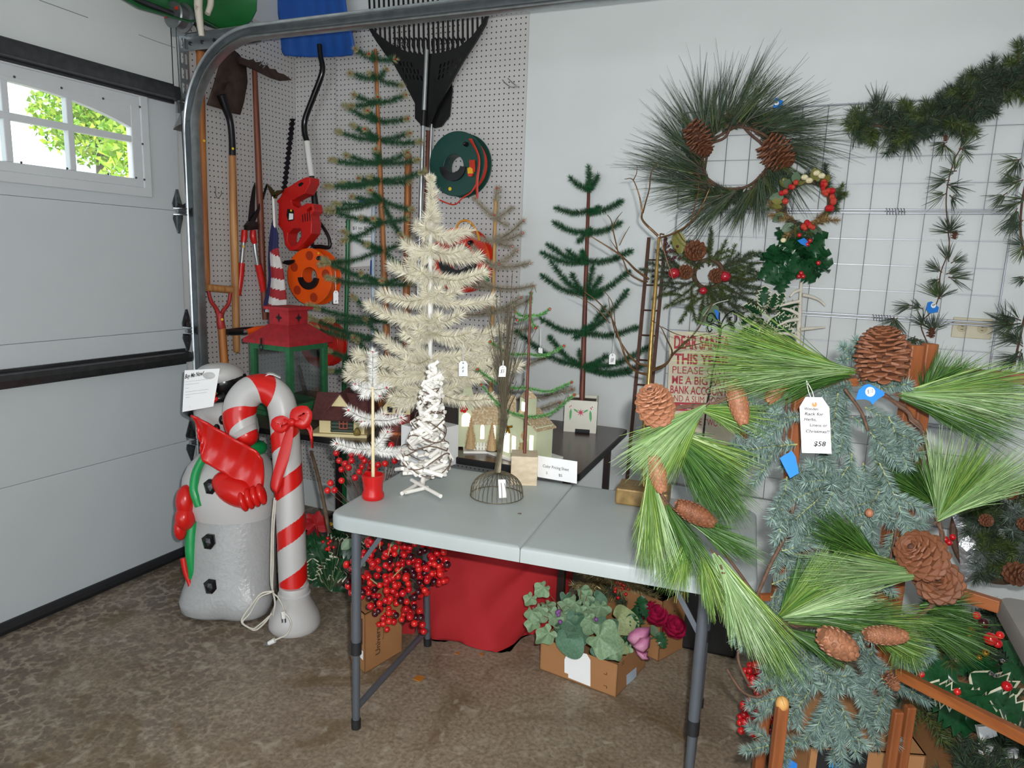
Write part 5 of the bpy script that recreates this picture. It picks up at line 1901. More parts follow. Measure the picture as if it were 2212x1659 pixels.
def twig(pts, w, off, cv):
    a = np.linspace(0, 1, len(pts)) * off
    P = np.array([A(u, v, d=gd + o) for (u, v), o in zip(cv(pts), a)])
    hose('branch', m_br, t, P, w, 6, 22)


for pts, w, off in (([(1270, 670), (1140, 540), (1133, 460), (1110, 330), (1055, 190), (985, 185)], [6, 5, 4, 3, 2, 1.5], -.05),
                    ([(1058, 195), (1085, 140), (1092, 70)], [2.5, 2, 1], -.04),
                    ([(1140, 475), (1165, 380), (1195, 270), (1215, 120), (1285, 30)], [4, 3.5, 3, 2.5, 1.5], .05),
                    ([(1270, 690), (1400, 650), (1545, 560), (1640, 420), (1700, 290), (1720, 240)], [5, 5, 4, 4, 3, 2], -.08),
                    ([(1545, 560), (1580, 430), (1615, 290), (1610, 200)], [3, 3, 2, 1], .04),
                    ([(1440, 635), (1500, 720), (1640, 800)], [3, 2, 1], .05), ([(1320, 655), (1290, 690), (1400, 1050)], [4, 3, 2], .03),
                    ([(1190, 1040), (1080, 960), (1000, 880), (900, 800), (690, 670)], [6, 5, 4, 4, 2], -.06),
                    ([(930, 815), (890, 640), (870, 540), (838, 490)], [3, 3, 2, 1.5], .05), ([(885, 590), (920, 520), (965, 465)], [2, 2, 1], .03),
                    ([(940, 750), (985, 660), (1028, 590)], [2.5, 2, 1], -.03), ([(1180, 1060), (1120, 1050), (1020, 985), (960, 850), (860, 700)], [4, 4, 3, 3, 1], .08)):
    twig(pts, w, off, c3)
for pts, w, off in (([(1200, 670), (1080, 640), (1000, 540), (930, 330), (870, 180), (760, 50), (640, -40)], [6, 5, 5, 4, 3, 3, 1], -.06),
                    ([(1200, 600), (1080, 560), (980, 440), (900, 290), (860, 100), (845, 10)], [5, 5, 4, 3, 2, 1], .06),
                    ([(860, 230), (720, 80), (540, -20)], [3, 2, 1], .03), ([(905, 240), (880, 60), (800, -60)], [2, 2, 1], -.04),
                    ([(1215, 640), (1330, 590), (1390, 480), (1340, 360), (1290, 260), (1210, 200)], [5, 5, 4, 3, 2, 1], -.07),
                    ([(1380, 500), (1480, 420), (1610, 280), (1700, 120), (1750, 50)], [4, 4, 3, 3, 2], .06),
                    ([(1300, 260), (1420, 320), (1560, 360)], [2, 2, 1], .03),
                    ([(1230, 620), (1340, 570), (1450, 450), (1640, 400), (1800, 320)], [4, 4, 3, 2, 1], -.05), ([(1440, 440), (1560, 350), (1780, 310)], [2, 2, 1], .04)):
    twig(pts, w, off, c4)


# ---- price tags on strings
def hang_tag(label, quad, knot, d, body=None, th=0.0008, rot=False):
    Q = AP(quad, d=d)                       # top-left, top-right, bottom-right, bottom-left
    t = thing('price_tag', label, 'price tag', (Q[2] + Q[3]) / 2, 'price tags on strings')
    ux, uy = Q[1] - Q[0], Q[0] - Q[3]
    w_, h_ = np.linalg.norm(ux), np.linalg.norm(uy)
    nn = nrm(np.cross(nrm(ux), nrm(uy)))
    c = lambda a, b_: Q[3] + ux * a + uy * b_
    MB().prism([c(0, 0), c(1, 0), c(1, .82), c(.78, 1), c(.22, 1), c(0, .82)], nn * th).build('card', m_paper, t, smooth=0, recalc=True)
    MB().lathe([(w_ * 0.09, 0), (w_ * 0.09, 0.0006), (w_ * 0.045, 0.0006)], c(.5, .87) + nn * th, 12, frame(nn)).build('eyelet', m_dsteel if not rot else mat('eyelet_tan', '#b98a5a', 0.6), t)
    kn = A(*knot, d=d)
    MB().tube(cat_path([c(.5, .87) + nn * 0.002, (c(.5, .87) + kn) / 2 + ux * 0.08, kn], 10), 0.0008, 5).build('string', m_white, t)
    MB().tube(cat_path([c(.5, .87) + nn * 0.001, (c(.5, .87) + kn) / 2 - ux * 0.05, kn], 10), 0.0008, 5).build('string', m_white, t)
    for s_, a, b_, hh, ww in body or []:
        text(s_, c(a, b_) + nn * (th + 0.0004), ux, uy, h_ * hh, m_ink, t, width=w_ * ww, shear=0.25)
    return t, c, nn, ux, uy


dw = depth(wb)
hang_tag('white tag with faint writing hanging from the cream-white tree', [(991, 780), (1010, 780), (1010, 813), (991, 813)], (1000, 738), dw - 0.13, [('8', .38, .5, .14, .2), ('$', .38, .28, .14, .2)])
hang_tag('small white tag marked 5 stuck in the wire tree', [(1079, 790), (1094, 790), (1092, 814), (1077, 814)], (1087, 778), depth(crown) - 0.09, [('$5', .2, .35, .34, .6)])
hang_tag('white handwritten tag on a long string from the deep green tree', [(1316, 764), (1330, 764), (1329, 787), (1315, 787)], (1330, 706), depth(pc) - 0.22, [('lll', .25, .2, .4, .5)])
hang_tag('tiny white tag seen edge-on between the thin tree and the deep green tree', [(1163, 750), (1172, 752), (1172, 764), (1163, 762)], (1168, 710), depth(pc) - 0.2, None)
hang_tag('white tag on a string hanging in front of the orange cord reel', [(720, 628), (731, 628), (731, 656), (720, 656)], (724, 585), depth(A(842, 880, z=ZB)) - .02, [('5', .3, .1, .15, .4)])
MB().prism([ff(0, 0)] if False else [A(1076, 1036, z=ZT + 0.075), A(1092, 1036, z=ZT + 0.075), A(1094, 1075, z=ZT + 0.012), A(1078, 1076, z=ZT + 0.012)], CR[2] * 0.001).build('price_tag', m_paper, None, smooth=0, recalc=True, label='blank white tag leaning inside the wire dome', cat='price tag')
# ================================================================ the right half: wire grid, wreaths, rack and garlands
m_gridw = mat('grid_wire_grey', '#8d8f96', 0.35, 0.5, var=0.05)
m_long = mat('long_pine_needle', '#47702f', 0.42, isl=0.38, tint2='#839a4a', var=0.1)
m_longd = mat('long_pine_needle_dark', '#2b4f1f', 0.45, isl=0.4, tint2='#4f7530', var=0.1)
m_longp = mat('long_pine_needle_pale', '#668a50', 0.42, isl=0.3, tint2='#9db283', var=0.1)
m_spr = mat('blue_spruce_needle', '#667f7a', 0.55, isl=0.25, tint2='#8fa59a', var=0.1)
m_sprstem = mat('spruce_stem', '#a8a868', 0.7, var=0.2)
m_fir = mat('dark_fir_needle', '#2a3d33', 0.55, isl=0.35, tint2='#4b5c3e', var=0.15)
m_fir2 = mat('olive_fir_needle', '#55662f', 0.55, isl=0.3, tint2='#33482e', var=0.15)
m_vine = mat('garland_vine', '#5c4334', 0.75, var=0.3, scale=60, bump=0.3, bscale=200)
m_cone = mat('pine_cone_brown', '#6e4229', 0.65, var=0.25, scale=60, isl=0.15)
m_cone2 = mat('pine_cone_tan', '#8f5f44', 0.6, var=0.2, scale=60, isl=0.12)
m_coned = mat('pine_cone_dark', '#4a2d20', 0.8, var=0.2)
m_tape = mat('blue_tape', '#1f78d2', 0.6, var=0.06, scale=8)
m_rack = mat('cedar_rack', '#74401f', 0.5, col2='#96562f', scale=1.0, stretch=(40, 40, 5), bump=0.1, bscale=1.0)
m_rackh = mat('cedar_rail', '#7c421f', 0.5, col2='#9c5b2e', scale=1.0, stretch=(6, 6, 60), bump=0.1, bscale=1.0)
m_holly = mat('holly_green', '#1c4a2a', 0.28, var=0.3, isl=0.2)
m_hollyw = mat('holly_cream_edge', '#dcd9bf', 0.45)

# ---- wire grid on the wall
GY = -0.022
gx0, gx1 = A(1478, 240, y=GY)[0], A(2186, 483, y=GY)[0]
gz1, gz0 = A(1900, 218, y=GY)[2], A(1640, 1079, y=GY)[2]
grid = thing('wire_grid', 'grey wire display grid fixed flat to the white wall behind the wreaths', 'wire grid', ((gx0 + gx1) / 2, GY, gz0))
NC, PH = 13, (gz1 - gz0) / 4
for k in range(4):
    a, b_ = gz1 - PH * (k + 1) + 0.006, gz1 - PH * k - 0.006
    fr_ = MB().tube(rrect((( gx0 + gx1) / 2, GY, (a + b_) / 2), np.array([1., 0, 0]), UZ, (gx1 - gx0) / 2, (b_ - a) / 2, 0.015, 3), 0.0036, 6, closed=True).build('panel', m_gridw, grid)
    w_ = MB()
    for i in range(1, NC):
        x = gx0 + (gx1 - gx0) * i / NC
        w_.tube([(x, GY - 0.003, a), (x, GY - 0.003, b_)], 0.0016, 5)
    for j in range(1, 4):
        z = a + (b_ - a) * j / 4
        w_.tube([(gx0, GY, z), (gx1, GY, z)], 0.0016, 5)
    w_.build('wires', m_gridw, fr_, kind='stuff')
    if k < 3:
        for fx_ in (0.33, 0.66):
            aa = np.linspace(0, 2 * PI * 7, 90)
            zc = gz1 - PH * (k + 1)
            MB().tube(np.stack([gx0 + (gx1 - gx0) * fx_ + aa * 0.0016, GY + 0.010 * np.cos(aa), zc + 0.012 * np.sin(aa)], 1), 0.0016, 5).build('hinge_coil', m_gridw, grid)
# power outlet
oc = (A(2057, 688, y=0) + A(2142, 730, y=0)) / 2
t = thing('power_outlet', 'beige wall socket plate low on the wall behind the wire grid', 'outlet', oc)
ow, oh = abs(A(2142, 709, y=0)[0] - A(2055, 709, y=0)[0]), 0.078
MB().box(oc + [0, -0.004, 0], (ow, 0.008, oh)).build('cover_plate', mat('beige_plate', '#bdb59a', 0.4), t, smooth=0, bevel=0.002)
for sx in (-0.25, 0.25):
    MB().tube([oc + [sx * ow, -0.007, 0], oc + [sx * ow, -0.0095, 0]], 0.017, 18).build('socket', mat('ivory_socket', '#a89c78', 0.4), t, smooth=30)
    for dz in (-0.006, 0.006):
        MB().box(oc + [sx * ow, -0.0100, dz], (0.008, 0.001, 0.0022)).build('slot', m_dark, t, smooth=0)


# ---- builders for greenery
def fan(parent, base, tip, n, spread, m, w=0.0017, droop=0.12, name='needle_fan', jit=0.22):
    base, tip = np.asarray(base), np.asarray(tip)
    ax = tip - base
    L = np.linalg.norm(ax)
    a = ax / L
    r = RNG.normal(size=(n, 3))
    r -= a * (r @ a)[:, None]
    r = nrm(r) * np.sqrt(RNG.random((n, 1))) * spread
    s0 = base + a * (RNG.random((n, 1)) ** 1.5) * L * jit + r * 0.012
    bend = np.array([0, 0, -1.0]) * L * droop * RNG.random((n, 1)) + RNG.normal(size=(n, 3)) * 0.035 * L
    mb = MB()
    k = n * 2 // 3
    mb.needles(s0, a + r, L * (0.68 + 0.36 * RNG.random(n)), w, bend=bend, seg=3, m=1)
    mb.tube([base - a * 0.01, base + a * L * jit], [0.0022, 0.001], 5, m=0)
    return mb.build(name, [m_vine, m], parent, smooth=0)


def spray(parent, base, tip, m=None, dens=3300, L=0.021, w=0.0021, side=2, name='spray', stem=None, sag=0.05, fwd=0.55):
    """a conifer spray: a leading shoot with side shoots, needles all round"""
    base, tip = np.asarray(base), np.asarray(tip)
    ax = tip - base
    Ln = np.linalg.norm(ax)
    a = ax / Ln
    sd_ = nrm(np.cross(a, CR[2] + 0.4 * RNG.normal(size=3)))
    paths = [cat_path([base, (base + tip) / 2 - UZ * sag * Ln * -0.5, tip], 9)]
    for k in range(side):
        f = 0.18 + 0.5 * (k + RNG.random() * 0.5) / max(1, side)
        sg = 1 if (k + int(RNG.integers(2))) % 2 else -1
        b0 = base + ax * f
        ln_ = Ln * (0.55 - 0.35 * f)
        t_ = b0 + (a * 0.8 + sd_ * sg * 0.62 + RNG.normal(size=3) * 0.12) * ln_
        paths.append(cat_path([b0, t_], 6))
    mb = MB()
    for P in paths:
        l_ = np.linalg.norm(np.diff(P, axis=0), axis=1).sum()
        mb.tube(P, np.linspace(0.0018, 0.0009, len(P)), 4, m=0)
        bristles(mb, P, int(dens * l_) + 10, L, w, 1, 0.02, 1.0, fwd)
        d = nrm(P[-1] - P[-2]) + 0.5 * RNG.normal(size=(16, 3))
        mb.needles(np.repeat(P[-1][None], 16, 0), d, L * 0.9, w, m=1)
    return mb.build(name, [stem or m_sprstem, m or m_spr], parent, smooth=0)


_scale = MB()
_sp = np.array([[(-.25, 0, 0), (.25, 0, 0)], [(-.55, .5, .05), (.55, .5, .05)], [(-.5, .85, .20), (.5, .85, .20)], [(-.12, 1.0, .34), (.12, 1.0, .34)]], float)
_bt = _sp - np.array([0, 0, 0.20]) * np.array([[[.3]], [[.8]], [[1.1]], [[.7]]])
_scale.grid(_sp).grid(_bt[:, ::-1])
_scale.grid(np.stack([_sp[:, 0], _bt[:, 0]], 1)).grid(np.stack([_bt[:, 1], _sp[:, 1]], 1)).grid(np.stack([_sp[3], _bt[3]], 0))
SCALE = {m.name: _scale.mesh('cone_scale', [m], 0) for m in (m_cone, m_cone2)}


def open_cone(parent, c, axis, ln_, r, m=None, n=70, open_=0.5, name='pine_cone', single=True, sw=1.0):
    """open pine cone: scales set in a spiral round a core; c = base centre, axis to the tip"""
    m = m or m_cone
    a = nrm(axis)
    F = frame(a)
    core = MB().lathe([(0.001, 0), (r * 0.42, 0.06 * ln_), (r * 0.42, 0.55 * ln_), (r * 0.15, 0.95 * ln_), (0.0005, ln_)], c, 12, F)
    co = core.build(name, m_coned, parent)
    jm = MB()
    for i in range(n):
        f = (i + 0.5) / n
        th = i * 2.39996
        prof = math.sin(PI * (0.16 + 0.80 * f)) ** 0.62
        rr = r * prof
        el = -0.25 + 1.25 * f + 0.25 * (1 - open_)          # elevation: drooping at base, upright at tip
        rad_d = F[0] * math.cos(th) + F[1] * math.sin(th)
        out = nrm(rad_d * math.cos(el) + a * math.sin(el))
        tang = np.cross(a, rad_d)
        up = np.cross(tang, out) * -1
        ls = rr * 0.92
        wd = r * 0.52 * sw * (0.55 + 0.45 * prof)
        p = np.asarray(c) + a * (0.02 + 0.86 * f) * ln_ + rad_d * rr * 0.12
        R3_ = np.array([tang * wd, out * ls, -up * ls * 0.55])
        if single:
            inst('scale', SCALE[m.name], (R3_, p), co)
        else:
            V = np.concatenate(_scale.v) @ R3_ + p
            nn_ = 0
            for v_, (f_, _) in zip(_scale.v, _scale.f):
                pass
            jm.v.append(V)
            for f_, _ in _scale.f:
                jm.f.append((f_ + jm.n, 0))
            jm.n += len(V)
    if not single:
        jm.build('scale', m, co, smooth=0, kind='stuff')
    return co


def long_cone(parent, c0, c1, r, m=None, name='pine_cone'):
    """closed cigar-shaped cone from c0 (stalk end) to c1, knobbly all over"""
    c0, c1 = np.asarray(c0), np.asarray(c1)
    a = c1 - c0
    L = np.linalg.norm(a)
    F = frame(a)
    pr = lambda f: r * (math.sin(PI * min(1, 0.08 + 0.86 * f)) ** 0.5)
    mb = MB()
    mb.lathe([(max(0.0006, pr(f) * 0.94), f * L) for f in np.linspace(0, 1, 14)], c0, 18, F)
    n = int(26 * L / r)
    for i in range(n):
        f = (i + 0.5) / n
        th = i * 2.39996
        rd = F[0] * math.cos(th) + F[1] * math.sin(th)
        q = c0 + a * f + rd * pr(f) * 0.93
        mb.ell(q, (r * 0.24, r * 0.26, r * 0.10), np.array([np.cross(nrm(a), rd), nrm(nrm(a) - rd * 0.15), rd]), 6, 4)
    return mb.build(name, m or m_cone2, parent, smooth=45)


def holly_mesh(name, mats, edge=False):
    out = []
    k = 5
    for s_ in (1, -1):
        side = []
        for i in range(k):
            y0, y1, y2 = (i + 0.05) / k, (i + 0.55) / k, (i + 0.95) / k
            w = lambda y: 0.30 * math.sin(PI * min(1, 0.10 + 0.88 * y)) ** 0.8
            side += [(s_ * w(y0) * 0.72, y0), (s_ * (w(y1) + 0.10), y1 + 0.02)]
        out.append(side)
    pts = [(0, 0)] + out[0] + [(0, 1.05)] + out[1][::-1]
    zf = lambda x, y: 0.30 * abs(x) + 0.10 * math.sin(9 * y) * abs(x) * 2 - 0.18 * (y - .4) ** 2
    mb = MB()
    P = [np.array([x, y, zf(x, y)]) for x, y in pts]
    spine = [np.array([0, (i) / 6, -0.18 * (i / 6 - .4) ** 2]) for i in range(7)]
    n = len(P)
    if not edge:
        V = np.array(P + spine)
        sp = [n + min(6, max(0, int(round(p[1] * 6)))) for p in P]
        F = []
        for i in range(n):
            j = (i + 1) % n
            F.append([i, j, sp[j]])
            if sp[i] != sp[j]:
                F.append([i, sp[j], sp[i]])
        mb.add(V, F)
    else:
        I = [np.array([p[0] * 0.80, 0.5 + (p[1] - 0.5) * 0.90, zf(p[0] * .80, p[1])]) for p in P]
        V = np.array(P + I + spine)
        Fo = [[i, (i + 1) % n, n + (i + 1) % n, n + i] for i in range(n)]
        mb.add(V, np.array(Fo), 1)
        sp = [2 * n + min(6, max(0, int(round(p[1] * 6)))) for p in P]
        Fi = []
        for i in range(n):
            j = (i + 1) % n
            Fi.append([n + i, n + j, sp[j]])
            if sp[i] != sp[j]:
                Fi.append([n + i, sp[j], sp[i]])
        mb.f.append((np.array(Fi), 0))
    return mb.mesh(name, mats, 60)


HOLLY = holly_mesh('holly_leaf', [m_holly])
HOLLYV = holly_mesh('variegated_holly_leaf', [m_holly, m_hollyw], True)
m_eleaf = mat('grey_green_leaf', '#5c7358', 0.5, var=0.25, scale=30)
m_oleaf = mat('olive_leaf', '#7c7a3c', 0.5, var=0.25, scale=30)


def oval_mesh(name, m, wd=0.36, tipy=1.0):
    mb = MB()
    V = []
    for i in range(7):
        y = i / 6
        w = wd * math.sin(PI * min(1, .04 + .94 * y)) ** 0.75
        V.append([(-w, y, 0.16 * w), (-w * .5, y, 0.03 * w), (0, y, -0.1 * (y - .5) ** 2), (w * .5, y, 0.03 * w), (w, y, 0.16 * w)])
    mb.grid(np.array(V))
    return mb.mesh(name, [m], 60)


OVAL_E, OVAL_O = oval_mesh('oval_leaf', m_eleaf), oval_mesh('oval_leaf', m_oleaf, 0.3)


def leaf_at(name, me, p, dirv, size, parent, face=None, roll=0.35):
    d = nrm(dirv)
    f = nrm((face if face is not None else -CR[2]) + RNG.normal(size=3) * roll)
    x = nrm(np.cross(d, f))
    z = np.cross(x, d)
    return inst(name, me, (np.array([x * size, d * size, z * size]), p), parent)


def tape(label, poly, d, body=None, tilt=0.0, parent=None):
    Q = AP(poly, d=d)
    c = Q.mean(0)
    t = thing('price_tape', label, 'price label', c, 'blue tape price labels')
    nn = -CR[2]
    mid = len(poly)
    MB().prism(Q, nn * 0.0009).build('tape', m_tape, t, smooth=0, recalc=True)
    if body:
        b_, (u, v), rpx = body
        p = A(u, v, d=d)
        r = rad(2 * rpx, p)
        MB().lathe([(r, 0), (r, 0.0006), (1e-5, 0.0006)], p + nn * 0.0010, 18, frame(nn)).build('round_sticker', m_paper, t, smooth=0)
        text(b_, p + nn * 0.0022 - CR[0] * r * 0.6 - CR[1] * r * 0.38, CR[0] + 0.2 * CR[1], CR[1] - 0.2 * CR[0], r * 0.85, m_ink, t, width=r * 1.25, shear=0.2)
    return t


# ---- big wreath on the wall grid
wd_ = depth(A(1590, 345, y=-0.10))
wc = A(1590, 345, y=-0.10)
t = thing('wreath', 'largest dark pine wreath with two cones hanging on the wire grid', 'wreath', wc, 'wreaths on the wire grid')
wr_ = rad(150, wc)
ring = circ(wc, wr_, 48)
for k in range(5):
    jit = RNG.normal(size=(12, 3)) * 0.012
    rp_ = circ(wc, wr_ * (0.86 + 0.07 * k), 12, a0=0.3 * k, a1=2 * PI + 0.3 * k - 0.01)
    MB().tube(cat_path((rp_ + jit)[:12], 48, closed=True), 0.0055, 6, closed=True).build('grapevine', m_vine, t)
for k in range(82):
    a = 2 * PI * (k + RNG.random()) / 82
    rd = np.array([math.cos(a), 0, math.sin(a)])
    cw = np.array([math.sin(a), 0, -math.cos(a)])
    b0 = wc + rd * wr_ * RNG.uniform(0.85, 1.25) + np.array([0, -RNG.uniform(0, 0.06), 0])
    big_ = 0.19 if (a < 2.3 and a > 0.5) or a > 3.2 else 0.17
    d = rd * RNG.uniform(0.35, 0.95) + cw * RNG.uniform(0.35, 0.9) + np.array([0, RNG.uniform(-0.35, 0.12), 0])
    tp3 = b0 + nrm(d) * RNG.uniform(0.7, 1.15) * big_ * 1.2
    if a > 4.6:
        tp3 = b0 + (tp3 - b0) * .62
    elif 2.4 < a < 4.2:
        tp3 = b0 + (tp3 - b0) * 1.12
    fan(t, b0, tp3, 26, 0.30, m_fir if k % 5 else m_fir2, w=0.0024, droop=0.10, jit=0.5, name='pine_tuft')
for k in range(46):
    a = 2 * PI * (k + RNG.random()) / 46
    rd = np.array([math.cos(a), 0, math.sin(a)])
    cw = np.array([math.sin(a), 0, -math.cos(a)])
    b0 = wc + rd * wr_ * RNG.uniform(0.85, 1.0)
    spray(t, b0, b0 + (rd * RNG.uniform(0.2, .7) + cw * 0.8 + [0, -.25, 0]) * 0.10, m_fir if k % 4 else m_fir2, 1800, 0.035, 0.0028, 1, 'fir_sprig', m_vine)
open_cone(t, A(1492, 268, d=wd_ - 0.07), A(1525, 325, d=wd_ - 0.07) - A(1492, 268, d=wd_ - 0.07), 0.15, 0.055, m_cone, 70, single=False)
open_cone(t, A(1655, 305, d=wd_ - 0.10), A(1700, 355, d=wd_ - 0.11) - A(1655, 305, d=wd_ - 0.10), 0.14, 0.068, m_cone, 75)
tape('blue tape label with a white dot at the top of the largest wreath', [(1675, 211), (1692, 218), (1688, 236), (1670, 232)], wd_ - 0.13, ('4', (1677, 223), 5))


def clump(label, u, v, y, name, cat, group=None):
    c = A(u, v, y=y)
    return thing(name, label, cat, c, group), c


# small mixed wreath
t, sc_ = clump('smallest wreath, with olive leaves and red-orange berries, right of the big one', 1742, 440, -0.16, 'wreath', 'wreath', 'wreaths on the wire grid')
sr = rad(92, sc_)
MB().tube(circ(sc_, sr, 40), 0.010, 7, closed=True).build('ring', m_vine, t)
m_rust_n = mat('tan_needle', '#8a6a3c', 0.6, isl=0.3, tint2='#b59a66')
for k in range(34):
    a = 2 * PI * (k + RNG.random() * .6) / 34
    rd = np.array([math.cos(a), 0, math.sin(a)])
    cw = np.array([math.sin(a), 0, -math.cos(a)])
    b0 = sc_ + rd * sr * RNG.uniform(0.85, 1.15)
    low = math.sin(a) < -0.3
    spray(t, b0, b0 + (rd * RNG.uniform(-.2, .6) + cw * RNG.choice([-1, 1]) * .7 + [0, -.4, 0]) * 0.075, m_rust_n if low and k % 2 else (m_fir if k % 3 else m_fir2), 2200, 0.026, 0.0024, 0, 'sprig', m_vine)
for k in range(20):
    a = RNG.uniform(0, 2 * PI)
    rd = np.array([math.cos(a), 0, math.sin(a)])
    leaf_at('leaf', OVAL_E if k % 2 else OVAL_O, sc_ + rd * sr * 1.05 + [0, -0.03, 0], rd + RNG.normal(size=3) * .6, RNG.uniform(.035, .06), t)
for k in range(26):
    a = [0.9, 0.5, 0.1, -1.1, -1.5, 2.4, 2.9, -0.1][k % 8] + RNG.normal() * 0.16
    rd = np.array([math.cos(a), 0, math.sin(a)])
    MB().ell(sc_ + rd * sr * RNG.uniform(0.85, 1.2) + [0, -0.045, 0], RNG.uniform(.009, .014), nu=8, nv=6).build('berry', mat('orange_red_berry', '#b0392a', 0.4, var=0.2) if k % 3 else m_berry, t)
for u, v in ((1738, 383), (1775, 380), (1764, 374), (1748, 390)):
    MB().ell(A(u, v, y=-0.22), (0.014, 0.012, 0.011), nu=8, nv=6).build('cream_blossom', mat('cream_blossom', '#d9cfa8', 0.7, var=0.15, scale=90), t)

# holly ball and variegated holly
t, hc = clump('ball of dark glossy holly leaves with red berries under the smallest wreath', 1716, 562, -0.10, 'holly_bunch', 'holly')
hr = rad(104, hc)
for k in range(80):
    d = nrm(RNG.normal(size=3) * [1, .6, 1])
    d[1] = -abs(d[1])
    p = hc + d * hr * RNG.uniform(0.1, 0.75)
    leaf_at('holly_leaf', HOLLY, p, d * [1, .4, 1] + RNG.normal(size=3) * .5, RNG.uniform(.07, .10), t, roll=.45)
for u, v in ((1727, 508), (1750, 520), (1735, 597), (1726, 597), (1731, 590), (1744, 528), (1768, 568)):
    MB().ell(A(u, v, y=-0.22), .009, nu=10, nv=7).build('berry', m_berry, t)
MB().ell(A(1692, 519, y=-0.21), (.011, .008, .010), nu=8, nv=6).build('cream_bud', mat('cream_blossom', '#d9cfa8', 0.7), t)
tape('folded blue tape label on top of the holly ball', [(1722, 520), (1737, 514), (1746, 523), (1744, 533), (1730, 527)], depth(hc) - 0.14)
t, hc = clump('bunch of white-edged holly leaves low on the wire grid', 1655, 690, -0.10, 'holly_bunch', 'holly')
hr = rad(88, hc)
for k in range(38):
    d = nrm(RNG.normal(size=3) * [1.15, .5, .9])
    d[1] = -abs(d[1])
    leaf_at('holly_leaf', HOLLYV, hc + d * hr * RNG.uniform(0.2, 0.8), d * [1, .3, 1] + RNG.normal(size=3) * .6, RNG.uniform(.07, .095), t, roll=.4)

# cedar wreath with apples
t, mc = clump('cedar and pine wreath with red apples and cones, behind the gilded branches', 1530, 592, -0.09, 'wreath', 'wreath', 'wreaths on the wire grid')
md_ = depth(mc)
MB().tube(circ(mc, rad(60, mc), 36), 0.010, 7, closed=True).build('ring', m_vine, t)
m_ced = mat('cedar_sprig', '#34453a', 0.55, isl=0.3, tint2='#5b6b45', var=0.15)
for (u, v) in ((1390, 575), (1400, 555), (1420, 640), (1440, 655), (1470, 690), (1455, 530), (1500, 700), (1530, 705), (1545, 680), (1580, 700), (1610, 690), (1640, 655), (1660, 625), (1650, 560), (1625, 545), (1600, 570), (1540, 500), (1530, 520), (1560, 530), (1490, 520), (1412, 610), (1590, 640), (1625, 610), (1648, 590)):
    for q in range(1 + (u % 2)):
        uu, vv = u + RNG.normal() * 8, v + RNG.normal() * 8
        b0 = A(1530 + (uu - 1530) * 0.22, 592 + (vv - 592) * 0.22, d=md_ - 0.02)
        spray(t, b0, A(uu, vv, d=md_ - RNG.uniform(0, .12)), m_ced if (u + q) % 3 else m_fir2, 1900, 0.020, 0.0024, 2, 'cedar_sprig', m_vine, sag=-.05)
for u, v, l_ in ((1500, 545, .07), (1482, 592, .05), (1548, 600, .05)):
    open_cone(t, A(u - 8, v - 8, d=md_ - 0.12), CR[0] * .5 - CR[1] * .5 - CR[2], l_, l_ * .62, m_cone, 50, single=False)
m_apple = mat('red_apple', '#9c1626', 0.2, var=0.25, scale=20, coat=0.5)
for u, v, r_ in ((1566, 597, .024), (1456, 590, .024), (1519, 628, .017)):
    MB().ell(A(u, v, d=md_ - 0.15), (r_, r_, r_ * .92), nu=18, nv=12).build('apple', m_apple, t, smooth=60)
for k in range(14):
    MB().ell(A(1450 + RNG.normal() * 14, 545 + RNG.normal() * 14, d=md_ - 0.15), .006, nu=8, nv=6).build('dark_berry', mat('dark_berry', '#4a1a22', 0.3), t)
leaf_at('broad_leaf', OVAL_O, A(1470, 548, d=md_ - .12), AP([(1462, 500)], d=md_ - .12)[0] - A(1470, 548, d=md_ - .12), .10, t)
leaf_at('broad_leaf', OVAL_E, A(1548, 660, d=md_ - .10), AP([(1512, 712)], d=md_ - .12)[0] - A(1548, 660, d=md_ - .1), .10, t)
MB().tube(cat_path(AP([(1519, 683), (1530, 668), (1545, 656), (1573, 648)], d=md_ - .14), 14), 0.0014, 5).build('white_tie', m_white, t)
tape('blue tape label under the cedar wreath', [(1542, 668), (1552, 672), (1556, 688), (1549, 690)], md_ - .12)

# white twig tree
t = thing('stick_tree', 'small bare tree of white driftwood twigs below the holly ball', 'tree', A(1724, 742, y=-0.14))
kd = depth(A(1724, 742, y=-0.14))
m_dw = mat('white_driftwood', '#d6d0c2', 0.7, var=0.1, scale=25)
cv = lambda pts: C4(1380, 380, pts)
hose('trunk', m_dw, t, np.concatenate([AP(cv([(1387, 890), (1378, 1050), (1372, 1200), (1360, 1395)]), d=kd), [A(1722, 790, d=kd) * [1, 1, 0] + [0, 0, A(1722, 790, d=kd)[2]]]]), [6, 8, 9, 11, 12], 10, 24)
for pts in ([(1372, 975), (1330, 990), (1290, 1030)], [(1395, 1015), (1470, 1030), (1540, 1060), (1592, 1110)], [(1368, 1070), (1290, 1085), (1200, 1112)], [(1362, 1180), (1290, 1145), (1222, 1130)],
            [(1362, 1225), (1270, 1240), (1180, 1282)], [(1378, 1310), (1480, 1300), (1592, 1292)], [(1350, 1375), (1260, 1345), (1090, 1352)]):
    hose('twig', m_dw, t, AP(cv(pts), d=kd - 0.02), [8, 7, 4], 8, 12)
MB().box(A(1722, 800, d=kd), (0.10, 0.07, 0.02)).build('stand', m_dw, t, smooth=0)

# garlands at top right
def tufts(t, nodes, m, y, n=26, L=.085, spread=.75, w=.0026):
    for u, v, du, dv in nodes:
        b0 = A(u, v, y=y)
        fan(t, b0, A(u + du, v + dv, y=y - RNG.uniform(-.02, .05)), n, spread, m if RNG.random() < .75 else m_fir2, w=w, droop=.03, jit=.35, name='pine_tuft')


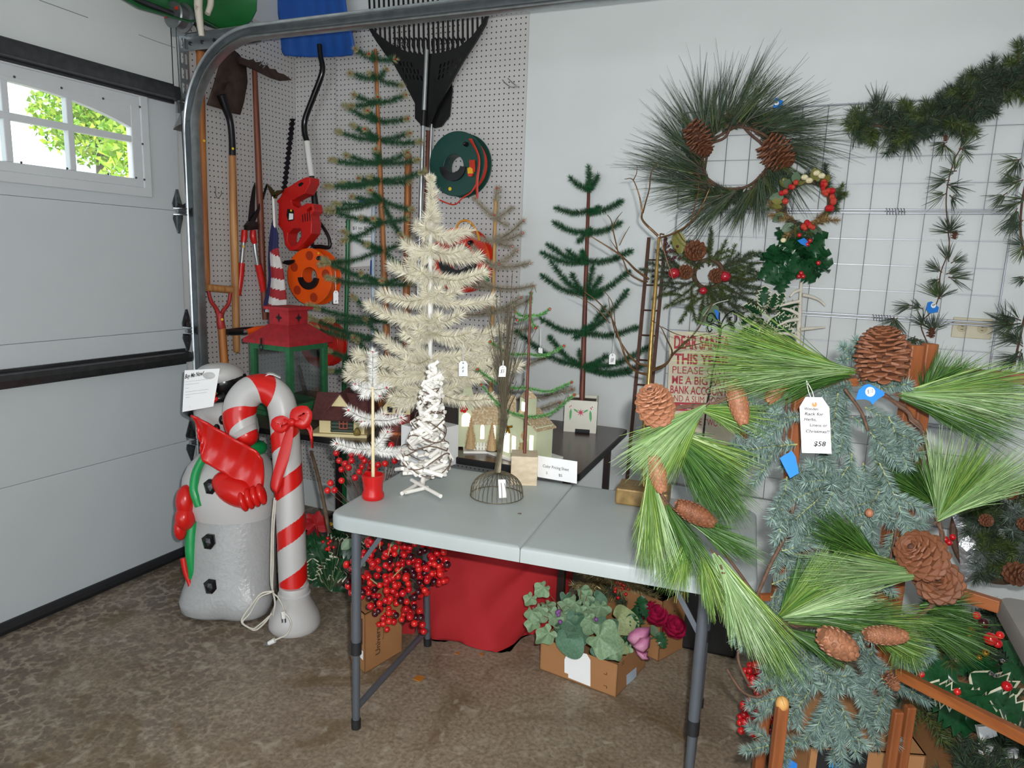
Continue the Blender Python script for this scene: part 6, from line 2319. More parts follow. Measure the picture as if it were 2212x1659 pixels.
t = thing('pine_garland', 'thick dark fir garland draped over the top right corner of the wire grid', 'garland', A(2050, 250, y=-.08))
gp_ = cat_path(AP([(1836, 262), (1900, 272), (1965, 276), (2025, 255), (2090, 232), (2150, 190), (2230, 160)], y=-.08), 40)
MB().tube(gp_, .006, 6).build('vine', m_vine, t)
for k in range(105):
    i = int(RNG.integers(0, 39))
    p = gp_[i] + RNG.normal(size=3) * .012
    T = nrm(gp_[min(i + 1, 39)] - gp_[max(i - 1, 0)])
    g_ = 0.55 + 0.6 * i / 39
    d = T * RNG.choice([-1, 1]) * .5 + nrm(RNG.normal(size=3) * [1, .5, 1]) * 1.0
    spray(t, p, p + nrm(d) * .105 * g_, m_fir if k % 4 else m_fir2, 1500, .038, .0027, 1, 'fir_sprig', m_vine)
for u, v, du, dv in ((1895, 240, 2, -38), (1900, 245, 18, -28), (1860, 250, -22, -8), (1850, 275, 10, 30), (1960, 290, 8, 38), (1925, 285, -8, 28), (2075, 215, -5, -30), (2140, 180, -8, -28), (2170, 165, 30, -22)):
    fan(t, A(u, v, y=-.08), A(u + du * 1.5, v + dv * 1.5, y=-.09), 26, .55, m_fir, w=.0026, droop=.02, jit=.3, name='pine_tuft')
for u, v in ((1852, 250), (1868, 248)):
    pass
MB().tube(cat_path(AP([(1838, 262), (1832, 285), (1838, 300), (1850, 296), (1852, 260), (1862, 222), (1868, 240), (1872, 255)], y=-.05), 30), .0014, 5).build('hanging_wire', m_gridw, t)
MB().tube(cat_path(AP([(1993, 245), (2008, 215), (2022, 214), (2034, 238)], y=-.05), 16), .0014, 5).build('hanging_wire', m_gridw, t)
t = thing('pine_garland', 'thin hanging garland of pine tufts and tiny cones down the right of the grid', 'garland', A(2000, 740, y=-.08))
MB().tube(cat_path(AP([(2085, 285), (2075, 320), (2062, 345), (2048, 395), (2044, 440), (2048, 495), (2050, 540), (2032, 590), (2028, 640), (2015, 670), (1990, 700), (2005, 745)], y=-.07), 50), .0022, 5).build('vine', m_vine, t)
tufts(t, [(2078, 320, 35, -32), (2078, 322, 28, 8), (2040, 310, -28, 15), (2040, 312, 5, 32), (2062, 365, 5, -35), (2060, 370, -30, 5), (2045, 390, -40, 5), (2050, 400, 35, 8), (2040, 420, -28, 18), (2055, 425, 20, 20), (2050, 500, -28, -18), (2050, 500, 30, -18), (2052, 498, 2, -28), (2048, 560, -10, -32),
           (2060, 565, 25, -15), (2030, 585, -28, -18), (2050, 590, 40, -12), (2055, 600, 38, 10), (2025, 605, -18, 12), (2028, 642, -28, -28), (2030, 642, 22, -26), (2028, 640, 0, -30), (1965, 660, -38, 2), (1988, 665, -20, -8), (1995, 700, -18, -26), (2015, 712, -20, -30), (2018, 712, 22, -28), (1935, 690, -30, 25), (1932, 690, 10, 40), (1985, 735, -28, 10), (1985, 735, 20, 15), (1975, 730, -10, 22)], m_fir, -.08)
for u, v, r_ in ((2042, 305, .010), (2061, 516, .013), (2010, 728, .017)):
    open_cone(t, A(u, v, y=-.1), [0, -.3, 1], r_ * 2.2, r_, m_cone, 26, single=False)
tape('blue tape label with white dot on the thin hanging garland', [(2004, 653), (2012, 651), (2028, 664), (2026, 674), (2008, 677), (2000, 668)], depth(A(2013, 665, y=-.12)), ('9', (2016, 660), 5.5))
t = thing('pine_garland', 'dark pine garland hanging at the right edge beyond the grid', 'garland', A(2190, 800, y=-.10))
MB().tube(cat_path(AP([(2250, 300), (2215, 400), (2205, 500), (2225, 620), (2210, 700), (2190, 790)], y=-.09), 30), .004, 5).build('vine', m_vine, t)
tufts(t, [(2200, 345, -35, 12), (2200, 350, -10, 35), (2205, 390, -40, 10), (2190, 395, -30, -12), (2170, 420, -35, 20), (2195, 440, -40, 18), (2195, 455, -20, 40), (2190, 470, -15, 35), (2205, 480, -30, 25), (2210, 530, -25, -20), (2212, 535, -28, 22), (2200, 690, -40, -18), (2190, 700, -45, 0), (2185, 700, -30, 28), (2200, 730, -50, 5), (2205, 745, -35, -28), (2200, 770, -48, 10), (2190, 775, -25, 28), (2210, 600, -20, 10), (2175, 700, -25, -30), (2210, 430, -30, 0), (2205, 760, -15, 35), (2210, 700, -25, 15)], m_fir, -.10, n=34)

# ---- sign
t = thing('santa_sign', 'cream tin sign with red DEAR SANTA wording leaning on the wire grid', 'sign', A(1512, 960, y=-.16))
SQ = [A(1447, 716, y=-.13), A(1588, 719, y=-.13), A(1588, 965, y=-.22), A(1438, 960, y=-.22)]
nn = nrm(np.cross(SQ[1] - SQ[0], SQ[0] - SQ[3]))
nn = nn if nn @ CR[2] < 0 else -nn
m_sr = mat('sign_red', '#a83038', 0.6, var=0.15, scale=60)
MB().prism(SQ, -nn * 0.006).build('board', mat('sign_cream', '#cfc5ad', 0.55, var=0.08, scale=8), t, smooth=0, recalc=True)
sp_ = lambda a, b_: (SQ[3] * (1 - b_) + SQ[0] * b_) * (1 - a) + (SQ[2] * (1 - b_) + SQ[1] * b_) * a + nn * 0.0012
sx_, sy_ = SQ[1] - SQ[0], SQ[0] - SQ[3]
sw_, sh2 = np.linalg.norm(sx_), np.linalg.norm(sy_)
for s_, v0, hh, w0, w1, bo_ in (('DEAR SANTA', 752, 28, 1454, 1576, .03), ('THIS YEAR', 785, 22, 1456, 1576, .035), ('PLEASE GIVE', 806, 16, 1452, 1574, .0), ('ME A BIG FAT', 828, 17, 1452, 1572, .02), ('BANK ACCOUNT', 849, 17, 1449, 1574, .02), ('AND A SLIM BODY', 866, 14, 1447, 1570, 0.0)):
    b_ = 1 - (v0 - 716) / 244
    text(s_, sp_((w0 - 1443) / 145, b_), sx_, sy_, sh2 * hh / 244, m_sr, t, width=sw_ * (w1 - w0) / 143, bold=bo_)
MB().prism([sp_(.05, .30), sp_(.97, .30), sp_(.97, .375), sp_(.05, .375), sp_(.10, .3375)], nn * 0.0008).build('banner', m_sr, t, smooth=0, recalc=True)
text("PLEASE DON'T", sp_(.20, .318) + nn * .001, sx_, sy_, sh2 * .04, m_paper, t, width=sw_ * .68)
text('MIX THOSE TWO UP', sp_(.10, .19), sx_, sy_, sh2 * .06, m_sr, t, width=sw_ * .82)
fl_ = MB()
fl_.tube(cat_path([sp_(.32, .83), sp_(.38, .845), sp_(.44, .825), sp_(.50, .84), sp_(.56, .825), sp_(.62, .845), sp_(.68, .83)], 24), .0009, 4)
fl_.build('flourish', m_sr, t)

# ---- iron scroll stand
t = thing('scroll_stand', 'black wrought iron card holder with scrolled top in front of the sign', 'stand', A(1522, 905, y=-.34) * [1, 1, 0])
kd = depth(A(1540, 800, y=-.34))
m_iron = mat('black_iron', '#1d1b1c', 0.45, 0.5)
cv = lambda pts: C4(1340, 680, pts)
hose('stem', m_iron, t, AP(cv([(852, 175), (825, 330), (790, 480), (765, 640), (735, 790), (715, 960)]), d=kd), [3.6] * 6, 8, 24)
for pts in ([(852, 180), (855, 120), (845, 30), (848, -20)], [(855, 170), (860, 90), (900, 10), (960, -35), (992, 10), (985, 60), (945, 60), (935, 25), (955, 20)],
            [(850, 175), (845, 110), (790, 75), (745, 100), (760, 145), (785, 125)], [(857, 175), (870, 110), (920, 80), (968, 100), (975, 130)], [(850, 170), (838, 70), (790, -10), (752, 0), (740, 50), (775, 62), (790, 30)]):
    hose('scroll', m_iron, t, AP(cv(pts), d=kd), 2.6, 6, 28)
for k in range(9):
    f = k / 8
    u, v = 800 + 40 * (k % 2) - 75 * f, 290 + 480 * f
    p = A(*cv([(u, v)])[0], d=kd - .004)
    MB().tube(circ(p, rad(8.5, p), 16, tuple(CR[0]), tuple(CR[1])), .0011, 5, closed=True).build('ring', m_iron, t)
ft_ = A(1521, 923, d=kd)
MB().tube([ft_, ft_ * [1, 1, 0]], .004, 6).build('stake', m_iron, t)

# ---- brown metal trellis
t = thing('trellis', 'narrow brown metal ladder trellis leaning on the wall behind the gilded tree', 'trellis', A(1405, 1090, y=-.16) * [1, 1, 0])
m_tr = mat('brown_rusted_metal', '#4d2f22', 0.6, 0.4, var=0.25, scale=40)
T0l, T0r = A(1402, 513, y=-.05), A(1438, 513, y=-.05)
fl0 = A(1368, 1100, y=-.2)
T1l, T1r = np.array([T0l[0] + .005, -.22, 0.0]), np.array([T0r[0] + .005, -.22, 0.0])
for a, b_ in ((T0l, T1l), (T0r, T1r)):
    MB().bar(a, b_, .014, .010, (0, 1, 0)).build('rail', m_tr, t, smooth=0)
for k in range(14):
    f = .06 + k * .068
    MB().tube([T0l * (1 - f) + T1l * f, T0r * (1 - f) + T1r * f], .004, 6).build('rung', m_tr, t)

# ---- cedar rack
RD = 1.72
t = rack = thing('wooden_rack', 'cedar drying rack of square posts and rails carrying the green garlands', 'rack', A(1735, 900, d=RD) * [1, 1, 0])
hx = np.array([0.93, 0.36, 0])


def post(u, v, d, w, ztop=None, zb=0.0, m=None):
    p = A(u, v, d=d)
    ww = rad(2 * w, p)
    b_ = MB().box((p[0], p[1], (p[2] + zb) / 2), (ww, ww * .85, p[2] - zb), np.array([[.9, .42, 0], [-.42, .9, 0], [0, 0, 1]]))
    return b_.build('post', m_rack, rack, smooth=0, bevel=.003), p


post(1735, 772, 1.68, 25)
post(1978, 745, 1.66, 29)
post(2010, 742, 1.70, 27)
pl = A(1690, 1520, d=1.45)
o_, p = post(1690, 1522, 1.45, 25)
MB().ell(pl, (.0135, .0135, .016), nu=14, nv=9).build('dowel_end', mat('dowel_end_grain', '#b98a4e', .6), rack, smooth=30)
post(1940, 1535, 1.50, 20)
post(1967, 1525, 1.53, 20)


def rail(a, b_, da, db, w, hgt):
    p, q = A(*a, d=da), A(*b_, d=db)
    return MB().bar(p, q, rad(2 * w, p), rad(2 * hgt, p)).build('rail', m_rackh, rack, smooth=0, bevel=.002)


rail((1650, 838), (1975, 815), 1.70, 1.70, 20, 18)
rail((1980, 800), (2260, 822), 1.74, 1.62, 20, 24)
rail((1700, 1190), (1960, 1225), 1.70, 1.70, 18, 20)
rail((1985, 1255), (2160, 1310), 1.72, 1.60, 18, 26)
rail((1940, 1455), (2270, 1622), 1.58, 1.25, 18, 22)
rail((1640, 1290), (1780, 1285), 1.66, 1.70, 14, 14)

# ---- the long-needled pine garland bent into a ring
t = thing('pine_garland', 'ring-shaped garland of long bright green pine needles and big cones on the rack', 'garland', A(1800, 1360, d=1.6))
DG = 1.58
vp1 = cat_path(AP([(1420, 900), (1470, 880), (1525, 875), (1600, 852), (1690, 830), (1760, 812), (1840, 798), (1872, 830), (1935, 868), (1985, 920), (2000, 965), (2008, 1010), (2018, 1080), (2030, 1130), (2036, 1200), (2033, 1260), (2010, 1310), (1960, 1340), (1880, 1356), (1780, 1354), (1700, 1346), (1655, 1330)], d=DG), 110)
vp1 = vp1 + RNG.normal(size=vp1.shape) * .0012
MB().tube(vp1, .0048, 7).build('vine', m_vine, t)
vp2 = vp1 + np.stack([.005 * np.cos(np.arange(110) * .9), .005 * np.sin(np.arange(110) * .9), .005 * np.sin(np.arange(110) * .9 + 1)], 1)
MB().tube(vp2, .0024, 5).build('twisted_vine', m_vine, t)
MB().tube(cat_path(AP([(1440, 880), (1420, 930), (1402, 1000), (1440, 1085), (1500, 1130), (1560, 1190), (1620, 1270), (1660, 1330)], d=DG - .01), 40), .0034, 6).build('vine', m_vine, t)
FANS = [  # base, tip, needles, spread, material, depth of base, of tip
    ((1848, 805), (1572, 758), 520, .21, m_long, 1.55, 1.50), ((1850, 800), (1590, 790), 260, .17, m_longp, 1.55, 1.47), ((1840, 812), (1640, 822), 160, .22, m_longd, 1.57, 1.53),
    ((1940, 852), (2200, 830), 380, .26, m_long, 1.55, 1.45), ((1945, 858), (2170, 915), 420, .24, m_longd, 1.55, 1.48), ((1945, 850), (2215, 870), 160, .2, m_longp, 1.54, 1.42),
    ((2025, 1125), (2130, 985), 380, .30, m_long, 1.55, 1.48), ((2025, 1125), (2195, 1010), 420, .20, m_longp, 1.54, 1.44), ((2024, 1120), (2030, 960), 150, .22, m_longp, 1.54, 1.50), ((2020, 1090), (1940, 1010), 240, .4, m_longd, 1.60, 1.58),
    ((2030, 1240), (1790, 1228), 420, .15, m_longp, 1.50, 1.46), ((1905, 1220), (1790, 1135), 360, .26, m_longd, 1.54, 1.50),
    ((1682, 1332), (1800, 1222), 420, .24, m_long, 1.52, 1.48), ((1685, 1335), (1860, 1275), 420, .17, m_longp, 1.52, 1.47), ((1690, 1338), (1900, 1320), 420, .14, m_longd, 1.55, 1.52), ((1700, 1345), (1960, 1330), 300, .12, m_long, 1.56, 1.52),
    ((1525, 876), (1385, 985), 360, .24, m_longp, 1.54, 1.50), ((1515, 885), (1420, 1010), 300, .26, m_long, 1.55, 1.52), ((1500, 880), (1640, 905), 240, .24, m_long, 1.58, 1.55),
    ((1440, 925), (1570, 1075), 520, .30, m_longd, 1.58, 1.52), ((1450, 930), (1600, 1010), 320, .28, m_long, 1.57, 1.54), ((1520, 1000), (1585, 1110), 260, .30, m_longd, 1.58, 1.55),
    ((1403, 1010), (1408, 1190), 420, .17, m_long, 1.52, 1.49), ((1410, 1040), (1430, 1210), 300, .24, m_longp, 1.53, 1.50), ((1440, 1090), (1500, 1210), 360, .30, m_longd, 1.55, 1.52),
    ((1480, 1120), (1615, 1185), 260, .16, m_longd, 1.54, 1.50), ((1490, 1160), (1450, 1260), 280, .34, m_long, 1.53, 1.50), ((1510, 1180), (1560, 1300), 380, .30, m_long, 1.53, 1.50),
    ((1540, 1195), (1640, 1370), 620, .19, m_longp, 1.52, 1.46), ((1550, 1200), (1690, 1410), 420, .17, m_long, 1.52, 1.46), ((1560, 1230), (1600, 1360), 260, .22, m_longp, 1.50, 1.46),
    ((1960, 1330), (2100, 1385), 420, .36, m_longd, 1.60, 1.58), ((1985, 1310), (2090, 1310), 260, .4, m_longd, 1.62, 1.60), ((1950, 1345), (1960, 1440), 160, .4, m_long, 1.60, 1.57), ((1990, 870), (2060, 780), 260, .40, m_longd, 1.62, 1.60), ((2040, 860), (2100, 790), 200, .4, m_long, 1.64, 1.62),
    ((1700, 1360), (1810, 1410), 220, .25, m_longd, 1.58, 1.56), ((1860, 1360), (1990, 1400), 200, .25, m_long, 1.58, 1.55)]
for b_, tp_, n, sp2, mm_, d0, d1 in FANS:
    q0, q1 = A(*b_, d=d0), A(*tp_, d=d1)
    fan(t, q0, q1, int(n * 1.2), sp2 * 1.15, mm_, droop=.09, jit=.34)
    for sg in (-1, 1):
        tu = q0 + (q1 - q0) * RNG.uniform(.62, .85) + nrm(np.cross(q1 - q0, CR[2])) * np.linalg.norm(q1 - q0) * sg * RNG.uniform(.05, .17) + CR[2] * .03
        fan(t, q0 + (q1 - q0) * RNG.uniform(0, .25), tu, int(n * .42), sp2 * 1.15, m_longd if sg > 0 or mm_ is m_longd else m_long, droop=.10, jit=.4)  # shorter side fans; shade inside the garland put into their darker green
KC = lambda u, v, d: A(u, v, d=d)
open_cone(t, KC(1425, 905, 1.52), KC(1402, 838, 1.48) - KC(1425, 905, 1.52), .085, .042, m_cone2, 95, sw=1.0)
open_cone(t, KC(1905, 818, 1.52), KC(1908, 712, 1.50) - KC(1905, 818, 1.52), .115, .056, m_cone, 100)
open_cone(t, KC(2012, 1218, 1.50), KC(1950, 1165, 1.46) - KC(2012, 1218, 1.50), .085, .052, m_cone, 80)
open_cone(t, KC(2030, 1262, 1.56), KC(2022, 1240, 1.50) - KC(2030, 1262, 1.56), .040, .050, m_cone, 60, single=False)
for a, b_, r_, d, mm_ in (((1583, 822), (1606, 915), 21, 1.53, m_cone2), ((1703, 808), (1658, 868), 18, 1.54, m_cone2), ((1412, 985), (1430, 1062), 19, 1.50, m_cone2), ((1462, 1090), (1542, 1130), 22, 1.50, m_cone),
                          ((1775, 1370), (1845, 1412), 31, 1.48, m_cone2), ((1870, 1370), (1958, 1374), 21, 1.50, m_cone2)):
    p = A(*a, d=d)
    long_cone(t, p, A(*b_, d=d), rad(2 * r_, p), mm_)

# ---- blue spruce garland
t = thing('spruce_garland', 'blue-grey spruce garland draped down the wooden rack to the floor', 'garland', A(1800, 1640, d=1.6))
for pts, w_ in (([(1700, 860), (1695, 930), (1688, 985)], 6), ([(1825, 840), (1860, 890), (1875, 930)], 7), ([(1716, 1085), (1700, 1150), (1662, 1225), (1628, 1305)], 8), ([(1650, 1340), (1690, 1400), (1705, 1450)], 7),
                ([(1640, 1395), (1600, 1400), (1596, 1430), (1620, 1480), (1648, 1500), (1630, 1506), (1600, 1490), (1570, 1445)], 6), ([(1940, 1060), (1930, 1180), (1890, 1300), (1830, 1420), (1800, 1520)], 6)):
    hose('vine', m_vine, t, AP(pts, d=1.60), w_, 7, 24)
SPR = [((1720, 905), (1556, 880)), ((1700, 925), (1600, 940)), ((1722, 960), (1560, 985)), ((1700, 965), (1575, 1015)), ((1740, 900), (1640, 910)), ((1820, 850), (1835, 1015)), ((1810, 850), (1795, 960)), ((1868, 880), (1985, 945)), ((1840, 900), (1935, 965)), ((1880, 935), (1940, 1005)),
       ((1885, 950), (1905, 1085)), ((1900, 1000), (1965, 1155)), ((1865, 1000), (1885, 1160)), ((1840, 980), (1830, 1105)), ((1810, 1045), (1700, 1085)), ((1835, 1065), (1715, 1062)), ((1850, 1040), (1740, 1040)), ((1770, 1035), (1690, 1005)), ((1760, 1085), (1675, 1165)), ((1860, 1130), (1875, 1235)),
       ((1920, 1095), (1995, 1150)), ((1790, 1125), (1720, 1150)), ((1800, 1110), (1755, 1135)), ((1700, 1030), (1685, 1150)), ((1688, 1125), (1675, 1235)), ((1690, 1190), (1800, 1170)), ((1680, 1215), (1790, 1200)), ((1668, 1262), (1765, 1228)), ((1665, 1290), (1745, 1290)), ((1650, 1305), (1700, 1335)),
       ((1660, 1370), (1590, 1380)), ((1690, 1375), (1790, 1440)), ((1690, 1400), (1765, 1485)), ((1720, 1430), (1885, 1520)), ((1790, 1470), (1825, 1665)), ((1800, 1500), (1735, 1605)), ((1745, 1500), (1618, 1522)), ((1745, 1600), (1612, 1622)), ((1850, 1480), (1895, 1610)), ((1820, 1530), (1850, 1630)),
       ((1865, 1395), (1900, 1480)), ((1905, 1460), (1935, 1605)), ((1885, 1395), (1880, 1475)), ((1960, 1380), (1965, 1455)), ((2000, 1372), (1994, 1422)), ((1920, 1480), (2005, 1515)), ((1640, 1390), (1755, 1450)), ((1650, 1420), (1695, 1490)), ((1760, 1440), (1840, 1490)), ((1830, 1430), (1875, 1560)),
       ((1870, 790), (1820, 750)), ((1860, 800), (1900, 830)), ((1840, 830), (1780, 850)), ((1900, 840), (1960, 830)), ((1780, 960), (1770, 1060)), ((1920, 900), (1960, 1010)), ((1850, 1200), (1930, 1280)), ((1930, 1150), (1900, 1260)), ((1760, 1480), (1700, 1560)), ((1840, 1560), (1800, 1640)), ((1890, 1300), (1850, 1390)),
       ((1740, 1210), (1690, 1280)), ((1900, 1060), (1850, 1160)), ((1950, 1000), (2000, 1075)), ((1800, 1180), (1770, 1250)), ((1700, 1440), (1640, 1480)), ((1715, 1380), (1800, 1400)), ((1830, 1010), (1780, 1100)), ((1880, 1200), (1830, 1290)), ((1740, 1310), (1800, 1330)), ((1870, 1040), (1930, 1130))]
for i, (b_, tp_) in enumerate(SPR):
    dd = 1.64 + .05 * math.sin(i * 2.7)
    spray(t, A(*b_, d=dd), A(*tp_, d=dd - .03 - .04 * RNG.random()), None, 3900, .0235, .0025, 2, 'spruce_spray')
for u, v in ((1878, 1108), (1922, 1465), (1925, 1470)):
    MB().ell(A(u, v, d=1.53), (.009, .009, .010), nu=10, nv=8).build('bud', m_cone2, t)
open_cone(t, A(1915, 1455, d=1.53), CR[0] * .6 - CR[1] - CR[2] * .3, .04, .016, m_cone2, 40, single=False)
open_cone(t, A(1595, 905, d=1.62), CR[0] * .4 - CR[1] - CR[2] * .3, .05, .02, m_cone, 40, single=False)

# labels on the rack and garlands
tape('blue tape label marked 10 on the ring garland', C4(1652, 680, [(775, 725), (800, 640), (850, 598), (890, 590), (1022, 660), (1015, 690), (970, 715), (918, 765), (895, 735), (850, 720)]), 1.50, ('$10', C4(1652, 680, [(897, 657)])[0], 10.5))
tape('folded blank blue tape label left of the cedar post', C4(1652, 680, [(128, 1225), (160, 1200), (230, 1160), (262, 1210), (290, 1350), (215, 1395), (180, 1330)]), 1.52)
tg, c, nn, ux, uy = hang_tag('large white card tag reading Wooden Rack for Herbs on the cedar post', [(1726, 857), (1790, 859), (1797, 978), (1732, 978)], (1742, 822), 1.52, None, .0008, True)
for s_, a, b_, ww in (('Wooden', .15, .765, .46), ('Rack for', .15, .675, .64), ('Herbs,', .12, .575, .42), ('Linens or', .30, .475, .60), ('Christmas!!', .16, .365, .80), ('$58', .40, .13, .42)):
    text(s_, c(a, b_) + nn * .0014, ux, uy, np.linalg.norm(uy) * (.055 if s_ != '$58' else .085), m_ink, tg, width=np.linalg.norm(ux) * ww, shear=.2, bold=.02)
# ================================================================ floor: snowman, candy cane, boxes, berries, greens
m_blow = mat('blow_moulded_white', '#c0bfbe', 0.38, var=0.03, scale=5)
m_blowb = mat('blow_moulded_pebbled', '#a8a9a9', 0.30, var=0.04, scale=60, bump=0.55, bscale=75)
m_bred = mat('blow_red', '#cf1a14', 0.28, var=0.05)
m_bgreen = mat('blow_green', '#16964f', 0.32, var=0.06)
m_bblack = mat('blow_black', '#0e0e10', 0.22)
m_card = mat('cardboard_brown', '#a4754a', 0.75, var=0.06, scale=10)
m_card_d = mat('cardboard_inside', '#9a7452', 0.85, var=0.08)
m_cardp = mat('cardboard_print', '#4a3322', 0.8)

# ---- snowman
s0 = A(500, 1318, z=0)
sdp = depth(A(500, 1300, z=0.03))
t = sm = thing('snowman', 'white plastic snowman yard ornament with black hat holding a red shovel', 'snowman', s0)
SEC = [(1352, 446, 560), (1347, 428, 576), (1338, 411, 588), (1318, 402, 596), (1290, 404, 597), (1262, 410, 595), (1225, 409, 594), (1180, 407, 594), (1140, 409, 594), (1115, 414, 593), (1106, 414, 593)]
SEC2 = [(1108, 414, 592), (1085, 403, 595), (1055, 397, 597), (1030, 399, 596), (1005, 410, 588), (985, 428, 576), (968, 452, 560), (958, 460, 552), (945, 448, 556), (925, 434, 558), (905, 424, 554), (885, 420, 546), (868, 428, 536), (855, 450, 518), (850, 470, 500)]


def body_sections(sec, ry, d, feet=False):
    V = []
    a = np.linspace(0, 2 * PI, 48, endpoint=False)
    for v, u0, u1 in sec:
        c = A((u0 + u1) / 2, v, d=d)
        r = (u1 - u0) / 2 * d / FPX
        x = CR[0] * [1, 1, 0]
        y = np.array([-x[1], x[0], 0])
        k = np.ones_like(a)
        if feet and v > 1270:
            # two rounded feet bulge forward
            k = 1 + 0.30 * (v - 1270) / 80 * (np.sin(a) < 0) * np.abs(np.sin(2 * a)) ** 1.5 - 0.05 * (v - 1270) / 80
        V.append(c + r * (k * np.cos(a))[:, None] * x + r * ry * (k * np.sin(a))[:, None] * y)
    return np.array(V)


V = body_sections(SEC, 0.72, sdp, True)
zl = V[0, :, 2].mean()
k_ = np.clip((.30 - V[:, :, 2]) / .30, 0, 1)
V[:, :, 2] = V[:, :, 2] + k_ * (.001 - zl)
b_ = MB()
b_.grid(np.concatenate([np.repeat(V[0].mean(0)[None, None], 48, 1), V]), cu=True)
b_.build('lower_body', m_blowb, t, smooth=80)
V = body_sections(SEC2, 0.78, sdp)
b_ = MB()
b_.grid(np.concatenate([V, np.repeat(V[-1].mean(0)[None, None], 48, 1)]), cu=True)
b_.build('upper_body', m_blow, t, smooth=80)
sr_ = lambda px: px * sdp / FPX
SF = lambda u, v, f=0.0: A(u, v, d=sdp - f)
Rc = CR
hb = MB()
hb.ell(SF(490, 826, 0.02), (sr_(42), sr_(40), .10), Rc, 28, 18)
hb.build('hat', m_bblack, t, smooth=80)
MB().ell(SF(476, 812, 0.03), (sr_(50), sr_(29), .115), Rc, 28, 16).build('snow_cap', m_blow, t, smooth=80)
hm = MB()
hm.tube(circ(SF(462, 876, 0.02), sr_(57), 40, tuple(CR[0] * .93 + CR[1] * .26), tuple(CR[2] * .8 - CR[1] * .18)), sr_(10), 10, closed=True)
hm.build('hat_brim', m_bblack, t, smooth=80)
MB().ell(SF(470, 848, 0.015), (sr_(30), sr_(22), .112), Rc, 24, 12).build('hat_band', m_bgreen, t, smooth=80)
for u, v in ((463, 851), (466, 862), (461, 866)):
    MB().ell(SF(u, v, 0.125), .010, nu=10, nv=8).build('hat_berry', m_bred, t)
for u, v in ((480, 907), (468, 926)):
    MB().ell(SF(u, v, 0.115), (.014, .020, .012), Rc, 14, 10).build('eye', m_bblack, t)
nk = circ(SF(505, 967, 0.0), sr_(55), 40, tuple(CR[0] * [1, 1, 0]), tuple(CR[2] * [.8, .8, 0] - CR[1] * .10))
MB().tube(nk, sr_(15), 12, closed=True).build('scarf', m_bgreen, t, smooth=80)
hose('scarf_end', m_bgreen, t, AP([(441, 985), (424, 1020), (419, 1055), (424, 1075), (430, 1094)], d=sdp - .135), [16, 19, 20, 21, 17], 10, 20)
hose('scarf_fringe', m_bgreen, t, AP([(416, 1125), (414, 1160), (414, 1195), (416, 1232), (412, 1250)], d=sdp - .09), [22, 27, 27, 20, 10], 10, 20)
hose('red_ribbon', m_bred, t, AP([(397, 1205), (402, 1235), (410, 1260), (415, 1285)], d=sdp - .09), [16, 14, 10, 14], 8, 14)
mt = MB()
mt.ell(SF(402, 1082, .11), (sr_(20), sr_(34), .045), Rc, 20, 14)
mt.ell(SF(401, 1118, .11), (sr_(20), sr_(27), .05), Rc, 20, 14)
mt.ell(SF(391, 1140, .11), (sr_(13), sr_(26), .035), Rc, 16, 12)
mt.build('mitten', m_bred, t, smooth=80)
mt = MB()
mt.ell(SF(512, 1062, .15), (sr_(50), sr_(30), .06), np.array([CR[0] * .9 - CR[1] * .43, CR[1] * .9 + CR[0] * .43, CR[2]]), 24, 16)
mt.ell(SF(486, 1042, .14), (sr_(26), sr_(24), .05), Rc, 18, 12)
for k in range(4):
    mt.ell(SF(526 + k * 13, 1082 - k * 5, .19), (sr_(8.5), sr_(23), .03), np.array([CR[0] * .95 + CR[1] * .3, CR[1] * .95 - CR[0] * .3, CR[2]]), 14, 10)
mt.build('mitten', m_bred, t, smooth=80)
for u, v in ((453, 1052), (449, 1171), (453, 1268)):
    pts = [(-14, -8), (-3, -17), (12, -15), (15, 4), (6, 16), (-8, 14)]
    q = MB()
    f_ = .155 if v < 1100 else .140
    base_ = AP([(u + a, v + b2) for a, b2 in pts], d=sdp - f_)
    q.grid(np.array([base_ + CR[2] * .03, base_, base_ * .55 + SF(u, v, f_) * .45 - CR[2] * .010, np.repeat((SF(u - 2, v - 1, f_) - CR[2] * .012)[None], 6, 0)]), cu=True)
    q.build('coal_button', m_bblack, t, smooth=0)
tope = cat_path(AP([(411, 897), (428, 903), (462, 922), (510, 950), (550, 972), (566, 992)], d=sdp - .20), 30)
bote = cat_path(AP([(424, 930), (433, 962), (437, 994), (475, 1018), (517, 1044), (566, 1068)], d=sdp - .17), 30)
V = []
for i in range(14):
    s_ = i / 13
    row = tope * (1 - s_) + bote * s_
    row = row + CR[2][None] * (.022 * math.sin(PI * s_)) + np.stack([CR[2] * .004 * math.cos(k / 29 * 2 * PI * 6) for k in range(30)])
    V.append(row)
q = MB()
q.grid(np.array(V))
q.build('shovel_blade', m_bred, t, smooth=80, solid=.008)

# paper taped to the hat
K = dict(d=sdp - .14)
t = thing('sale_sheet', 'white Buy Me Now sheet taped to the hat of the plastic snowman', 'paper', A(430, 890, **K))
Q = AP([(399, 800), (475, 796), (461, 878), (394, 890)], **K)
MB().prism(Q, -CR[2] * .0008).build('sheet', m_paper, t, smooth=0, recalc=True)
ux, uy = Q[1] - Q[0], Q[0] - Q[3]
KT = dict(d=sdp - .1425)
text('Buy Me Now!', A(399, 818, **KT), ux + CR[1] * .02, uy, sr_(9), m_ink, t, width=sr_(40), shear=.3, bold=.02)
m_gink = mat('grey_print', '#7c7e84', .8)
for v, l_ in ((826, 48), (832, 30), (840, 8), (848, 50), (854, 46), (860, 10), (880, 10)):
    MB().bar(A(400 + (10 if v == 880 else 0), v - 1, **KT), A(400 + l_, v - 1 - l_ * .12, **KT), .0012, .0006).build('text_line', m_gink, t, smooth=0)
    if v == 880:
        pass

